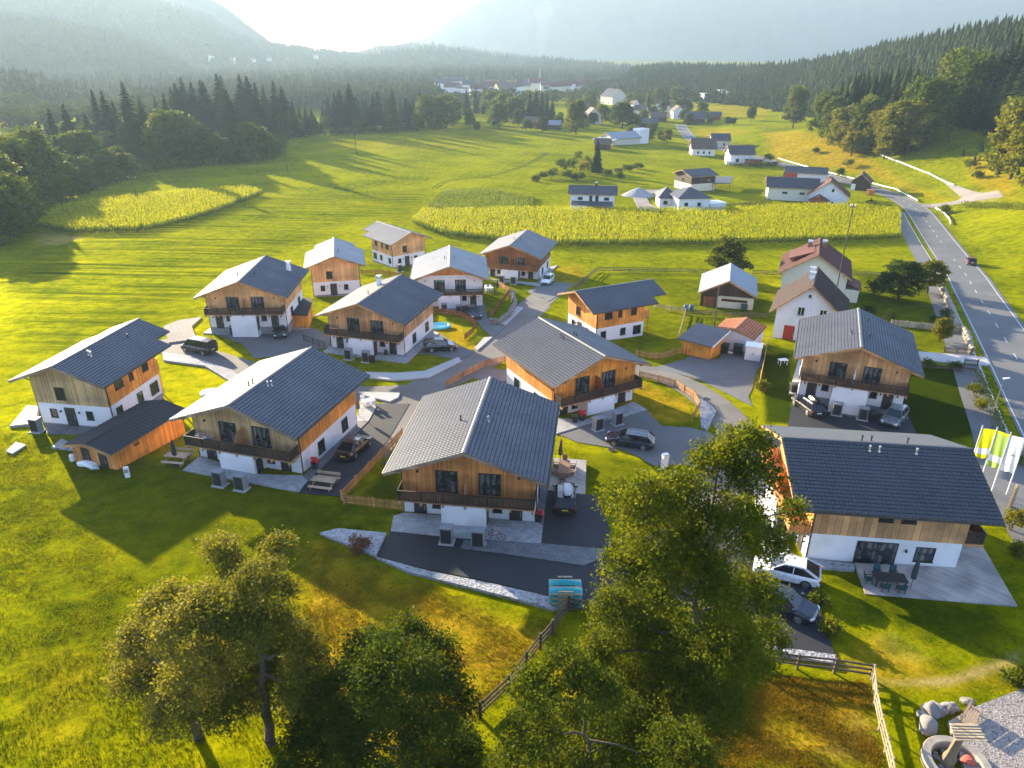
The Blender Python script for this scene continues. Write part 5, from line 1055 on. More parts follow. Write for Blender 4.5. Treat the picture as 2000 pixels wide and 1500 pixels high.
def bench(label, px, rz):
    P = thing('park_bench', label, 'bench', G(*px), rz); m_ = MB()
    for k in range(4): m_.box(-.95, -.24 + k * .125, .42, .95, -.13 + k * .125, .46)
    m_.build('seat', M_bench, P); m_ = MB()
    for k in range(3): m_.box(-.95, .27 + k * .03, .58 + k * .14, .95, .31 + k * .03, .69 + k * .14)
    m_.build('backrest', M_bench, P)
    for x in (-.75, .75): m_ = MB(); m_.box(x - .05, -.22, 0, x + .05, -.12, .42); m_.beam((x, .2, 0), (x, .38, .98), .08, .07); m_.box(x - .05, -.22, .36, x + .05, .25, .42); m_.build('leg', M_bench, P)
bench('weathered wooden bench behind the fountain on the gravel yard', (1893, 1413), .75)
for k, (px, py, r_) in enumerate([(1800, 1400, .38), (1817, 1395, .55), (1832, 1392, .5), (1846, 1388, .42), (1811, 1425, .6), (1862, 1384, .3), (1889, 1374, .34)]):
    g_ = G(px, py); m_ = MB(); m_.blob((0, 0, r_ * .45), (r_ * .95, r_ * .72, r_ * .6), 20 + k, .22, 3); g8 = np.random.default_rng(k); m_.v = [tuple(np.array(q) + g8.normal(size=3) * r_ * .025) for q in m_.v]; o_ = m_.build('boulder', M_stone2, None, True); o_.location = g_; o_.rotation_euler.z = k; tag(o_, 'pale boulder lying in the grass above the fountain', 'boulder', 'boulders above the fountain')
# flagpoles and banners
bases = [(1882, 950), (1909, 956), (1936, 961), (1965, 967)]; tops = [(1918, 833), (1944, 836), (1972, 846), (1999, 852)]
GP = [G(*b_) for b_ in bases]
def stripes(name, bands):
    m, nt, n, l, b = nmat(name); tc = N(n, 'TexCoord'); sp = N(n, 'SeparateXYZ'); l.new(tc.outputs['UV'], sp.inputs[0]); r = ramp(n, bands, 'CONSTANT'); l.new(sp.outputs[1], r.inputs[0]); l.new(r.outputs[0], b.inputs['Base Color']); b.inputs['Roughness'].default_value = .8
    tr = N(n, 'BsdfTranslucent'); l.new(r.outputs[0], tr.inputs[0]); mx = N(n, 'MixShader'); mx.inputs[0].default_value = .5; l.new(b.outputs[0], mx.inputs[1]); l.new(tr.outputs[0], mx.inputs[2]); l.new(mx.outputs[0], n['Material Output'].inputs[0]); return m
Wt, Yl, Gn = (.75, .75, .76), (.72, .66, .01), (.36, .50, .10)
FM = [stripes('yellow_banner_cloth', [(0, Yl), (.13, Wt), (.33, Yl)]), stripes('green_banner_cloth', [(0, Gn), (.15, Wt), (.33, Gn), (.93, Yl)]), stripes('white_banner_cloth', [(0, Wt), (.5, Wt)])]
hs = [hgt(g_, *t_) for g_, t_ in zip(GP, tops)]
for k, (g_, h_) in enumerate(zip(GP, hs)):
    P = thing('flagpole', ['white flagpole behind the roof, carrying the yellow banner', 'white flagpole between the yellow and the green banner', 'white flagpole between the green and the white banner', 'white flagpole rightmost in the row, carrying the white banner'][k], 'flagpole', g_)
    m_ = MB(); m_.cyl((0, 0, -.3), (0, 0, h_), .055, .045, 10); m_.build('pole', M_white, P); m_ = MB(); m_.lathe([(.03, h_), (.08, h_ + .05), (.08, h_ + .10), (.02, h_ + .15)], 10); m_.build('pole_cap', M_steel, P)
for k, lb in enumerate(['yellow banner with a white band between two flagpoles', 'light green banner with a white band between two flagpoles', 'plain white banner with a small grey mark on the right flagpoles']):
    a, b_ = GP[k] + Vector((0, 0, hs[k] - .15)), GP[k + 1] + Vector((0, 0, hs[k + 1] - .15)); d = b_ - a; nrm = Vector((-d.y, d.x, 0)).normalized(); hh = 3.5 if k else 2.9; nx_, nz_ = 14, 16; v = []; uv = []
    a = a + d * .07; d = d * .86
    for j in range(nz_ + 1):
        for i in range(nx_ + 1):
            t, s_ = i / nx_, j / nz_; q = a + d * t + Vector((0, 0, -hh * (1 - s_))) + nrm * (.07 * math.sin(t * 9 + s_ * 3 + k) * (1.1 - s_)); v.append(tuple(q)); uv.append((t, s_))
    f = [(j * (nx_ + 1) + i, j * (nx_ + 1) + i + 1, (j + 1) * (nx_ + 1) + i + 1, (j + 1) * (nx_ + 1) + i) for j in range(nz_) for i in range(nx_)]
    o_ = MB().add(v, f).build('banner', FM[k], None, True); ul = o_.data.uv_layers.new(name='UVMap')
    for lp in o_.data.loops: ul.data[lp.index].uv = uv[lp.vertex_index]
    tag(o_, lb, 'banner', 'advertising banners on the flagpoles')
    if k == 2:
        m_ = MB(); q = a + d * .55 + Vector((0, 0, -hh * .52)) + nrm * -.10
        for i in range(3): m_.beam(q + d.normalized() * (.12 * i - .15) + Vector((0, 0, 0)), q + d.normalized() * (.12 * i - .05) + Vector((0, 0, .12 * (i % 2))), .015, .1)
        m_.build('emblem', plain('grey_print', (.35, .36, .38), .7), o_)
P = thing('wooden_stele', 'pale upright wooden board standing beside the flagpoles', 'board', G(1972, 990), .5); m_ = MB(); m_.loft([[(-.28, -.1, -.3), (.28, -.1, -.3), (.25, -.1, 1.9), (0, -.1, 2.3), (-.22, -.1, 2.0)], [(-.28, .1, -.3), (.28, .1, -.3), (.25, .1, 1.9), (0, .1, 2.3), (-.22, .1, 2.0)]]); m_.build('board', M_palerail, P)
# turquoise shells on timber frames, stacked at the gravel edge
M_turq = plain('turquoise_plastic', (.02, .30, .32), .25, var=.12); g0_ = G(1103, 1178)
for k in range(4):
    P = thing('stacked_frame', ['bottom', 'second lowest', 'third', 'topmost'][k] + ' pale timber frame with turquoise shells in the stack by the gravel strip', 'frame', g0_ + Vector((0, .0, .06 + k * .40)), -.05 + k * .015, 'stacked frames with turquoise shells')
    m_ = MB()
    for x in (-.95, -.32, .32, .95): m_.box(x - .06, -.75, .0, x + .06, .75, .10)
    for y in (-.7, 0, .7): m_.box(-1.08, y - .06, .10, 1.08, y + .06, .16)
    m_.build('timber_frame', M_palerail, P)
    for s in (-1, 1):
        m_ = MB(); m_.loft([[(x, s * .38 + yy, .17 + .20 * math.sin(math.pi * (.5 + x / 2.3)) * (1 - (yy / .3) ** 2) + zz) for yy, zz in ((-.28, 0), (-.14, .02), (0, .03), (.14, .02), (.28, 0), (.28, -.02), (-.28, -.02))] for x in np.linspace(-1.1, 1.1, 12)]); m_.build('shell', M_turq, P, False)
    m_ = MB(); m_.box(-.5, -.8, .36, .5, -.68, .40); m_.box(-.5, .68, .36, .5, .8, .40); m_.box(-.08, -.8, .16, .08, -.7, .37); m_.build('cross_bar', M_palerail, P)
# bicycle
def bicycle(px, rz):
    P = thing('bicycle', 'dark bicycle leaning at the white bay of the front middle house', 'bicycle', G(*px, .04), rz)
    for x in (-.53, .53):
        m_ = MB(); n_ = 20; v = [(x + (.33 + .022 * math.cos(b2)) * math.cos(a2), .022 * math.sin(b2), .35 + (.33 + .022 * math.cos(b2)) * math.sin(a2)) for a2 in np.linspace(0, 2 * math.pi, n_, False) for b2 in np.linspace(0, 2 * math.pi, 6, False)]
        m_.add(v, [(i * 6 + j, ((i + 1) % n_) * 6 + j, ((i + 1) % n_) * 6 + (j + 1) % 6, i * 6 + (j + 1) % 6) for i in range(n_) for j in range(6)])
        for t in np.linspace(0, math.pi, 6, False): m_.cyl((x + .33 * math.cos(t), 0, .35 + .33 * math.sin(t)), (x - .33 * math.cos(t), 0, .35 - .33 * math.sin(t)), .004, n=4)
        m_.build('wheel', M_tyre, P)
    m_ = MB(); bb = (-.05, 0, .3); st_ = (-.2, 0, .78); hd = (.38, 0, .82)
    for a2, b2 in ((bb, st_), (bb, (.4, 0, .62)), (st_, hd), (st_, (-.53, 0, .35)), (bb, (-.53, 0, .35)), ((.36, 0, .9), (.53, 0, .35))): m_.cyl(a2, b2, .022, n=6)
    m_.build('frame', P_dred, P); m_ = MB(); m_.tube([(.30, -.3, 1.0), (.37, -.1, .97), (.37, .1, .97), (.30, .3, 1.0)], .015); m_.build('handlebar', M_steel, P); m_ = MB(); m_.blob((-.22, 0, .87), (.14, .07, .04), 1, .05, 1); m_.cyl((-.2, 0, .78), (-.22, 0, .86), .014); m_.build('saddle', M_cable, P)
bicycle((966, 1053), -.25)
# bins, barrels, pots and small things
M_bin = plain('dark_bin_plastic', (.02, .022, .022), .5); M_blue = plain('blue_plastic', (.02, .10, .32), .4)
def bin_(label, px, rz, s=1., mat=None, group='dark wheeled bins'):
    P = thing('waste_bin', label, 'bin', G(*px, .04), rz, group); m_ = MB(); a2, b2 = .5 * s, .42 * s; m_.loft([[(-a2 * k, -b2 * k, z), (a2 * k, -b2 * k, z), (a2 * k, b2 * k, z), (-a2 * k, b2 * k, z)] for z, k in ((.12, .85), (1.0 * s, 1.), (1.05 * s, 1.05))]); m_.build('bin_body', mat or M_bin, P)
    m_ = MB(); m_.loft([[(-a2 * k, -b2 * k, z), (a2 * k, -b2 * k, z), (a2 * k, b2 * k, z), (-a2 * k, b2 * k, z)] for z, k in ((1.06 * s, 1.1), (1.12 * s, 1.08), (1.2 * s, .8))]); m_.build('lid', mat or M_bin, P)
    for y in (-1, 1): m_ = MB(); m_.cyl((a2 * .8, y * b2 * .8 - .05, .1), (a2 * .8, y * b2 * .8 + .05, .1), .1, n=10); m_.build('wheel', M_tyre, P)
bin_('left of the two big dark bins before the orange tiled garage', (1413, 690), -.4, 1.25); bin_('right of the two big dark bins before the orange tiled garage', (1440, 692), -.4, 1.25)
bin_('black bin at the left wall of the house by the narrow lawn', (1550, 766), 0., 1.); bin_('black bin beside the right heat pump at the deep green lawn', (1702, 820), 0, .9); bin_('black bin behind the right heat pump near the paddling pool', (727, 708), 0, .8); bin_('green bin at the cream front of the metal roofed barn', (1453, 606), 0, .9, plain('green_bin_plastic', (.03, .07, .04), .5))
for k, px in enumerate(((1339, 606), (1350, 606))):
    P = thing('barrel', 'blue plastic barrel by the fence left of the barn', 'barrel', G(*px), 0, 'two blue barrels by the fence'); m_ = MB(); m_.lathe([(.3, 0), (.34, .1), (.34, .45), (.36, .5), (.34, .55), (.34, .9), (.28, .98)], 16); m_.build('barrel_body', M_blue, P, True); m_ = MB(); m_.lathe([(.29, .98), (.29, 1.0)], 16); m_.build('lid', M_cable, P)
M_flow = plain('red_flowers', (.5, .03, .04), .7, var=.7, scale=12); M_green = plain('pot_leaves', (.04, .09, .02), .7, var=.5, scale=9); M_pot = plain('dark_pot', (.03, .03, .032), .6)
def pot(label, px, s, top):
    P = thing('flower_pot', label, 'flower pot', G(*px, .05), 0, 'flower pots at the house doors'); m_ = MB(); m_.lathe([(.22 * s, 0), (.3 * s, .5 * s), (.33 * s, .55 * s)], 12); m_.build('pot', M_pot, P); m_ = MB(); r_ = random.Random(int(px[0]))
    for k in range(16): m_.blob((r_.uniform(-.25, .25) * s, r_.uniform(-.25, .25) * s, (.6 + r_.uniform(0, .35)) * s), (.13 * s, .13 * s, .11 * s), k, .3, 1)
    m_.build('flowers', top, P)
pot('dark pot with red flowers beside the right front corner of the front middle house', (1052, 1018), 1.2, M_flow); pot('dark pot with red flowers on the paving at the black saloon', (616, 915), 1.2, M_flow); pot('pot with red flowers at the dark door of the honey house', (1136, 822), 1.2, M_flow); pot('pot with green plant at the dark door of the honey house', (1123, 826), 1.1, M_green); pot('pot with green plant before the chimney house near the pool', (754, 694), .9, M_green)
M_pool = plain('pale_blue_vinyl', (.12, .55, .68), .25, var=.15); P = thing('paddling_pool', 'pale blue inflatable paddling pool on the lawn behind the chimney house', 'pool', G(859, 640), .2); m_ = MB(); m_.lathe([(1.5, 0), (1.75, .18), (1.7, .4), (1.5, .5), (1.3, .4), (1.25, .15), (.01, .12)], 28); m_.v = [(x, y * .75, z) for x, y, z in m_.v]; m_.build('pool_ring', M_pool, P, True); m_ = MB(); m_.lathe([(1.27, .22), (.01, .23)], 28); m_.v = [(x, y * .75, z) for x, y, z in m_.v]; m_.build('pool_water', plain('pool_water', (.25, .65, .75), .05), P)
P = thing('covered_spa', 'pale blue covered round tub showing over the roof of the house with picnic tables', 'tub', G(412, 778), .2); m_ = MB(); m_.lathe([(1.0, 0), (1.05, .4), (1.0, .8)], 22); m_.build('tub_side', plain('pale_lilac_vinyl', (.5, .55, .72), .4), P); m_ = MB(); m_.lathe([(1.05, .8), (.8, .92), (.01, .96)], 22); m_.build('tub_cover', plain('pale_cover', (.65, .68, .78), .5), P)
P = thing('firewood_hutch', 'small wooden hutch with firewood at the wall of the leftmost small house', 'hutch', G(193, 833), -.15); m_ = MB(); m_.box(-.6, -.25, 0, -.54, .25, 1.3); m_.box(.54, -.25, 0, .6, .25, 1.3); m_.box(-.54, .2, 0, .54, .25, 1.3); m_.build('hutch_frame', M_larch, P); m_ = MB(); m_.beam((0, -.4, 1.3), (0, .35, 1.45), 1.4, .06); m_.build('roof', M_fas, P); m_ = MB()
for i in range(6):
    for j in range(5): m_.cyl((-.44 + i * .175, -.2, .1 + j * .18), (-.44 + i * .175, .19, .1 + j * .18), .08, n=7)
m_.build('logs', M_brownw, P)
P = thing('tarp_bundle', 'white tarpaulin bundle lying before the long timber shed', 'tarp', G(170, 910), -.2); m_ = MB(); m_.blob((0, 0, .18), (1.0, .4, .28), 3, .25, 3); m_.build('tarp', M_white, P, True); m_ = MB(); m_.blob((1.1, -.3, .12), (.5, .3, .2), 8, .25, 2); m_.build('tarp_roll', plain('grey_tarp', (.45, .47, .5), .6), P, True)
P = thing('plastic_canister', 'white canister stack at the corner of the long timber shed', 'canister', G(143, 900), 0); m_ = MB(); m_.lathe([(.22, 0), (.25, .1), (.25, .6), (.1, .75)], 10); m_.build('canister_body', M_white, P); m_ = MB(); m_.lathe([(.06, .75), (.06, .82)], 8); m_.build('cap', M_red, P)
P = thing('marker_post', 'white slanted meter post on the grass at the long timber shed', 'post', G(250, 932), .3); m_ = MB(); m_.box(-.2, -.12, -.2, .2, .12, 1.05); m_.build('post_body', M_white, P); m_ = MB(); m_.box(-.14, -.135, .5, .14, -.121, .85); m_.build('meter_door', M_steel, P)
P = thing('letterbox_pillar', 'white pillar at the edge of the yard with the dark blue estate', 'pillar', G(1297, 914), .4); m_ = MB(); m_.box(-.28, -.2, -.2, .28, .2, 1.45); m_.build('pillar_body', M_white, P); m_ = MB(); m_.box(-.3, -.22, 1.45, .3, .22, 1.52); m_.build('pillar_cap', M_steel, P)
P = thing('laundry_rack', 'drying rack with coloured laundry on the balcony with curved divider', 'laundry', G(420, 900) + Vector((0, 0, 0)), -.28)
H_ = Matrix.Translation((-24.23, 57.31, 2.44)) @ Matrix.Rotation(-.278, 4, 'Z'); P.location = H_ @ Vector((-3.6, -1.0, 2.65)); m_ = MB()
for x in (-.8, .8): m_.beam((x, -.25, 0), (x, .25, 1.), .03, .03); m_.beam((x, .25, 0), (x, -.25, 1.), .03, .03)
for y in (-.25, 0, .25): m_.cyl((-.9, y, .98), (.9, y, .98), .01, n=5)
m_.build('rack_frame', M_steel, P)
for k, cl in enumerate([(.35, .38, .55), (.45, .1, .15), (.6, .6, .65), (.08, .2, .3)]): m_ = MB(); m_.box(-.8 + k * .42, -.27, .5 - .06 * (k % 2), -.45 + k * .42, -.23, 1.0); m_.build('laundry_cloth', plain('laundry_%d' % k, cl, .9), P)
P = thing('balcony_lounger', 'lounger with white and red cushions on the orange balcony behind the big tree', 'lounger', (0, 0, 0), -1.69); H_ = Matrix.Translation((22.75, 49.05, 3.08)) @ Matrix.Rotation(-1.6886, 4, 'Z'); P.location = H_ @ Vector((2.6, -.9, 2.65)); m_ = MB(); m_.box(-.8, -.3, .2, .8, .3, .28); m_.build('lounger_frame', M_white, P); m_ = MB(); m_.box(-.75, -.28, .285, .2, .28, .38); m_.build('white_cushion', M_white, P); m_ = MB(); m_.box(.22, -.28, .285, .75, .28, .45); m_.build('red_cushion', M_flow, P)
for k, px in enumerate(((543, 1008), (1008, 1038 - 20))): pass
def mat_(label, px, rz):
    P = MB(); P.box(-.45, -.28, 0, .45, .28, .03); o_ = P.build('doormat', M_mat); o_.location = G(*px, .06); o_.rotation_euler.z = rz; tag(o_, label, 'doormat', 'doormats')
mat_('brown doormat at the left door of the front middle house', (823, 1018), -.12); mat_('dark doormat at the right door of the front middle house', (1005, 1031), -.12); mat_('dark doormat at the right door of the house with picnic tables', (560, 931), -.28); mat_('dark doormat at the dark left door of the honey house', (1098, 831), .5)
# poles and lamps
def pole(label, base, top, r=.12, arm=0, name='utility_pole', insul=True, mat=None):
    g_ = G(*base); h_ = hgt(g_, *top); P = thing(name, label, 'pole', g_); m_ = MB(); m_.cyl((0, 0, -.5), (0, 0, h_), r, r * .6, 8); m_.build('pole', mat or M_oldrail, P)
    if arm:
        m_ = MB(); m_.beam((-arm, .1, h_ - .5), (arm, .1, h_ - .5), .12, .14); m_.build('cross_arm', M_oldrail, P); m_ = MB()
        for x in (-arm + .1, 0, arm - .1): m_.cyl((x, .1, h_ - .43), (x, .1, h_ - .1), .07, n=6)
        m_.build('insulator', M_white, P)
    return P
pole('wooden line pole standing in the left maize strip', (268, 397), (262, 344), .17, 1.3); pole('wooden line pole in the meadow by the wood corner', (563, 341), (559, 290), .16, 1.2); pole('wooden line pole at the bend of the hay meadow', (696, 301), (695, 262), .18, 1.2); pole('thin wooden line pole far out before the wood', (791, 278), (790, 240), .16, 1.2)
pole('tall thin mast beside the old white house', (1613, 668), (1629, 394), .11, .4); pole('wooden pole before the cream front of the barn', (1394, 640), (1401, 558), .13)
pole('dark old pole leaning in the hillside meadow', (1850, 268), (1862, 205), .25, 1.0)
g_ = G(1938, 812); h_ = hgt(g_, 1950, 738); P = thing('street_lamp', 'grey street lamp on the verge of the main road', 'street lamp', g_, .2); m_ = MB(); m_.cyl((0, 0, -.3), (0, 0, h_), .06, .045, 8); m_.build('pole', M_steel, P); m_ = MB(); m_.loft([[(-.1, -.12, h_), (.7, -.1, h_ + .06), (.7, .1, h_ + .06), (-.1, .12, h_)], [(-.1, -.12, h_ + .12), (.7, -.08, h_ + .12), (.7, .08, h_ + .12), (-.1, .12, h_ + .12)]]); m_.build('lamp_head', M_white, P)
# gravel heap by the village road
m_ = MB(); n_ = 24; vv = [(0, 0, 3.2)]
for q, z in ((.3, 2.4), (.6, 1.3), (.85, .45), (1., -.3)):
    for i in range(n_): t = 2 * math.pi * i / n_; k = 6.5 * q * (1 + .08 * math.sin(3 * t) + random.uniform(-.04, .04)); vv.append((k * math.cos(t), k * .8 * math.sin(t), z + random.uniform(-.1, .1)))
ff = [(0, 1 + i, 1 + (i + 1) % n_) for i in range(n_)] + [(1 + k * n_ + i, 1 + (k + 1) * n_ + i, 1 + (k + 1) * n_ + (i + 1) % n_, 1 + k * n_ + (i + 1) % n_) for k in range(3) for i in range(n_)]
m_.add(vv, ff); o_ = m_.build('gravel_heap', M_grav, None, True); o_.location = G(1246, 383); tag(o_, 'grey heap of gravel beside the village track', 'gravel heap')
P = thing('skip_container', 'orange and yellow container beside the dark roadside hut', 'container', G(1698, 381), -.5); m_ = MB(); m_.box(-1.3, -.9, -.2, 1.3, .9, 2.0); m_.build('container_body', plain('orange_paint', (.5, .14, .03), .6), P); m_ = MB(); m_.box(-1.25, -.93, .3, -.2, -.901, 1.7); m_.build('yellow_panel', plain('yellow_paint', (.7, .5, .02), .6), P)
# ------------------------------------------------------------------ plants
def leaves_at(c, size, g, elong=.55, flat=0.):
    """diamond shaped leaves at points c with random attitude"""
    n_ = len(c); a = g.normal(size=(n_, 3)); 
    if flat: a[:, 2] *= flat
    a /= np.linalg.norm(a, axis=1)[:, None]; b = g.normal(size=(n_, 3)); b -= a * (a * b).sum(1)[:, None]; b /= np.linalg.norm(b, axis=1)[:, None] + 1e-9
    s = (size * g.uniform(.6, 1.35, n_))[:, None]; v = np.stack([c - a * s * .5, c + b * s * elong * .5, c + a * s * .5, c - b * s * elong * .5], 1).reshape(-1, 3)
    return v, np.arange(4 * n_).reshape(-1, 4)
def crown_points(lobes, per, clump, g):
    """points gathered in clumps over the skin of each lobe, sparse inside, with gaps"""
    out = []
    for x, y, z, r in lobes:
        nc = max(6, int(per * r * r * .9)); u = g.normal(size=(nc, 3)); u /= np.linalg.norm(u, axis=1)[:, None]; u[:, 2] = np.where(u[:, 2] < -.5, -u[:, 2], u[:, 2])
        rad = r * g.uniform(.55, 1.08, nc)[:, None]; cc = np.array([x, y, z]) + u * rad * np.array([1, 1, .9])
        k = g.integers(18, 44, nc); q = np.repeat(cc, k, 0); out.append(q + g.normal(size=q.shape) * clump * np.array([1, 1, .7]))
    return np.concatenate(out)
M_bark = plain('bark', (.075, .055, .04), .95, var=.4, scale=6, bmp=.6)
L_pear = leafmat('pear_leaves', [(.25, (.055, .068, .009)), (.5, (.15, .15, .022)), (.75, (.28, .25, .055))], .42, (1.4, 1.25, .5))
L_green = leafmat('green_leaves', [(.25, (.022, .042, .005)), (.5, (.075, .098, .008)), (.75, (.19, .185, .018))], .42, (1.8, 1.6, .4))
L_dark = leafmat('dark_leaves', [(.3, (.015, .032, .006)), (.5, (.045, .066, .009)), (.75, (.13, .135, .016))], .45, (1.9, 1.7, .4))
L_mid = leafmat('woodland_leaves', [(.25, (.026, .052, .007)), (.5, (.07, .105, .012)), (.75, (.15, .17, .022))], .4, (1.5, 1.3, .4), .25)
L_bright = leafmat('bright_leaves', [(.25, (.06, .09, .008)), (.5, (.13, .14, .012)), (.75, (.22, .20, .02))], .45, (1.5, 1.3, .4), .4)
L_con = leafmat('conifer_needles', [(.3, (.008, .016, .008)), (.5, (.018, .032, .012)), (.75, (.045, .056, .018))], .12, None, .3, 0.)
L_corn3 = leafmat('maize_stalk_leaves', [(.3, (.02, .045, .003)), (.7, (.06, .10, .004))], .15, None, .15)
L_corn2 = leafmat('maize_lower_leaves', [(.25, (.10, .14, .003)), (.5, (.17, .22, .004)), (.75, (.26, .30, .006))], .4, (1.4, 1.3, .3), .15)
L_corn = leafmat('maize_tassels', [(.25, (.24, .28, .002)), (.5, (.34, .365, .003)), (.75, (.44, .43, .005))], .5, (1.4, 1.2, .3), .15)
L_grass = leafmat('grass_blades', [(.3, (.03, .055, .0015)), (.5, (.085, .11, .002)), (.7, (.22, .21, .003))], .5, (1.4, 1.25, .3), .12)
L_dryg = leafmat('dry_grass_blades', [(.3, (.09, .075, .008)), (.5, (.26, .175, .015)), (.7, (.5, .33, .05))], .45, (1.3, 1.1, .5), .2)
def at_ray(px, py, Y):
    d = ray(px, py); t = Y / d[1]; return np.array([d[0] * t, Y, CH + d[2] * t])
def limb(mb, p0, p1, r0, r1, g, n_=5, sag=.12):
    p0, p1 = np.array(p0, float), np.array(p1, float); ln = np.linalg.norm(p1 - p0); pts = [p0 + (p1 - p0) * t + g.normal(size=3) * ln * .035 * (0 < t < 1) + np.array([0, 0, -sag * ln * t * (1 - t)]) for t in np.linspace(0, 1, n_ + 1)]
    for k in range(n_): mb.cyl(pts[k], pts[k + 1], r0 + (r1 - r0) * k / n_, r0 + (r1 - r0) * (k + 1) / n_, 7, cap=False)
def big_tree(name, label, base, lobes_px, mat, seed, Y, leaf=.165, per=80., clump=.25, r0=.28, group=None, fork=.35):
    """foreground tree: trunk, limbs reaching into each lobe, and tens of thousands of leaves"""
    g = np.random.default_rng(seed); b_ = np.array(base); lobes = []
    for px, py, r in lobes_px:
        c = at_ray(px, py, Y + g.uniform(-2.2, 2.2)); dep = c[1] * math.cos(PITCH) + (CH - c[2]) * math.sin(PITCH); lobes.append((*(c - b_), r * dep / F))
    P = thing(name, label, 'tree', tuple(b_), 0, group); tr = MB(); top = max(q[2] for q in lobes); hub = np.array([0, 0, top * fork])
    limb(tr, (0, 0, -.6), hub, r0, r0 * .72, g, 5, 0); cen = np.array([np.mean([q[0] for q in lobes]), np.mean([q[1] for q in lobes]), top * .72]); limb(tr, hub, cen, r0 * .7, r0 * .35, g, 5, 0)
    for q in lobes:
        s = hub + (cen - hub) * np.clip((q[2] - hub[2]) / (cen[2] - hub[2] + 1e-6) * .7, 0, 1); limb(tr, s, q[:3], r0 * .36, r0 * .08, g, 5, -.05)
        for k in range(3): u = g.normal(size=3); u /= np.linalg.norm(u); limb(tr, q[:3], np.array(q[:3]) + u * q[3] * .85, r0 * .1, .012, g, 3, 0)
    tr.build('trunk', M_bark, P, True)
    v, f = leaves_at(crown_points(lobes, per, clump, g), leaf, g); link('crown', npmesh('crown', v, f, mat), P); return P
def gxy(x, y): return (x, y, Tz(x, y))
big_tree('pear_tree', 'pear tree with greyish gold leaves, left one of the bottom left pair', gxy(*G(388, 1440)[:2]), [(330, 1190, 52), (268, 1262, 48), (372, 1235, 66), (300, 1320, 58), (392, 1310, 70), (345, 1385, 55), (258, 1330, 36), (400, 1180, 40)], L_pear, 1, 26.5, group=None)
big_tree('pear_tree', 'taller pear tree with thick dark trunk at the bottom left', gxy(*G(532, 1450)[:2]), [(440, 1200, 58), (500, 1225, 66), (560, 1262, 58), (600, 1290, 40), (470, 1320, 72), (552, 1345, 62), (490, 1150, 46), (590, 1350, 46), (440, 1380, 50)], L_pear, 2, 26.5)
big_tree('pear_tree', 'slender pear tree crown rising behind the two bottom left pear trees', gxy(*G(520, 1300)[:2]), [(545, 1075, 34), (520, 1120, 34), (430, 1075, 34), (455, 1115, 32), (540, 1160, 36), (480, 1170, 40)], L_pear, 3, 30.5, r0=.18)
big_tree('bushy_tree', 'dense dark green tree at the bottom middle of the view', gxy(5.0 - 12.5, 24.), [(795, 1245, 46), (725, 1270, 48), (850, 1280, 46), (772, 1330, 88), (682, 1360, 74), (862, 1375, 66), (622, 1405, 60), (745, 1445, 104), (862, 1475, 80), (610, 1490, 74), (700, 1520, 90), (800, 1560, 90)], L_dark, 4, 24., leaf=.155, per=84., r0=.2)
big_tree('tall_fruit_tree', 'tallest tree of the foreground with open crown in front of the parking lot', gxy(9.0, 27.), [(1455, 882, 54), (1402, 915, 58), (1478, 940, 46), (1330, 975, 58), (1262, 985, 60), (1212, 975, 36), (1300, 1060, 86), (1432, 1030, 62), (1492, 1065, 46), (1546, 1000, 26), (1232, 1105, 56), (1350, 1150, 92), (1462, 1170, 62), (1495, 1250, 42), (1212, 1200, 62), (1290, 1270, 100), (1402, 1270, 92), (1470, 1300, 40), (1170, 1275, 44), (1340, 1390, 96), (1225, 1370, 70), (1410, 1380, 50)], L_green, 5, 27., r0=.36)
big_tree('bushy_tree', 'spreading green tree at the bottom right of the middle, below the tallest tree', gxy(3.6, 22.5), [(1105, 1300, 40), (1048, 1350, 46), (1150, 1360, 62), (1042, 1425, 54), (1125, 1445, 74), (1215, 1430, 70), (1010, 1490, 52), (1095, 1520, 80), (1230, 1520, 90), (1330, 1480, 70)], L_green, 6, 23., leaf=.155, r0=.17)
# ---- middle distance trees: a few meshes shared by all
def mid_crown(seed, h, lobes, leaf, per, clump):
    g = np.random.default_rng(seed); v, f = leaves_at(crown_points(lobes, per, clump, g), leaf, g); return v, f
BL = []
for s in range(5):
    g = np.random.default_rng(40 + s); lob = [(0, 0, 7.8 + g.uniform(-.5, .8), 2.6)]
    for k in range(15): t = 2.4 * k + g.uniform(-.5, .5); z = 1.9 + 7.4 * (k + g.uniform(0, 1)) / 15; q = g.uniform(1.5, 2.9) * (1 - max(0, (z - 6) / 6.5)); lob.append((q * math.cos(t), q * math.sin(t), z, g.uniform(1.25, 2.1)))
    v, f = mid_crown(50 + s, 12, lob, .6, 5., .42); tr = MB(); limb(tr, (0, 0, -.8), (0.1, 0, 5.5), .28, .16, g, 4, 0)
    for q in lob[:7]: limb(tr, (0, 0, 3. + .2 * q[2]), q[:3], .12, .04, g, 3, 0)
    o_ = tr.build('trunk', M_bark); BL.append((v, f, o_.data)); bpy.data.objects.remove(o_)
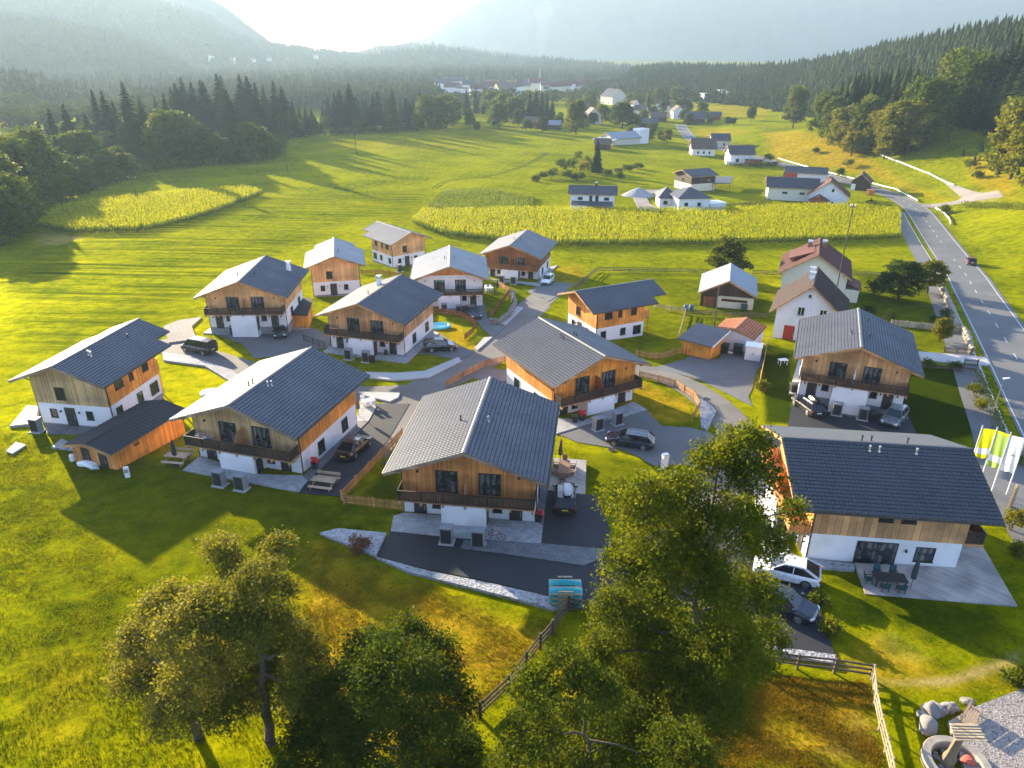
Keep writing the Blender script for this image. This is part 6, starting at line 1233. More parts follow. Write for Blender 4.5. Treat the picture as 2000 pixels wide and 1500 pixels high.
def spruce(seed, h=20., r=3.3, tiers=30):
    g = np.random.default_rng(seed); v = []; f = []
    for k in range(tiers):
        t = k / tiers; z = 1.2 + (h - 1.2) * t ** .93; rad = r * (1 - t) ** .85 * g.uniform(.82, 1.12) + .12; m_ = int(8 + 6 * (1 - t)); a0 = g.uniform(0, 6.28)
        for i in range(m_):
            a_ = a0 + 6.28 * i / m_ + g.uniform(-.2, .2); rr_ = rad * g.uniform(.7, 1.1); w_ = rr_ * .30 + .12; dz = rr_ * .38; ca, sa = math.cos(a_), math.sin(a_); zz = z + g.uniform(-.25, .25); b0 = len(v)
            v += [(0, 0, zz + .25), (ca * rr_ * .55 - sa * w_, sa * rr_ * .55 + ca * w_, zz - dz * .55), (ca * rr_, sa * rr_, zz - dz * .8), (ca * rr_ * .55 + sa * w_, sa * rr_ * .55 - ca * w_, zz - dz * .55), (ca * rr_ * .6, sa * rr_ * .6, zz - dz * .2)]
            f += [(b0, b0 + 1, b0 + 4, b0 + 3), (b0 + 4, b0 + 1, b0 + 2, b0 + 3)]
    return np.array(v), np.array(f)
SPM = []
for s in range(4): v, f = spruce(70 + s, 20, 3.0 + .35 * s); SPM.append(npmesh('crown', v, f, L_con))
_t = MB(); _t.cyl((0, 0, -1), (0, 0, 19), .32, .05, 7); _o = _t.build('trunk', M_bark); SPT = _o.data; bpy.data.objects.remove(_o)
_bl = {}
def tree(kind, loc, h, label, group=None, mat=None, wide=1., seed=0, cat='tree', name=None):
    sp = kind == 'spruce'; P = thing(name or ('spruce_tree' if sp else 'broadleaf_tree'), label, cat, loc, (seed * 1.7) % 6.28, group)
    if sp: k = h / 20.; cm, tm = SPM[seed % 4], SPT
    else:
        k = h / 10.6; q = (seed % 5, (mat or L_mid).name)
        if q not in _bl: v, f, t_ = BL[seed % 5]; _bl[q] = npmesh('crown', v, f, mat or L_mid)
        cm, tm = _bl[q], BL[seed % 5][2]
    P.scale = (k * wide, k * wide, k); link('trunk', tm, P); link('crown', cm, P); return P
_sd = [0]
def ptree(kind, px, py, ty, label, group=None, mat=None, wide=1., **kw):
    g_ = G(px, py); _sd[0] += 1; return tree(kind, g_, max(1.5, hgt(g_, px, ty)), label, group, mat, wide, _sd[0], **kw)
for a_ in [('spruce', 272, 326, 158, 'tallest broad spruce at the edge of the hay meadow wood', 1.75), ('spruce', 462, 312, 174, 'tall dark spruce near the right end of the wood by the meadow corner', 1.75), ('spruce', 62, 418, 280, 'dark narrow spruce at the left edge of the view above the maize strip', 1.4)]:
    ptree(*a_[:5], wide=a_[5])
GS = 'spruces of the wood behind the hay meadow'; LS = 'dark spruce among the others in the hazy wood behind the long hay meadow'
for px, py, ty in [(205, 305, 182), (222, 312, 176), (240, 308, 188), (296, 312, 172), (318, 306, 178), (336, 306, 190), (350, 300, 172), (190, 318, 205), (120, 330, 215), (105, 345, 225), (150, 330, 210), (362, 282, 150), (378, 276, 146), (392, 280, 152), (408, 272, 150), (420, 280, 158), (436, 268, 144), (450, 272, 150), (480, 276, 146), (496, 270, 142), (512, 274, 150), (528, 270, 155), (545, 268, 158), (560, 266, 175), (575, 268, 190), (588, 262, 200), (600, 262, 205), (612, 258, 198), (645, 258, 186), (658, 256, 182), (672, 258, 176), (684, 256, 172), (700, 258, 180), (716, 254, 188), (730, 254, 176), (744, 256, 172), (760, 252, 180), (775, 254, 178), (790, 252, 174), (806, 252, 178), (820, 250, 182), (835, 248, 186), (620, 256, 220), (632, 258, 212), (850, 246, 196)]:
    ptree('spruce', px + random.randint(-5, 5), py, ty + random.randint(-10, 16), LS, GS, wide=random.uniform(1.4, 2.1))
GB = 'broadleaved trees along the edge of the hay meadow wood'; LB = 'rounded leafy tree along the shaded edge of the wood left of the hay meadow'
for px, py, ty, wd in [(8, 480, 365, 1.3), (28, 462, 340, 1.3), (0, 440, 300, 1.4), (45, 440, 345, 1.2), (95, 408, 345, 1.3), (118, 395, 330, 1.2), (140, 384, 320, 1.3), (165, 372, 305, 1.3), (190, 362, 300, 1.3), (215, 352, 292, 1.3), (232, 345, 285, 1.2), (250, 342, 300, 1.4), (300, 332, 284, 1.3), (330, 325, 222, 1.1), (352, 322, 218, 1.2), (376, 322, 226, 1.2), (398, 320, 250, 1.2), (420, 320, 262, 1.2), (440, 318, 270, 1.2), (490, 316, 240, 1.2), (508, 314, 246, 1.2), (526, 308, 262, 1.2), (540, 302, 272, 1.1), (180, 350, 255, 1.1), (145, 350, 262, 1.2), (75, 380, 250, 1.2), (20, 395, 262, 1.3), (560, 270, 222, 1.2), (585, 264, 232, 1.2), (640, 260, 228, 1.1), (700, 260, 232, 1.1), (760, 256, 226, 1.1), (836, 252, 188, 1.1), (856, 248, 190, 1.2), (875, 244, 200, 1.1), (890, 240, 215, 1.3), (812, 254, 224, 1.2)]:
    ptree('leaf', px, py, ty, LB, GB, None, wd)
for px, py, ty, lb, wd, mt in [(974, 252, 203, 'round loose tree standing alone in the far end of the hay meadow', 1.1, L_mid), (918, 250, 214, 'thin small tree beside the wood end in the far meadow', .8, L_mid), (932, 256, 238, 'tiny bush tree alone in the far meadow', 1.2, L_mid), (1029, 255, 232, 'small round tree before the brown sheds of the village', 1.4, L_mid), (1012, 246, 215, 'round dark tree left of the brown sheds of the village', 1.2, L_mid), (1124, 262, 196, 'dense dark tree before the pale village house', 1.0, L_dark), (1214, 252, 200, 'big round dark tree in the village behind the white roofed barn', 1.5, L_dark), (1176, 240, 205, 'pale loose tree left of the big round village tree', 1.2, L_mid), (1286, 208, 172, 'round dark tree of the village pair beside the dark spruce', 1.3, L_dark), (1318, 200, 170, 'pale green tree at the far edge of the village below the forest ridge', 1.2, L_mid), (1152, 208, 178, 'round dark tree before the distant fields of the valley', 1.4, L_dark), (1266, 278, 250, 'light green tree right of the white roofed barn', 1.1, L_bright), (1303, 278, 252, 'light green tree at the village road side', 1.1, L_bright), (1466, 236, 206, 'loose crowned tree alone on the golden field', 1.0, L_mid), (1548, 250, 170, 'tall oval tree alone at the foot of the right hillside', .85, L_mid),
    (1755, 585, 508, 'round apple tree with short trunk on the lawn by the road', 1.6, L_mid), (1810, 572, 508, 'smaller apple tree right beside the round apple tree', 1.3, L_bright), (1416, 545, 468, 'round dense tree right behind the metal roofed barn', 1.35, L_dark), (1836, 668, 620, 'young yellow green tree in front of the grey garden fence', 1.0, L_bright), (1972, 350, 190, 'bright yellow green tree at the right edge on the hillside', 1.0, L_bright), (2004, 372, 215, 'yellow green tree cut by the right edge of the view', 1.1, L_bright)]:
    ptree('leaf', px, py, ty, lb, None, mt, wd)
ptree('spruce', 1165, 336, 270, 'dark pointed spruce among the shrubs in the middle of the meadow', wide=1.25); ptree('spruce', 1266, 214, 176, 'dark spruce of the village pair beside the round tree', wide=1.2)
for px, py, ty in [(1034, 240, 176), (1046, 240, 172), (1058, 242, 178), (1068, 242, 182), (1022, 236, 186), (1078, 242, 190), (912, 225, 172), (930, 222, 168), (946, 222, 172)]: ptree('spruce', px, py, ty, 'dark spruce in the clump before the hazy town', 'spruces in the clump before the hazy town', wide=1.4)
for px, py, ty in [(960, 225, 178), (990, 235, 182), (1004, 238, 190), (970, 232, 190), (1090, 250, 225), (1190, 240, 214), (1240, 250, 222), (1256, 240, 214), (1060, 258, 228), (885, 232, 190), (868, 236, 186), (1230, 270, 246), (1290, 275, 256), (1345, 244, 222), (1432, 244, 230), (1140, 250, 225), (1272, 262, 240)]: ptree('leaf', px, py, ty, 'rounded village tree between the far houses', 'trees between the far village houses', None, 1.3)
GR = 'dark spruces of the copse on the right hillside'
for px, py, ty in [(1656, 262, 146), (1668, 258, 142), (1680, 262, 150), (1692, 258, 142), (1704, 260, 148), (1716, 262, 142), (1732, 266, 150), (1640, 262, 168), (1745, 262, 160)]: ptree('spruce', px, py, ty, 'dark spruce in the copse above the upper hillside track', GR, wide=1.35)
GL = 'leafy trees of the copse on the right hillside'
for px, py, ty, wd in [(1608, 268, 176, 1.), (1622, 278, 190, 1.), (1640, 288, 208, 1.1), (1655, 296, 240, 1.2), (1676, 290, 205, 1.), (1692, 284, 186, 1.), (1712, 292, 215, 1.1), (1734, 300, 205, 1.1), (1752, 302, 196, 1.1), (1772, 300, 200, 1.1), (1790, 296, 188, 1.1), (1782, 280, 152, 1.), (1800, 290, 160, 1.), (1662, 305, 258, 1.2), (1690, 300, 250, 1.2), (1730, 310, 250, 1.2)]: ptree('leaf', px, py, ty, 'leafy tree in the copse above the upper hillside track', GL, L_mid if wd < 1.05 else L_bright, wd)
GF = 'dark spruces of the forest edge at the upper right'
for px, py, ty in [(1990, 240, 25), (2003, 245, 10), (1976, 235, 45), (1964, 240, 52), (1950, 236, 62), (1938, 240, 78), (1926, 236, 92), (1912, 240, 100), (1985, 252, 60), (1958, 252, 75), (1934, 252, 105), (2012, 255, 40), (1900, 250, 118), (1946, 254, 112), (1970, 256, 96), (1996, 258, 84), (1888, 248, 128), (1918, 254, 132)]: ptree('spruce', px, py, ty, 'dark tall spruce of the forest edge in the upper right corner', GF, wide=1.2)
for px, py, ty in [(1856, 232, 100), (1872, 240, 112), (1888, 244, 106), (1862, 236, 150)]: ptree('leaf', px, py, ty, 'rounded leafy tree at the forest edge in the upper right', 'leafy trees at the forest edge in the upper right', L_mid, 1.1)
for k in range(34):
    px, py = random.choice([(1080, 240), (1150, 235), (1190, 225), (1240, 235), (1290, 225), (1330, 230), (1120, 215), (1400, 236), (1250, 205), (1010, 215)]); px += random.randint(-34, 34); py += random.randint(-9, 9)
    ptree('leaf', px, py, py - random.randint(14, 30), 'rounded village tree between the far houses', 'trees between the far village houses', random.choice([L_mid, L_dark, L_mid]), 1.35)
# shrubs and hedges: leaves gathered in low mounds
def shrub(label, px, py, r, h, mat=None, seed=0, group=None, name='shrub', leaf=.3):
    g_ = G(px, py); g = np.random.default_rng(seed + int(px)); P = thing(name, label, 'shrub', g_, 0, group); lob = [(g.uniform(-.4, .4) * r, g.uniform(-.4, .4) * r, h * g.uniform(.35, .7), min(r, h) * g.uniform(.4, .62)) for k in range(5)]
    v, f = leaves_at(crown_points(lob, 7 / max(.4, min(r, h)) * 1.2, leaf * .9, g), leaf, g); v[:, 2] = np.maximum(v[:, 2], -.1); link('foliage', npmesh('foliage', v, f, mat or L_mid), P); st_ = MB()
    for q in lob[:3]: limb(st_, (0, 0, -.2), q[:3], .05, .02, g, 3, 0)
    st_.build('stems', M_bark, P)
for px, py, r, h, lb, mt in [(1740, 628, 1.6, 1.6, 'round dark shrub on the lawn behind the house by the road', L_dark), (1822, 632, 1.5, 1.4, 'greyish round shrub by the pale stone wall', L_mid), (1842, 628, 1.8, 2.2, 'dark green tall shrub by the pale stone wall', L_dark), (1695, 610, 1.5, 1.2, 'dark low shrub behind the roof of the house by the road', L_dark), (1486, 762, .9, 1.3, 'yellow green bush at the foot of the timber screen', L_bright), (1895, 330, 3.2, 4.2, 'dark bush on the golden hillside by the leaning pole', L_mid), (1908, 350, 2.6, 3., 'smaller dark bush below the leaning pole on the hillside', L_mid), (1500, 322, 4., 6., 'dark bushy tree mass behind the white hamlet house', L_dark), (1655, 328, 3., 4., 'yellow flowering bush on the dry hillside', L_bright), (1640, 345, 2.5, 3.5, 'dark bush on the dry hillside above the guard rail', L_mid), (1590, 300, 2.2, 3.2, 'lone dark bush high on the dry slope', L_mid), (1842, 418, 2.4, 3., 'green bush at the mouth of the side track', L_mid), (1698, 405, 1.6, 2.4, 'dark conical bush at the maize corner by the road', L_dark), (1978, 905, 1.1, 1.3, 'yellow green bush beside the flagpole feet', L_bright), (1970, 1035, 1.4, 1.9, 'tall yellow green bush right of the flagpole house roof', L_bright), (1990, 1090, 1.2, 1.4, 'yellow green bush lower down by the right edge', L_bright), (1988, 1340, 1.0, .9, 'low green bush by the dirt path at the right edge', L_bright), (1600, 1180, .8, .7, 'tufted pale weeds along the black parking strip', L_bright), (1622, 1240, .8, .8, 'green weeds at the lower corner of the black parking strip', L_bright), (1905, 775, 1.0, 1.6, 'yellow green hedge bush at the road side of the deep lawn', L_bright), (1915, 800, .9, 1.5, 'bright hedge bush at the lower road side of the deep lawn', L_bright), (1860, 722, 1.1, 1.1, 'low green bushes along the grey board fence', L_mid), (1815, 718, 1.0, 1.0, 'feathery green plants at the house end of the grey board fence', L_mid), (705, 1072, 1.1, .7, 'heap of dry brown twigs on the gravel patch', leafmat('dry_twigs', [(.3, (.13, .06, .03)), (.7, (.28, .15, .08))], .2)), (850, 400, 0.1, 0.1, '', None)]:
    if lb: shrub(lb, px, py, r, h, mt, leaf=.22 if py > 500 else .5)
for px, py, r, h, mt in [(1058, 350, 3.5, 2.4, L_mid), (1078, 348, 3.5, 4.4, L_mid), (1096, 342, 4, 7.5, L_mid), (1112, 338, 4, 9., L_mid), (1126, 332, 3.6, 10., L_mid), (1140, 342, 4, 6.5, L_bright), (1150, 336, 3.6, 7.5, L_bright), (1105, 350, 4, 3.4, L_mid), (1130, 352, 4, 3., L_mid), (1186, 344, 4, 2.6, L_mid), (1206, 340, 4, 2.6, L_mid), (1226, 334, 4, 2.6, L_mid), (1248, 330, 4, 2.4, L_mid), (1042, 354, 3, 2., L_mid)]: shrub('scrubby bush of the overgrown strip around the lone spruce in the meadow', px, py, r, h, mt, 5, 'bushes of the overgrown strip in the meadow', leaf=.55)
shrub('small round bush standing alone right of the overgrown strip', 1210, 352, 2.2, 4.2, L_mid, 9, leaf=.5)
def hedge(label, pts, h, w_, mat, leaf=.3, dens=26):
    st = resample(pts, 1.); o = st[0].copy(); g = np.random.default_rng(abs(int(pts[0][0]))); c = []
    for a_, b_ in zip(st[:-1], st[1:]):
        n_ = int((b_ - a_).length * dens * h); t = g.uniform(0, 1, n_)[:, None]; p = np.array(a_ - o) + np.array(b_ - a_) * t; c.append(p + np.stack([g.normal(size=n_) * w_ * .4, g.normal(size=n_) * w_ * .4, g.uniform(0, 1, n_) ** .7 * h], 1))
    v, f = leaves_at(np.concatenate(c), leaf, g); o_ = link('hedge', npmesh('hedge', v, f, mat)); o_.location = o; tag(o_, label, 'hedge')
hedge('dark hedge along the maize before the beige farm barn', [(1418, 410), (1460, 404), (1505, 398)], 1.8, 1.4, L_dark, .45); hedge('clipped hedge in front of the white hamlet house', [(1425, 325), (1500, 326), (1520, 322)], 1.8, 1.5, L_dark, .5); hedge('leafy planted hedge along the road side of the deep green lawn', [(1908, 735), (1925, 765), (1945, 815), (1950, 850)], 1.0, 1.1, L_mid, .22, 60); hedge('low dark hedge before the pyramid roofed bungalow', [(1290, 404), (1318, 404)], 1.6, 1.2, L_dark, .45)
hedge('dense strip of bushes along the side track on the right', [(1880, 405), (1940, 408), (2010, 412)], 2.0, 2.5, L_mid, .4)
# maize
def maize(pts, label, rows=False, hk=1., name='maize_field'):
    P = gp(pts); g = np.random.default_rng(len(pts)); x0, y0 = P.min(0); x1, y1 = P.max(0); n_ = int((x1 - x0) * (y1 - y0) / .24); p = np.stack([g.uniform(x0, x1, n_), g.uniform(y0, y1, n_)], 1)
    if rows: p[:, 1] = np.round(p[:, 1] / 1.1) * 1.1 + g.normal(size=n_) * .12
    p = p[inpoly(p[:, 0], p[:, 1], P)]; z = T(p[:, 0], p[:, 1]); n_ = len(p); vs = []; m_ = 5
    c = np.repeat(np.stack([p[:, 0], p[:, 1], z], 1), m_, 0); hh = hk * np.repeat(g.uniform(2.0, 2.7, n_), m_); k = np.tile(np.arange(m_), n_); a_ = g.uniform(0, 6.28, n_ * m_); zb = hh * (.15 + .17 * k); d = np.stack([np.cos(a_), np.sin(a_), np.zeros_like(a_)], 1); w_ = np.stack([-np.sin(a_), np.cos(a_), np.zeros_like(a_)], 1) * .085
    up = np.array([0, 0, 1.]); b0 = c + up * zb[:, None]; v = np.stack([b0 - w_ * .6, b0 + w_ * .6, b0 + d * .26 + up * .40 + w_ * .5, b0 + d * .26 + up * .40 - w_ * .5], 1).reshape(-1, 3)
    o_ = link(name, npmesh(name, v, np.arange(len(v)).reshape(-1, 4), [L_corn3, L_corn2, L_corn if hk == 1. else L_corn2], mi=(k > 1).astype(np.int32) + (k > 3))); stuff(o_, label, 'maize')
maize([(835, 405), (862, 376), (950, 371), (1046, 387), (1034, 413), (950, 416), (880, 416)], 'lower green strip of young crop behind the ripe maize', True, .45, 'young_crop')
maize([(805, 440), (826, 420), (950, 418), (1034, 415), (1115, 417), (1400, 417), (1560, 409), (1735, 402), (1757, 425), (1756, 470), (1400, 482), (1090, 484), (950, 474), (860, 462)], 'broad field of ripe maize behind the estate', False)
maize([(72, 448), (78, 418), (180, 402), (300, 386), (480, 372), (514, 382), (430, 416), (360, 438), (280, 456), (150, 460)], 'narrow curved strip of maize left in the hay meadow', False)
# tufts of grass on the near meadow
def tufts(pts, n_, h0, h1, mat, seed):
    P = gp(pts); g = np.random.default_rng(seed); x0, y0 = P.min(0); x1, y1 = P.max(0); p = np.stack([g.uniform(x0, x1, n_), g.uniform(y0, y1, n_)], 1); p = p[inpoly(p[:, 0], p[:, 1], P)]
    den = np.sin(p[:, 0] * .8 + 2 * np.sin(p[:, 1] * .5)) * np.sin(p[:, 1] * .9 + 1.5 * np.sin(p[:, 0] * .37)) + g.normal(size=len(p)) * .5; p = p[den > -.25]; n_ = len(p); m_ = 3; c = np.repeat(np.stack([p[:, 0], p[:, 1], T(p[:, 0], p[:, 1])], 1), m_, 0); c[:, :2] += g.normal(size=(n_ * m_, 2)) * .10
    a_ = g.uniform(0, 6.28, n_ * m_); d = np.stack([np.cos(a_), np.sin(a_), 0 * a_], 1); w_ = np.stack([-np.sin(a_), np.cos(a_), 0 * a_], 1) * .03; hh = g.uniform(h0, h1, n_ * m_)[:, None]; up = np.array([0, 0, 1.]); c[:, 2] -= .03
    return np.stack([c - w_, c + w_, c + d * hh * .5 + up * hh], 1).reshape(-1, 3)
v = np.concatenate([tufts([(0, 840), (60, 850), (170, 1030), (330, 1200), (560, 1080), (640, 1070), (640, 1500), (-60, 1560)], 80000, .05, .19, 0, 1), tufts([(60, 850), (560, 960), (740, 1040), (560, 1090), (330, 1200), (170, 1030)], 30000, .04, .14, 0, 2)])
o_ = link('grass', npmesh('grass', v, np.arange(len(v)).reshape(-1, 3), L_grass)); stuff(o_, 'long uneven grass of the near meadow', 'grass')
v = np.concatenate([tufts([(640, 1070), (760, 1110), (1010, 1200), (1110, 1215), (940, 1400), (800, 1520), (560, 1300)], 45000, .04, .15, 0, 3), tufts([(1440, 1310), (1695, 1335), (1730, 1520), (1300, 1520), (1400, 1400)], 36000, .04, .17, 0, 4)])
o_ = link('dry_grass', npmesh('dry_grass', v, np.arange(len(v)).reshape(-1, 3), L_dryg)); stuff(o_, 'short dry golden grass under the foreground trees', 'grass')

hedge('thick leafy undergrowth closing the lower edge of the meadow wood', [(-20, 486), (40, 462), (110, 402), (180, 372), (250, 350), (310, 334), (400, 324), (480, 320), (530, 312), (548, 300), (552, 280), (570, 268), (640, 266), (720, 262), (800, 258), (860, 252), (892, 244)], 4.5, 3.5, L_mid, .75, 9)
# ------------------------------------------------------------------ hills and mountains round the valley
M_hill = ground_noise('forest_floor', [(.3, (.012, .024, .010)), (.5, (.028, .042, .014)), (.7, (.055, .07, .02))], .02, .95, .3, 1.5, big=.004, spec=0.)
M_hillm = ground_noise('hill_meadow', [(.3, (.03, .06, .008)), (.55, (.06, .10, .010)), (.7, (.12, .15, .015))], .012, .95, .3, 1., big=.006, spec=0.)
M_mtn = ground_noise('mountain_forest', [(.3, (.03, .045, .03)), (.7, (.08, .09, .07))], .006, .95, .4, 6., big=.0015, spec=0.)
def hill(name, prof, W_, mat, zb=-16., rows=26, rough=.06, seed=0, tree_h=0., back=None):
    """a ridge whose crest is seen along prof [(px, py, distance)]; it falls to the valley on both sides"""
    pr = np.array(prof, float); xs = np.linspace(pr[0, 0], pr[-1, 0], max(40, int((pr[-1, 0] - pr[0, 0]) / 7))); py = np.interp(xs, pr[:, 0], pr[:, 1]); ds = np.interp(xs, pr[:, 0], pr[:, 2]); g = np.random.default_rng(seed)
    rays = np.array([ray(a_, b_) for a_, b_ in zip(xs, py)]); hz_ = np.hypot(rays[:, 0], rays[:, 1]); u = rays[:, :2] / hz_[:, None]; zc = CH + ds * rays[:, 2] / hz_ - tree_h; zc = np.maximum(zc, zb + 1); back = back or W_
    ph = g.uniform(0, 6.28, 8); fr = g.uniform(.006, .03, 8); V = []; gr = []
    tt = np.concatenate([np.linspace(-1, 0, rows), np.linspace(0, 1, 9)[1:]])
    for t in tt:
        r = ds + (t * W_ if t < 0 else t * back); k = 1 - abs(t); s = k * k * (3 - 2 * k) * .45 + k * .55; nz_ = sum(np.sin(xs * fr[i] * (1.5 + i) + t * (5 + i) + ph[i]) for i in range(8)) / 4 * rough * (zc - zb) * (4 * k * (1 - k))
        z = zb + (zc - zb) * s + nz_; p = np.stack([u[:, 0] * r, u[:, 1] * r, z], 1); V.append(p)
    V = np.array(V); nr_, nc_ = V.shape[:2]; ix = np.arange(nr_ * nc_).reshape(nr_, nc_); f = np.stack([ix[:-1, :-1], ix[:-1, 1:], ix[1:, 1:], ix[1:, :-1]], -1).reshape(-1, 4); o_ = link(name, npmesh(name, V.reshape(-1, 3), f, mat, True)); struct(o_); return V[:rows]
h_far = hill('mountain', [(560, 112, 4300), (700, 100, 4300), (800, 82, 4300), (840, 68, 4300), (880, 38, 4300), (935, 2, 4300), (1010, -30, 4300), (1300, -45, 4300), (1700, -32, 4300), (1990, -12, 4300), (2200, -5, 4300), (2600, 30, 4300)], 600, M_mtn, seed=1, rough=.04, rows=30, back=900)
hill('mountain', [(150, -40, 3300), (340, -32, 3300), (400, -8, 3300), (440, 12, 3300), (480, 45, 3300), (530, 82, 3300), (600, 108, 3300)], 700, M_mtn, seed=2)
HS = []
HS.append((hill('hill', [(600, 116, 3250), (660, 106, 3250), (690, 95, 3250), (740, 80, 3250), (830, 76, 3250), (900, 84, 3250), (960, 94, 3250), (1040, 104, 3250), (1150, 118, 3250), (1250, 128, 3250), (1330, 150, 3250)], 450, M_hill, seed=3, tree_h=18), 1800, .1))
HS.append((hill('hill', [(620, 140, 2500), (640, 122, 2500), (700, 104, 2500), (770, 90, 2500), (860, 86, 2500), (920, 93, 2500), (980, 100, 2500), (1050, 108, 2500), (1110, 128, 2500), (1180, 152, 2500)], 500, M_hill, seed=4, tree_h=18), 2600, .15))
HS.append((hill('hill', [(1000, 140, 2200), (1030, 112, 2200), (1060, 104, 2200), (1110, 107, 2200), (1150, 110, 2200), (1200, 117, 2200), (1250, 126, 2200), (1310, 126, 2200), (1400, 124, 2200), (1500, 126, 2200), (1600, 140, 2200), (1700, 165, 2200)], 350, M_hill, seed=5, tree_h=20), 2200, .1))
HS.append((hill('hill', [(-420, -70, 2800), (-200, -62, 2800), (0, -45, 2800), (150, -30, 2800), (330, 2, 2800), (400, 22, 2800), (460, 62, 2800), (520, 80, 2800), (580, 86, 2800), (650, 94, 2800), (720, 106, 2800), (780, 120, 2800), (830, 140, 2800), (885, 172, 2800)], 1000, M_hill, seed=6, tree_h=13), 10000, .12))
HS.append((hill('hill', [(-420, -10, 2000), (-250, 0, 2000), (-100, 6, 2000), (0, 20, 2000), (100, 32, 2000), (180, 46, 2000), (260, 68, 2000), (330, 95, 2000), (400, 135, 2000), (450, 170, 2000)], 700, M_hill, seed=7, tree_h=13), 8000, .2))
HS.append((hill('hill', [(1140, 182, 1300), (1185, 170, 1280), (1205, 150, 1260), (1240, 131, 1240), (1300, 123, 1200), (1400, 126, 1120), (1480, 126, 1050), (1560, 119, 980), (1660, 101, 900), (1760, 76, 820), (1860, 56, 740), (1960, 40, 680), (2060, 22, 640), (2300, -10, 600)], 330, M_hill, seed=8, tree_h=13), 12000, .22))
HM_ = hill('hill', [(-420, 135, 1000), (-250, 138, 1000), (-100, 140, 1000), (20, 150, 1000), (110, 172, 1000), (200, 192, 1000), (300, 210, 1000), (420, 225, 1000)], 320, M_hillm, seed=9, tree_h=0, zb=-14.5)
def low_conifer(seed):
    g = np.random.default_rng(seed); v = []; f = []; n_ = 6
    for k in range(4):
        z0, z1, r = .10 + .21 * k, .42 + .20 * k, .19 - .043 * k; b0 = len(v); a0 = g.uniform(0, 6)
        v += [(r * g.uniform(.75, 1.2) * math.cos(a0 + 6.283 * i / n_), r * g.uniform(.75, 1.2) * math.sin(a0 + 6.283 * i / n_), z0 + g.uniform(-.03, .03)) for i in range(n_)] + [(0, 0, z1)]; f += [(b0 + i, b0 + (i + 1) % n_, b0 + n_) for i in range(n_)]
    return np.array(v), np.array(f)
def low_round(seed):
    g = np.random.default_rng(seed); lob = [(g.uniform(-.16, .16), g.uniform(-.16, .16), g.uniform(.32, .78), g.uniform(.17, .26)) for k in range(7)]; c = []
    for x, y, z, r in lob: u = g.normal(size=(13, 3)); u /= np.linalg.norm(u, axis=1)[:, None]; c.append(np.array([x, y, z]) + u * r * g.uniform(.7, 1.05, (13, 1)))
    v, f = leaves_at(np.concatenate(c), .17, g, .8); return v, np.concatenate([f[:, [0, 1, 2]], f[:, [0, 2, 3]]])
def scatter(name, label, base, pts, hs_, wd, mat, g):
    bv, bf = base; n_ = len(pts); a_ = g.uniform(0, 6.28, n_); c, s = np.cos(a_)[:, None], np.sin(a_)[:, None]; w_ = (hs_ * wd)[:, None]; x = (bv[None, :, 0] * c - bv[None, :, 1] * s) * w_; y = (bv[None, :, 0] * s + bv[None, :, 1] * c) * w_; z = bv[None, :, 2] * hs_[:, None]
    v = np.stack([x, y, z], -1) + pts[:, None, :]; f = bf[None] + (np.arange(n_) * len(bv))[:, None, None]; o_ = link(name, npmesh(name, v.reshape(-1, 3), f.reshape(-1, 3), mat)); stuff(o_, label, 'forest'); return o_
HS.append((HM_, 700, .42))
g = np.random.default_rng(11); pc, pr_ = [], []
for V, n_, fr in HS:
    A_ = np.linalg.norm(np.cross(V[1:, :-1] - V[:-1, :-1], V[:-1, 1:] - V[:-1, :-1]), axis=-1); A_[0] *= .3; w_ = (A_ / A_.sum()).ravel(); ci = g.choice(len(w_), n_, p=w_); i, j = np.unravel_index(ci, A_.shape); t, s = g.uniform(0, 1, n_)[:, None], g.uniform(0, 1, n_)[:, None]
    p = (V[i, j] * (1 - t) + V[i + 1, j] * t) * (1 - s) + (V[i, j + 1] * (1 - t) + V[i + 1, j + 1] * t) * s; low = (i < V.shape[0] * .35); rnd = g.uniform(0, 1, n_) < np.where(low, fr * 2.2, fr); pc.append(p[~rnd]); pr_.append(p[rnd])
pc, pr_ = np.concatenate(pc), np.concatenate(pr_); L_far = leafmat('far_needles', [(.3, (.012, .024, .010)), (.5, (.028, .044, .016)), (.7, (.06, .072, .024))], .06, None, .01, 0.); L_farb = leafmat('far_leaves', [(.3, (.025, .042, .010)), (.5, (.05, .068, .014)), (.7, (.09, .10, .02))], .2, None, .01, 0.)
k = len(pc) // 2
scatter('conifer_forest', 'dark conifer forest covering the hazy hills', low_conifer(1), pc[:k], g.uniform(11, 19, k), 1.25, L_far, g); scatter('conifer_forest', 'dark conifer forest standing between the hills and ridges', low_conifer(2), pc[k:], g.uniform(10, 18, len(pc) - k), 1.2, L_far, g); scatter('leaf_forest', 'pale leafy trees mixed into the hill forests', low_round(3), pr_, g.uniform(8, 14, len(pr_)), 1.2, L_farb, g)
# the wood that fills the space behind its front trees
def fill(polys, n_, kind, hmin, hmax, name, label, mat, seed, wd):
    g = np.random.default_rng(seed); out = []
    for pts in polys:
        P = gp(pts); x0, y0 = P.min(0); x1, y1 = P.max(0); p = np.stack([g.uniform(x0, x1, n_ * 4), g.uniform(y0, y1, n_ * 4)], 1); p = p[inpoly(p[:, 0], p[:, 1], P)][:n_]; out.append(p)
    p = np.concatenate(out); pts3 = np.stack([p[:, 0], p[:, 1], T(p[:, 0], p[:, 1]) - .5], 1); scatter(name, label, kind, pts3, g.uniform(hmin, hmax, len(p)), wd, mat, g)
fill([[(0, 400), (90, 370), (200, 330), (330, 300), (500, 285), (560, 258), (700, 246), (860, 236), (840, 226), (600, 238), (400, 250), (150, 290), (0, 340)]], 130, low_conifer(5), 10, 18, 'wood', 'hazy wood behind the front trees of the hay meadow', L_far, 21, 1.2)
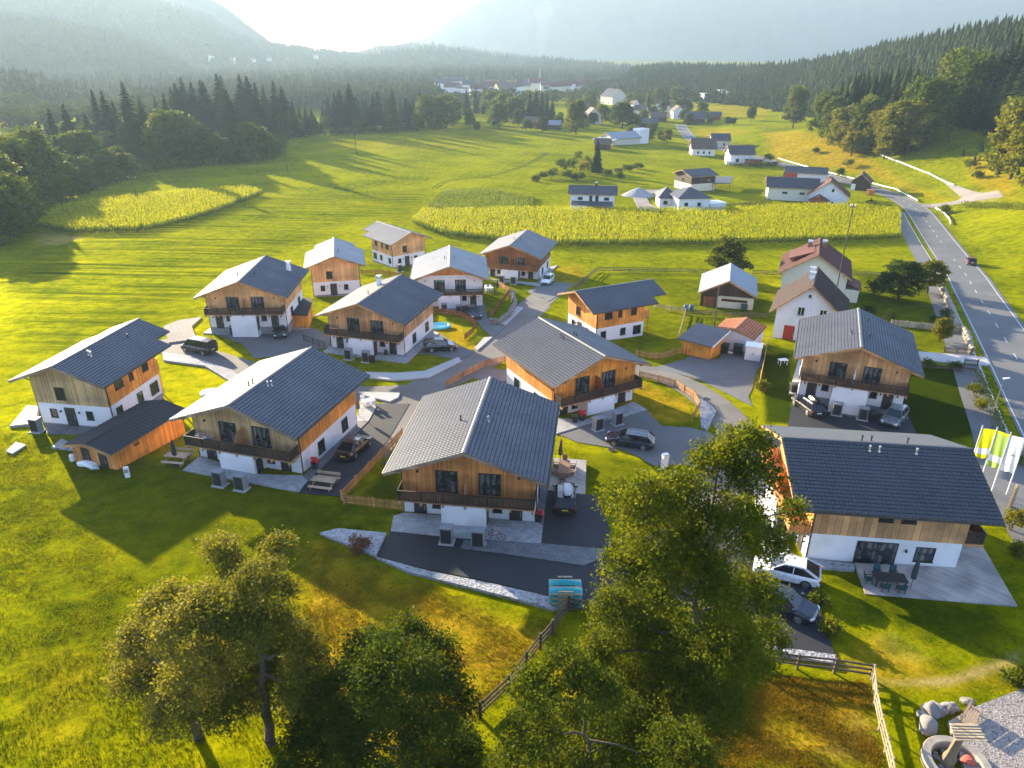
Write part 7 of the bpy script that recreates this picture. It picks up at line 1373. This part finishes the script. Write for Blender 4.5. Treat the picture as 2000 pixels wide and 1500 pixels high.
fill([[(-200, 430), (60, 360), (200, 322), (330, 296), (330, 280), (100, 300), (-200, 350)]], 160, low_round(6), 9, 17, 'leaf_wood', 'leafy undergrowth wood left of the hay meadow', L_farb, 22, 1.3)
fill([[(860, 212), (1000, 208), (1120, 205), (1250, 200), (1500, 212), (1500, 200), (1200, 186), (860, 190)]], 130, low_round(7), 8, 15, 'valley_trees', 'scattered trees and hedgerows between the village and the hazy town', L_farb, 23, 1.4)
fill([[(1620, 262), (1800, 270), (1800, 240), (1640, 240)]], 120, low_conifer(8), 16, 28, 'hillside_wood', 'dark wood behind the forest edge on the right hillside', L_far, 24, 1.2)
fill([[(-120, 268), (60, 262), (200, 250), (420, 232), (420, 222), (0, 240)]], 60, low_round(9), 9, 16, 'hill_bushes', 'round bushes and trees on the hazy hill meadow at the left', L_farb, 25, 1.5)
fill([[(250, 232), (430, 215), (620, 212), (860, 205), (860, 186), (640, 180), (420, 180), (250, 195)]], 900, low_conifer(12), 9, 17, 'valley_wood', 'hazy woods on the valley floor before the left hill', L_far, 31, 1.4)
fill([[(250, 232), (430, 215), (620, 212), (860, 205), (860, 186), (640, 180), (420, 180), (250, 195)]], 700, low_round(13), 8, 14, 'valley_wood', 'hazy leafy trees on the valley floor before the left hill', L_farb, 32, 1.5)
fill([[(850, 162), (1260, 160), (1320, 138), (850, 126)]], 1500, low_conifer(14), 11, 19, 'valley_wood', 'hazy woods closing the valley behind the town', L_far, 33, 1.3)
for bs_, nn, mt_, sd_, a0, a1 in ((low_conifer(15), 2600, L_far, 34, 10, 18), (low_round(16), 1300, L_farb, 35, 8, 14)): fill([[(-300, 182), (880, 180), (888, 138), (-300, 138)]], nn, bs_, a0, a1, 'valley_wood', 'pale misty woods at the foot of the left hill' if sd_ == 34 else 'pale leafy woods at the foot of the left hill', mt_, sd_, 1.4)
# white houses scattered on the wooded slope at the left
Pj = lambda V: np.stack([V[..., 0] / (V[..., 1] * math.cos(PITCH) - (V[..., 2] - CH) * math.sin(PITCH)) * F + 1000, 750 - F * (V[..., 1] * math.sin(PITCH) + (V[..., 2] - CH) * math.cos(PITCH)) / (V[..., 1] * math.cos(PITCH) - (V[..., 2] - CH) * math.sin(PITCH))], -1)
VV = HS[3][0]; pj = Pj(VV)
for px, py in [(416, 128), (452, 128), (486, 130), (522, 130), (612, 122)]:
    i, j = np.unravel_index(np.argmin(((pj - np.array([px, py])) ** 2).sum(-1)), pj.shape[:2]); q = VV[i, j]
    P = thing('hillside_house', 'tiny white house on the hazy wooded slope at the left', 'house', (q[0] + random.uniform(-14, 14), q[1], q[2] + 9), .3, 'white houses on the hazy wooded slope'); mb = MB(); mb.box(-6, -4, -14, 6, 4, 6); mb.build('wall', M_old, P); mb = MB(); mb.loft([[(-6.5, -4.6, 5.7), (-6.5, 4.6, 5.7), (-6.5, 0, 9)], [(6.5, -4.6, 5.7), (6.5, 4.6, 5.7), (6.5, 0, 9)]]); mb.build('roof', M_farbrown, P)
# ------------------------------------------------------------------ haze and smoke
def volume(name, dens, aniso, col):
    m = bpy.data.materials.new(name); m.use_nodes = True; n, l = m.node_tree.nodes, m.node_tree.links; n.remove(n['Principled BSDF']); v = n.new('ShaderNodeVolumePrincipled'); v.inputs['Density'].default_value = dens; v.inputs['Anisotropy'].default_value = aniso; v.inputs['Color'].default_value = (*col, 1); l.new(v.outputs[0], n['Material Output'].inputs['Volume']); return m
hz = MB().box(-5700, -5700, -21, 5700, 5700, 405).build('haze', volume('haze_air', HAZE, .3, (.58, .79, 1.))); stuff(hz, 'pale morning haze filling the valley', 'haze')

p = G(1054, 175); m_ = MB(); m_.lathe([(1.5, 27), (5, 40), (6, 52), (10, 66), (9, 80), (14, 95), (8, 108), (3, 114)], 14); m_.v = [(x + (z - 27) * .06, y, z) for x, y, z in m_.v]; sm = m_.build('smoke', volume('smoke_air', .0012, .2, (.95, .96, 1.))); sm.location = p; stuff(sm, 'faint white smoke above the factory chimney', 'smoke')
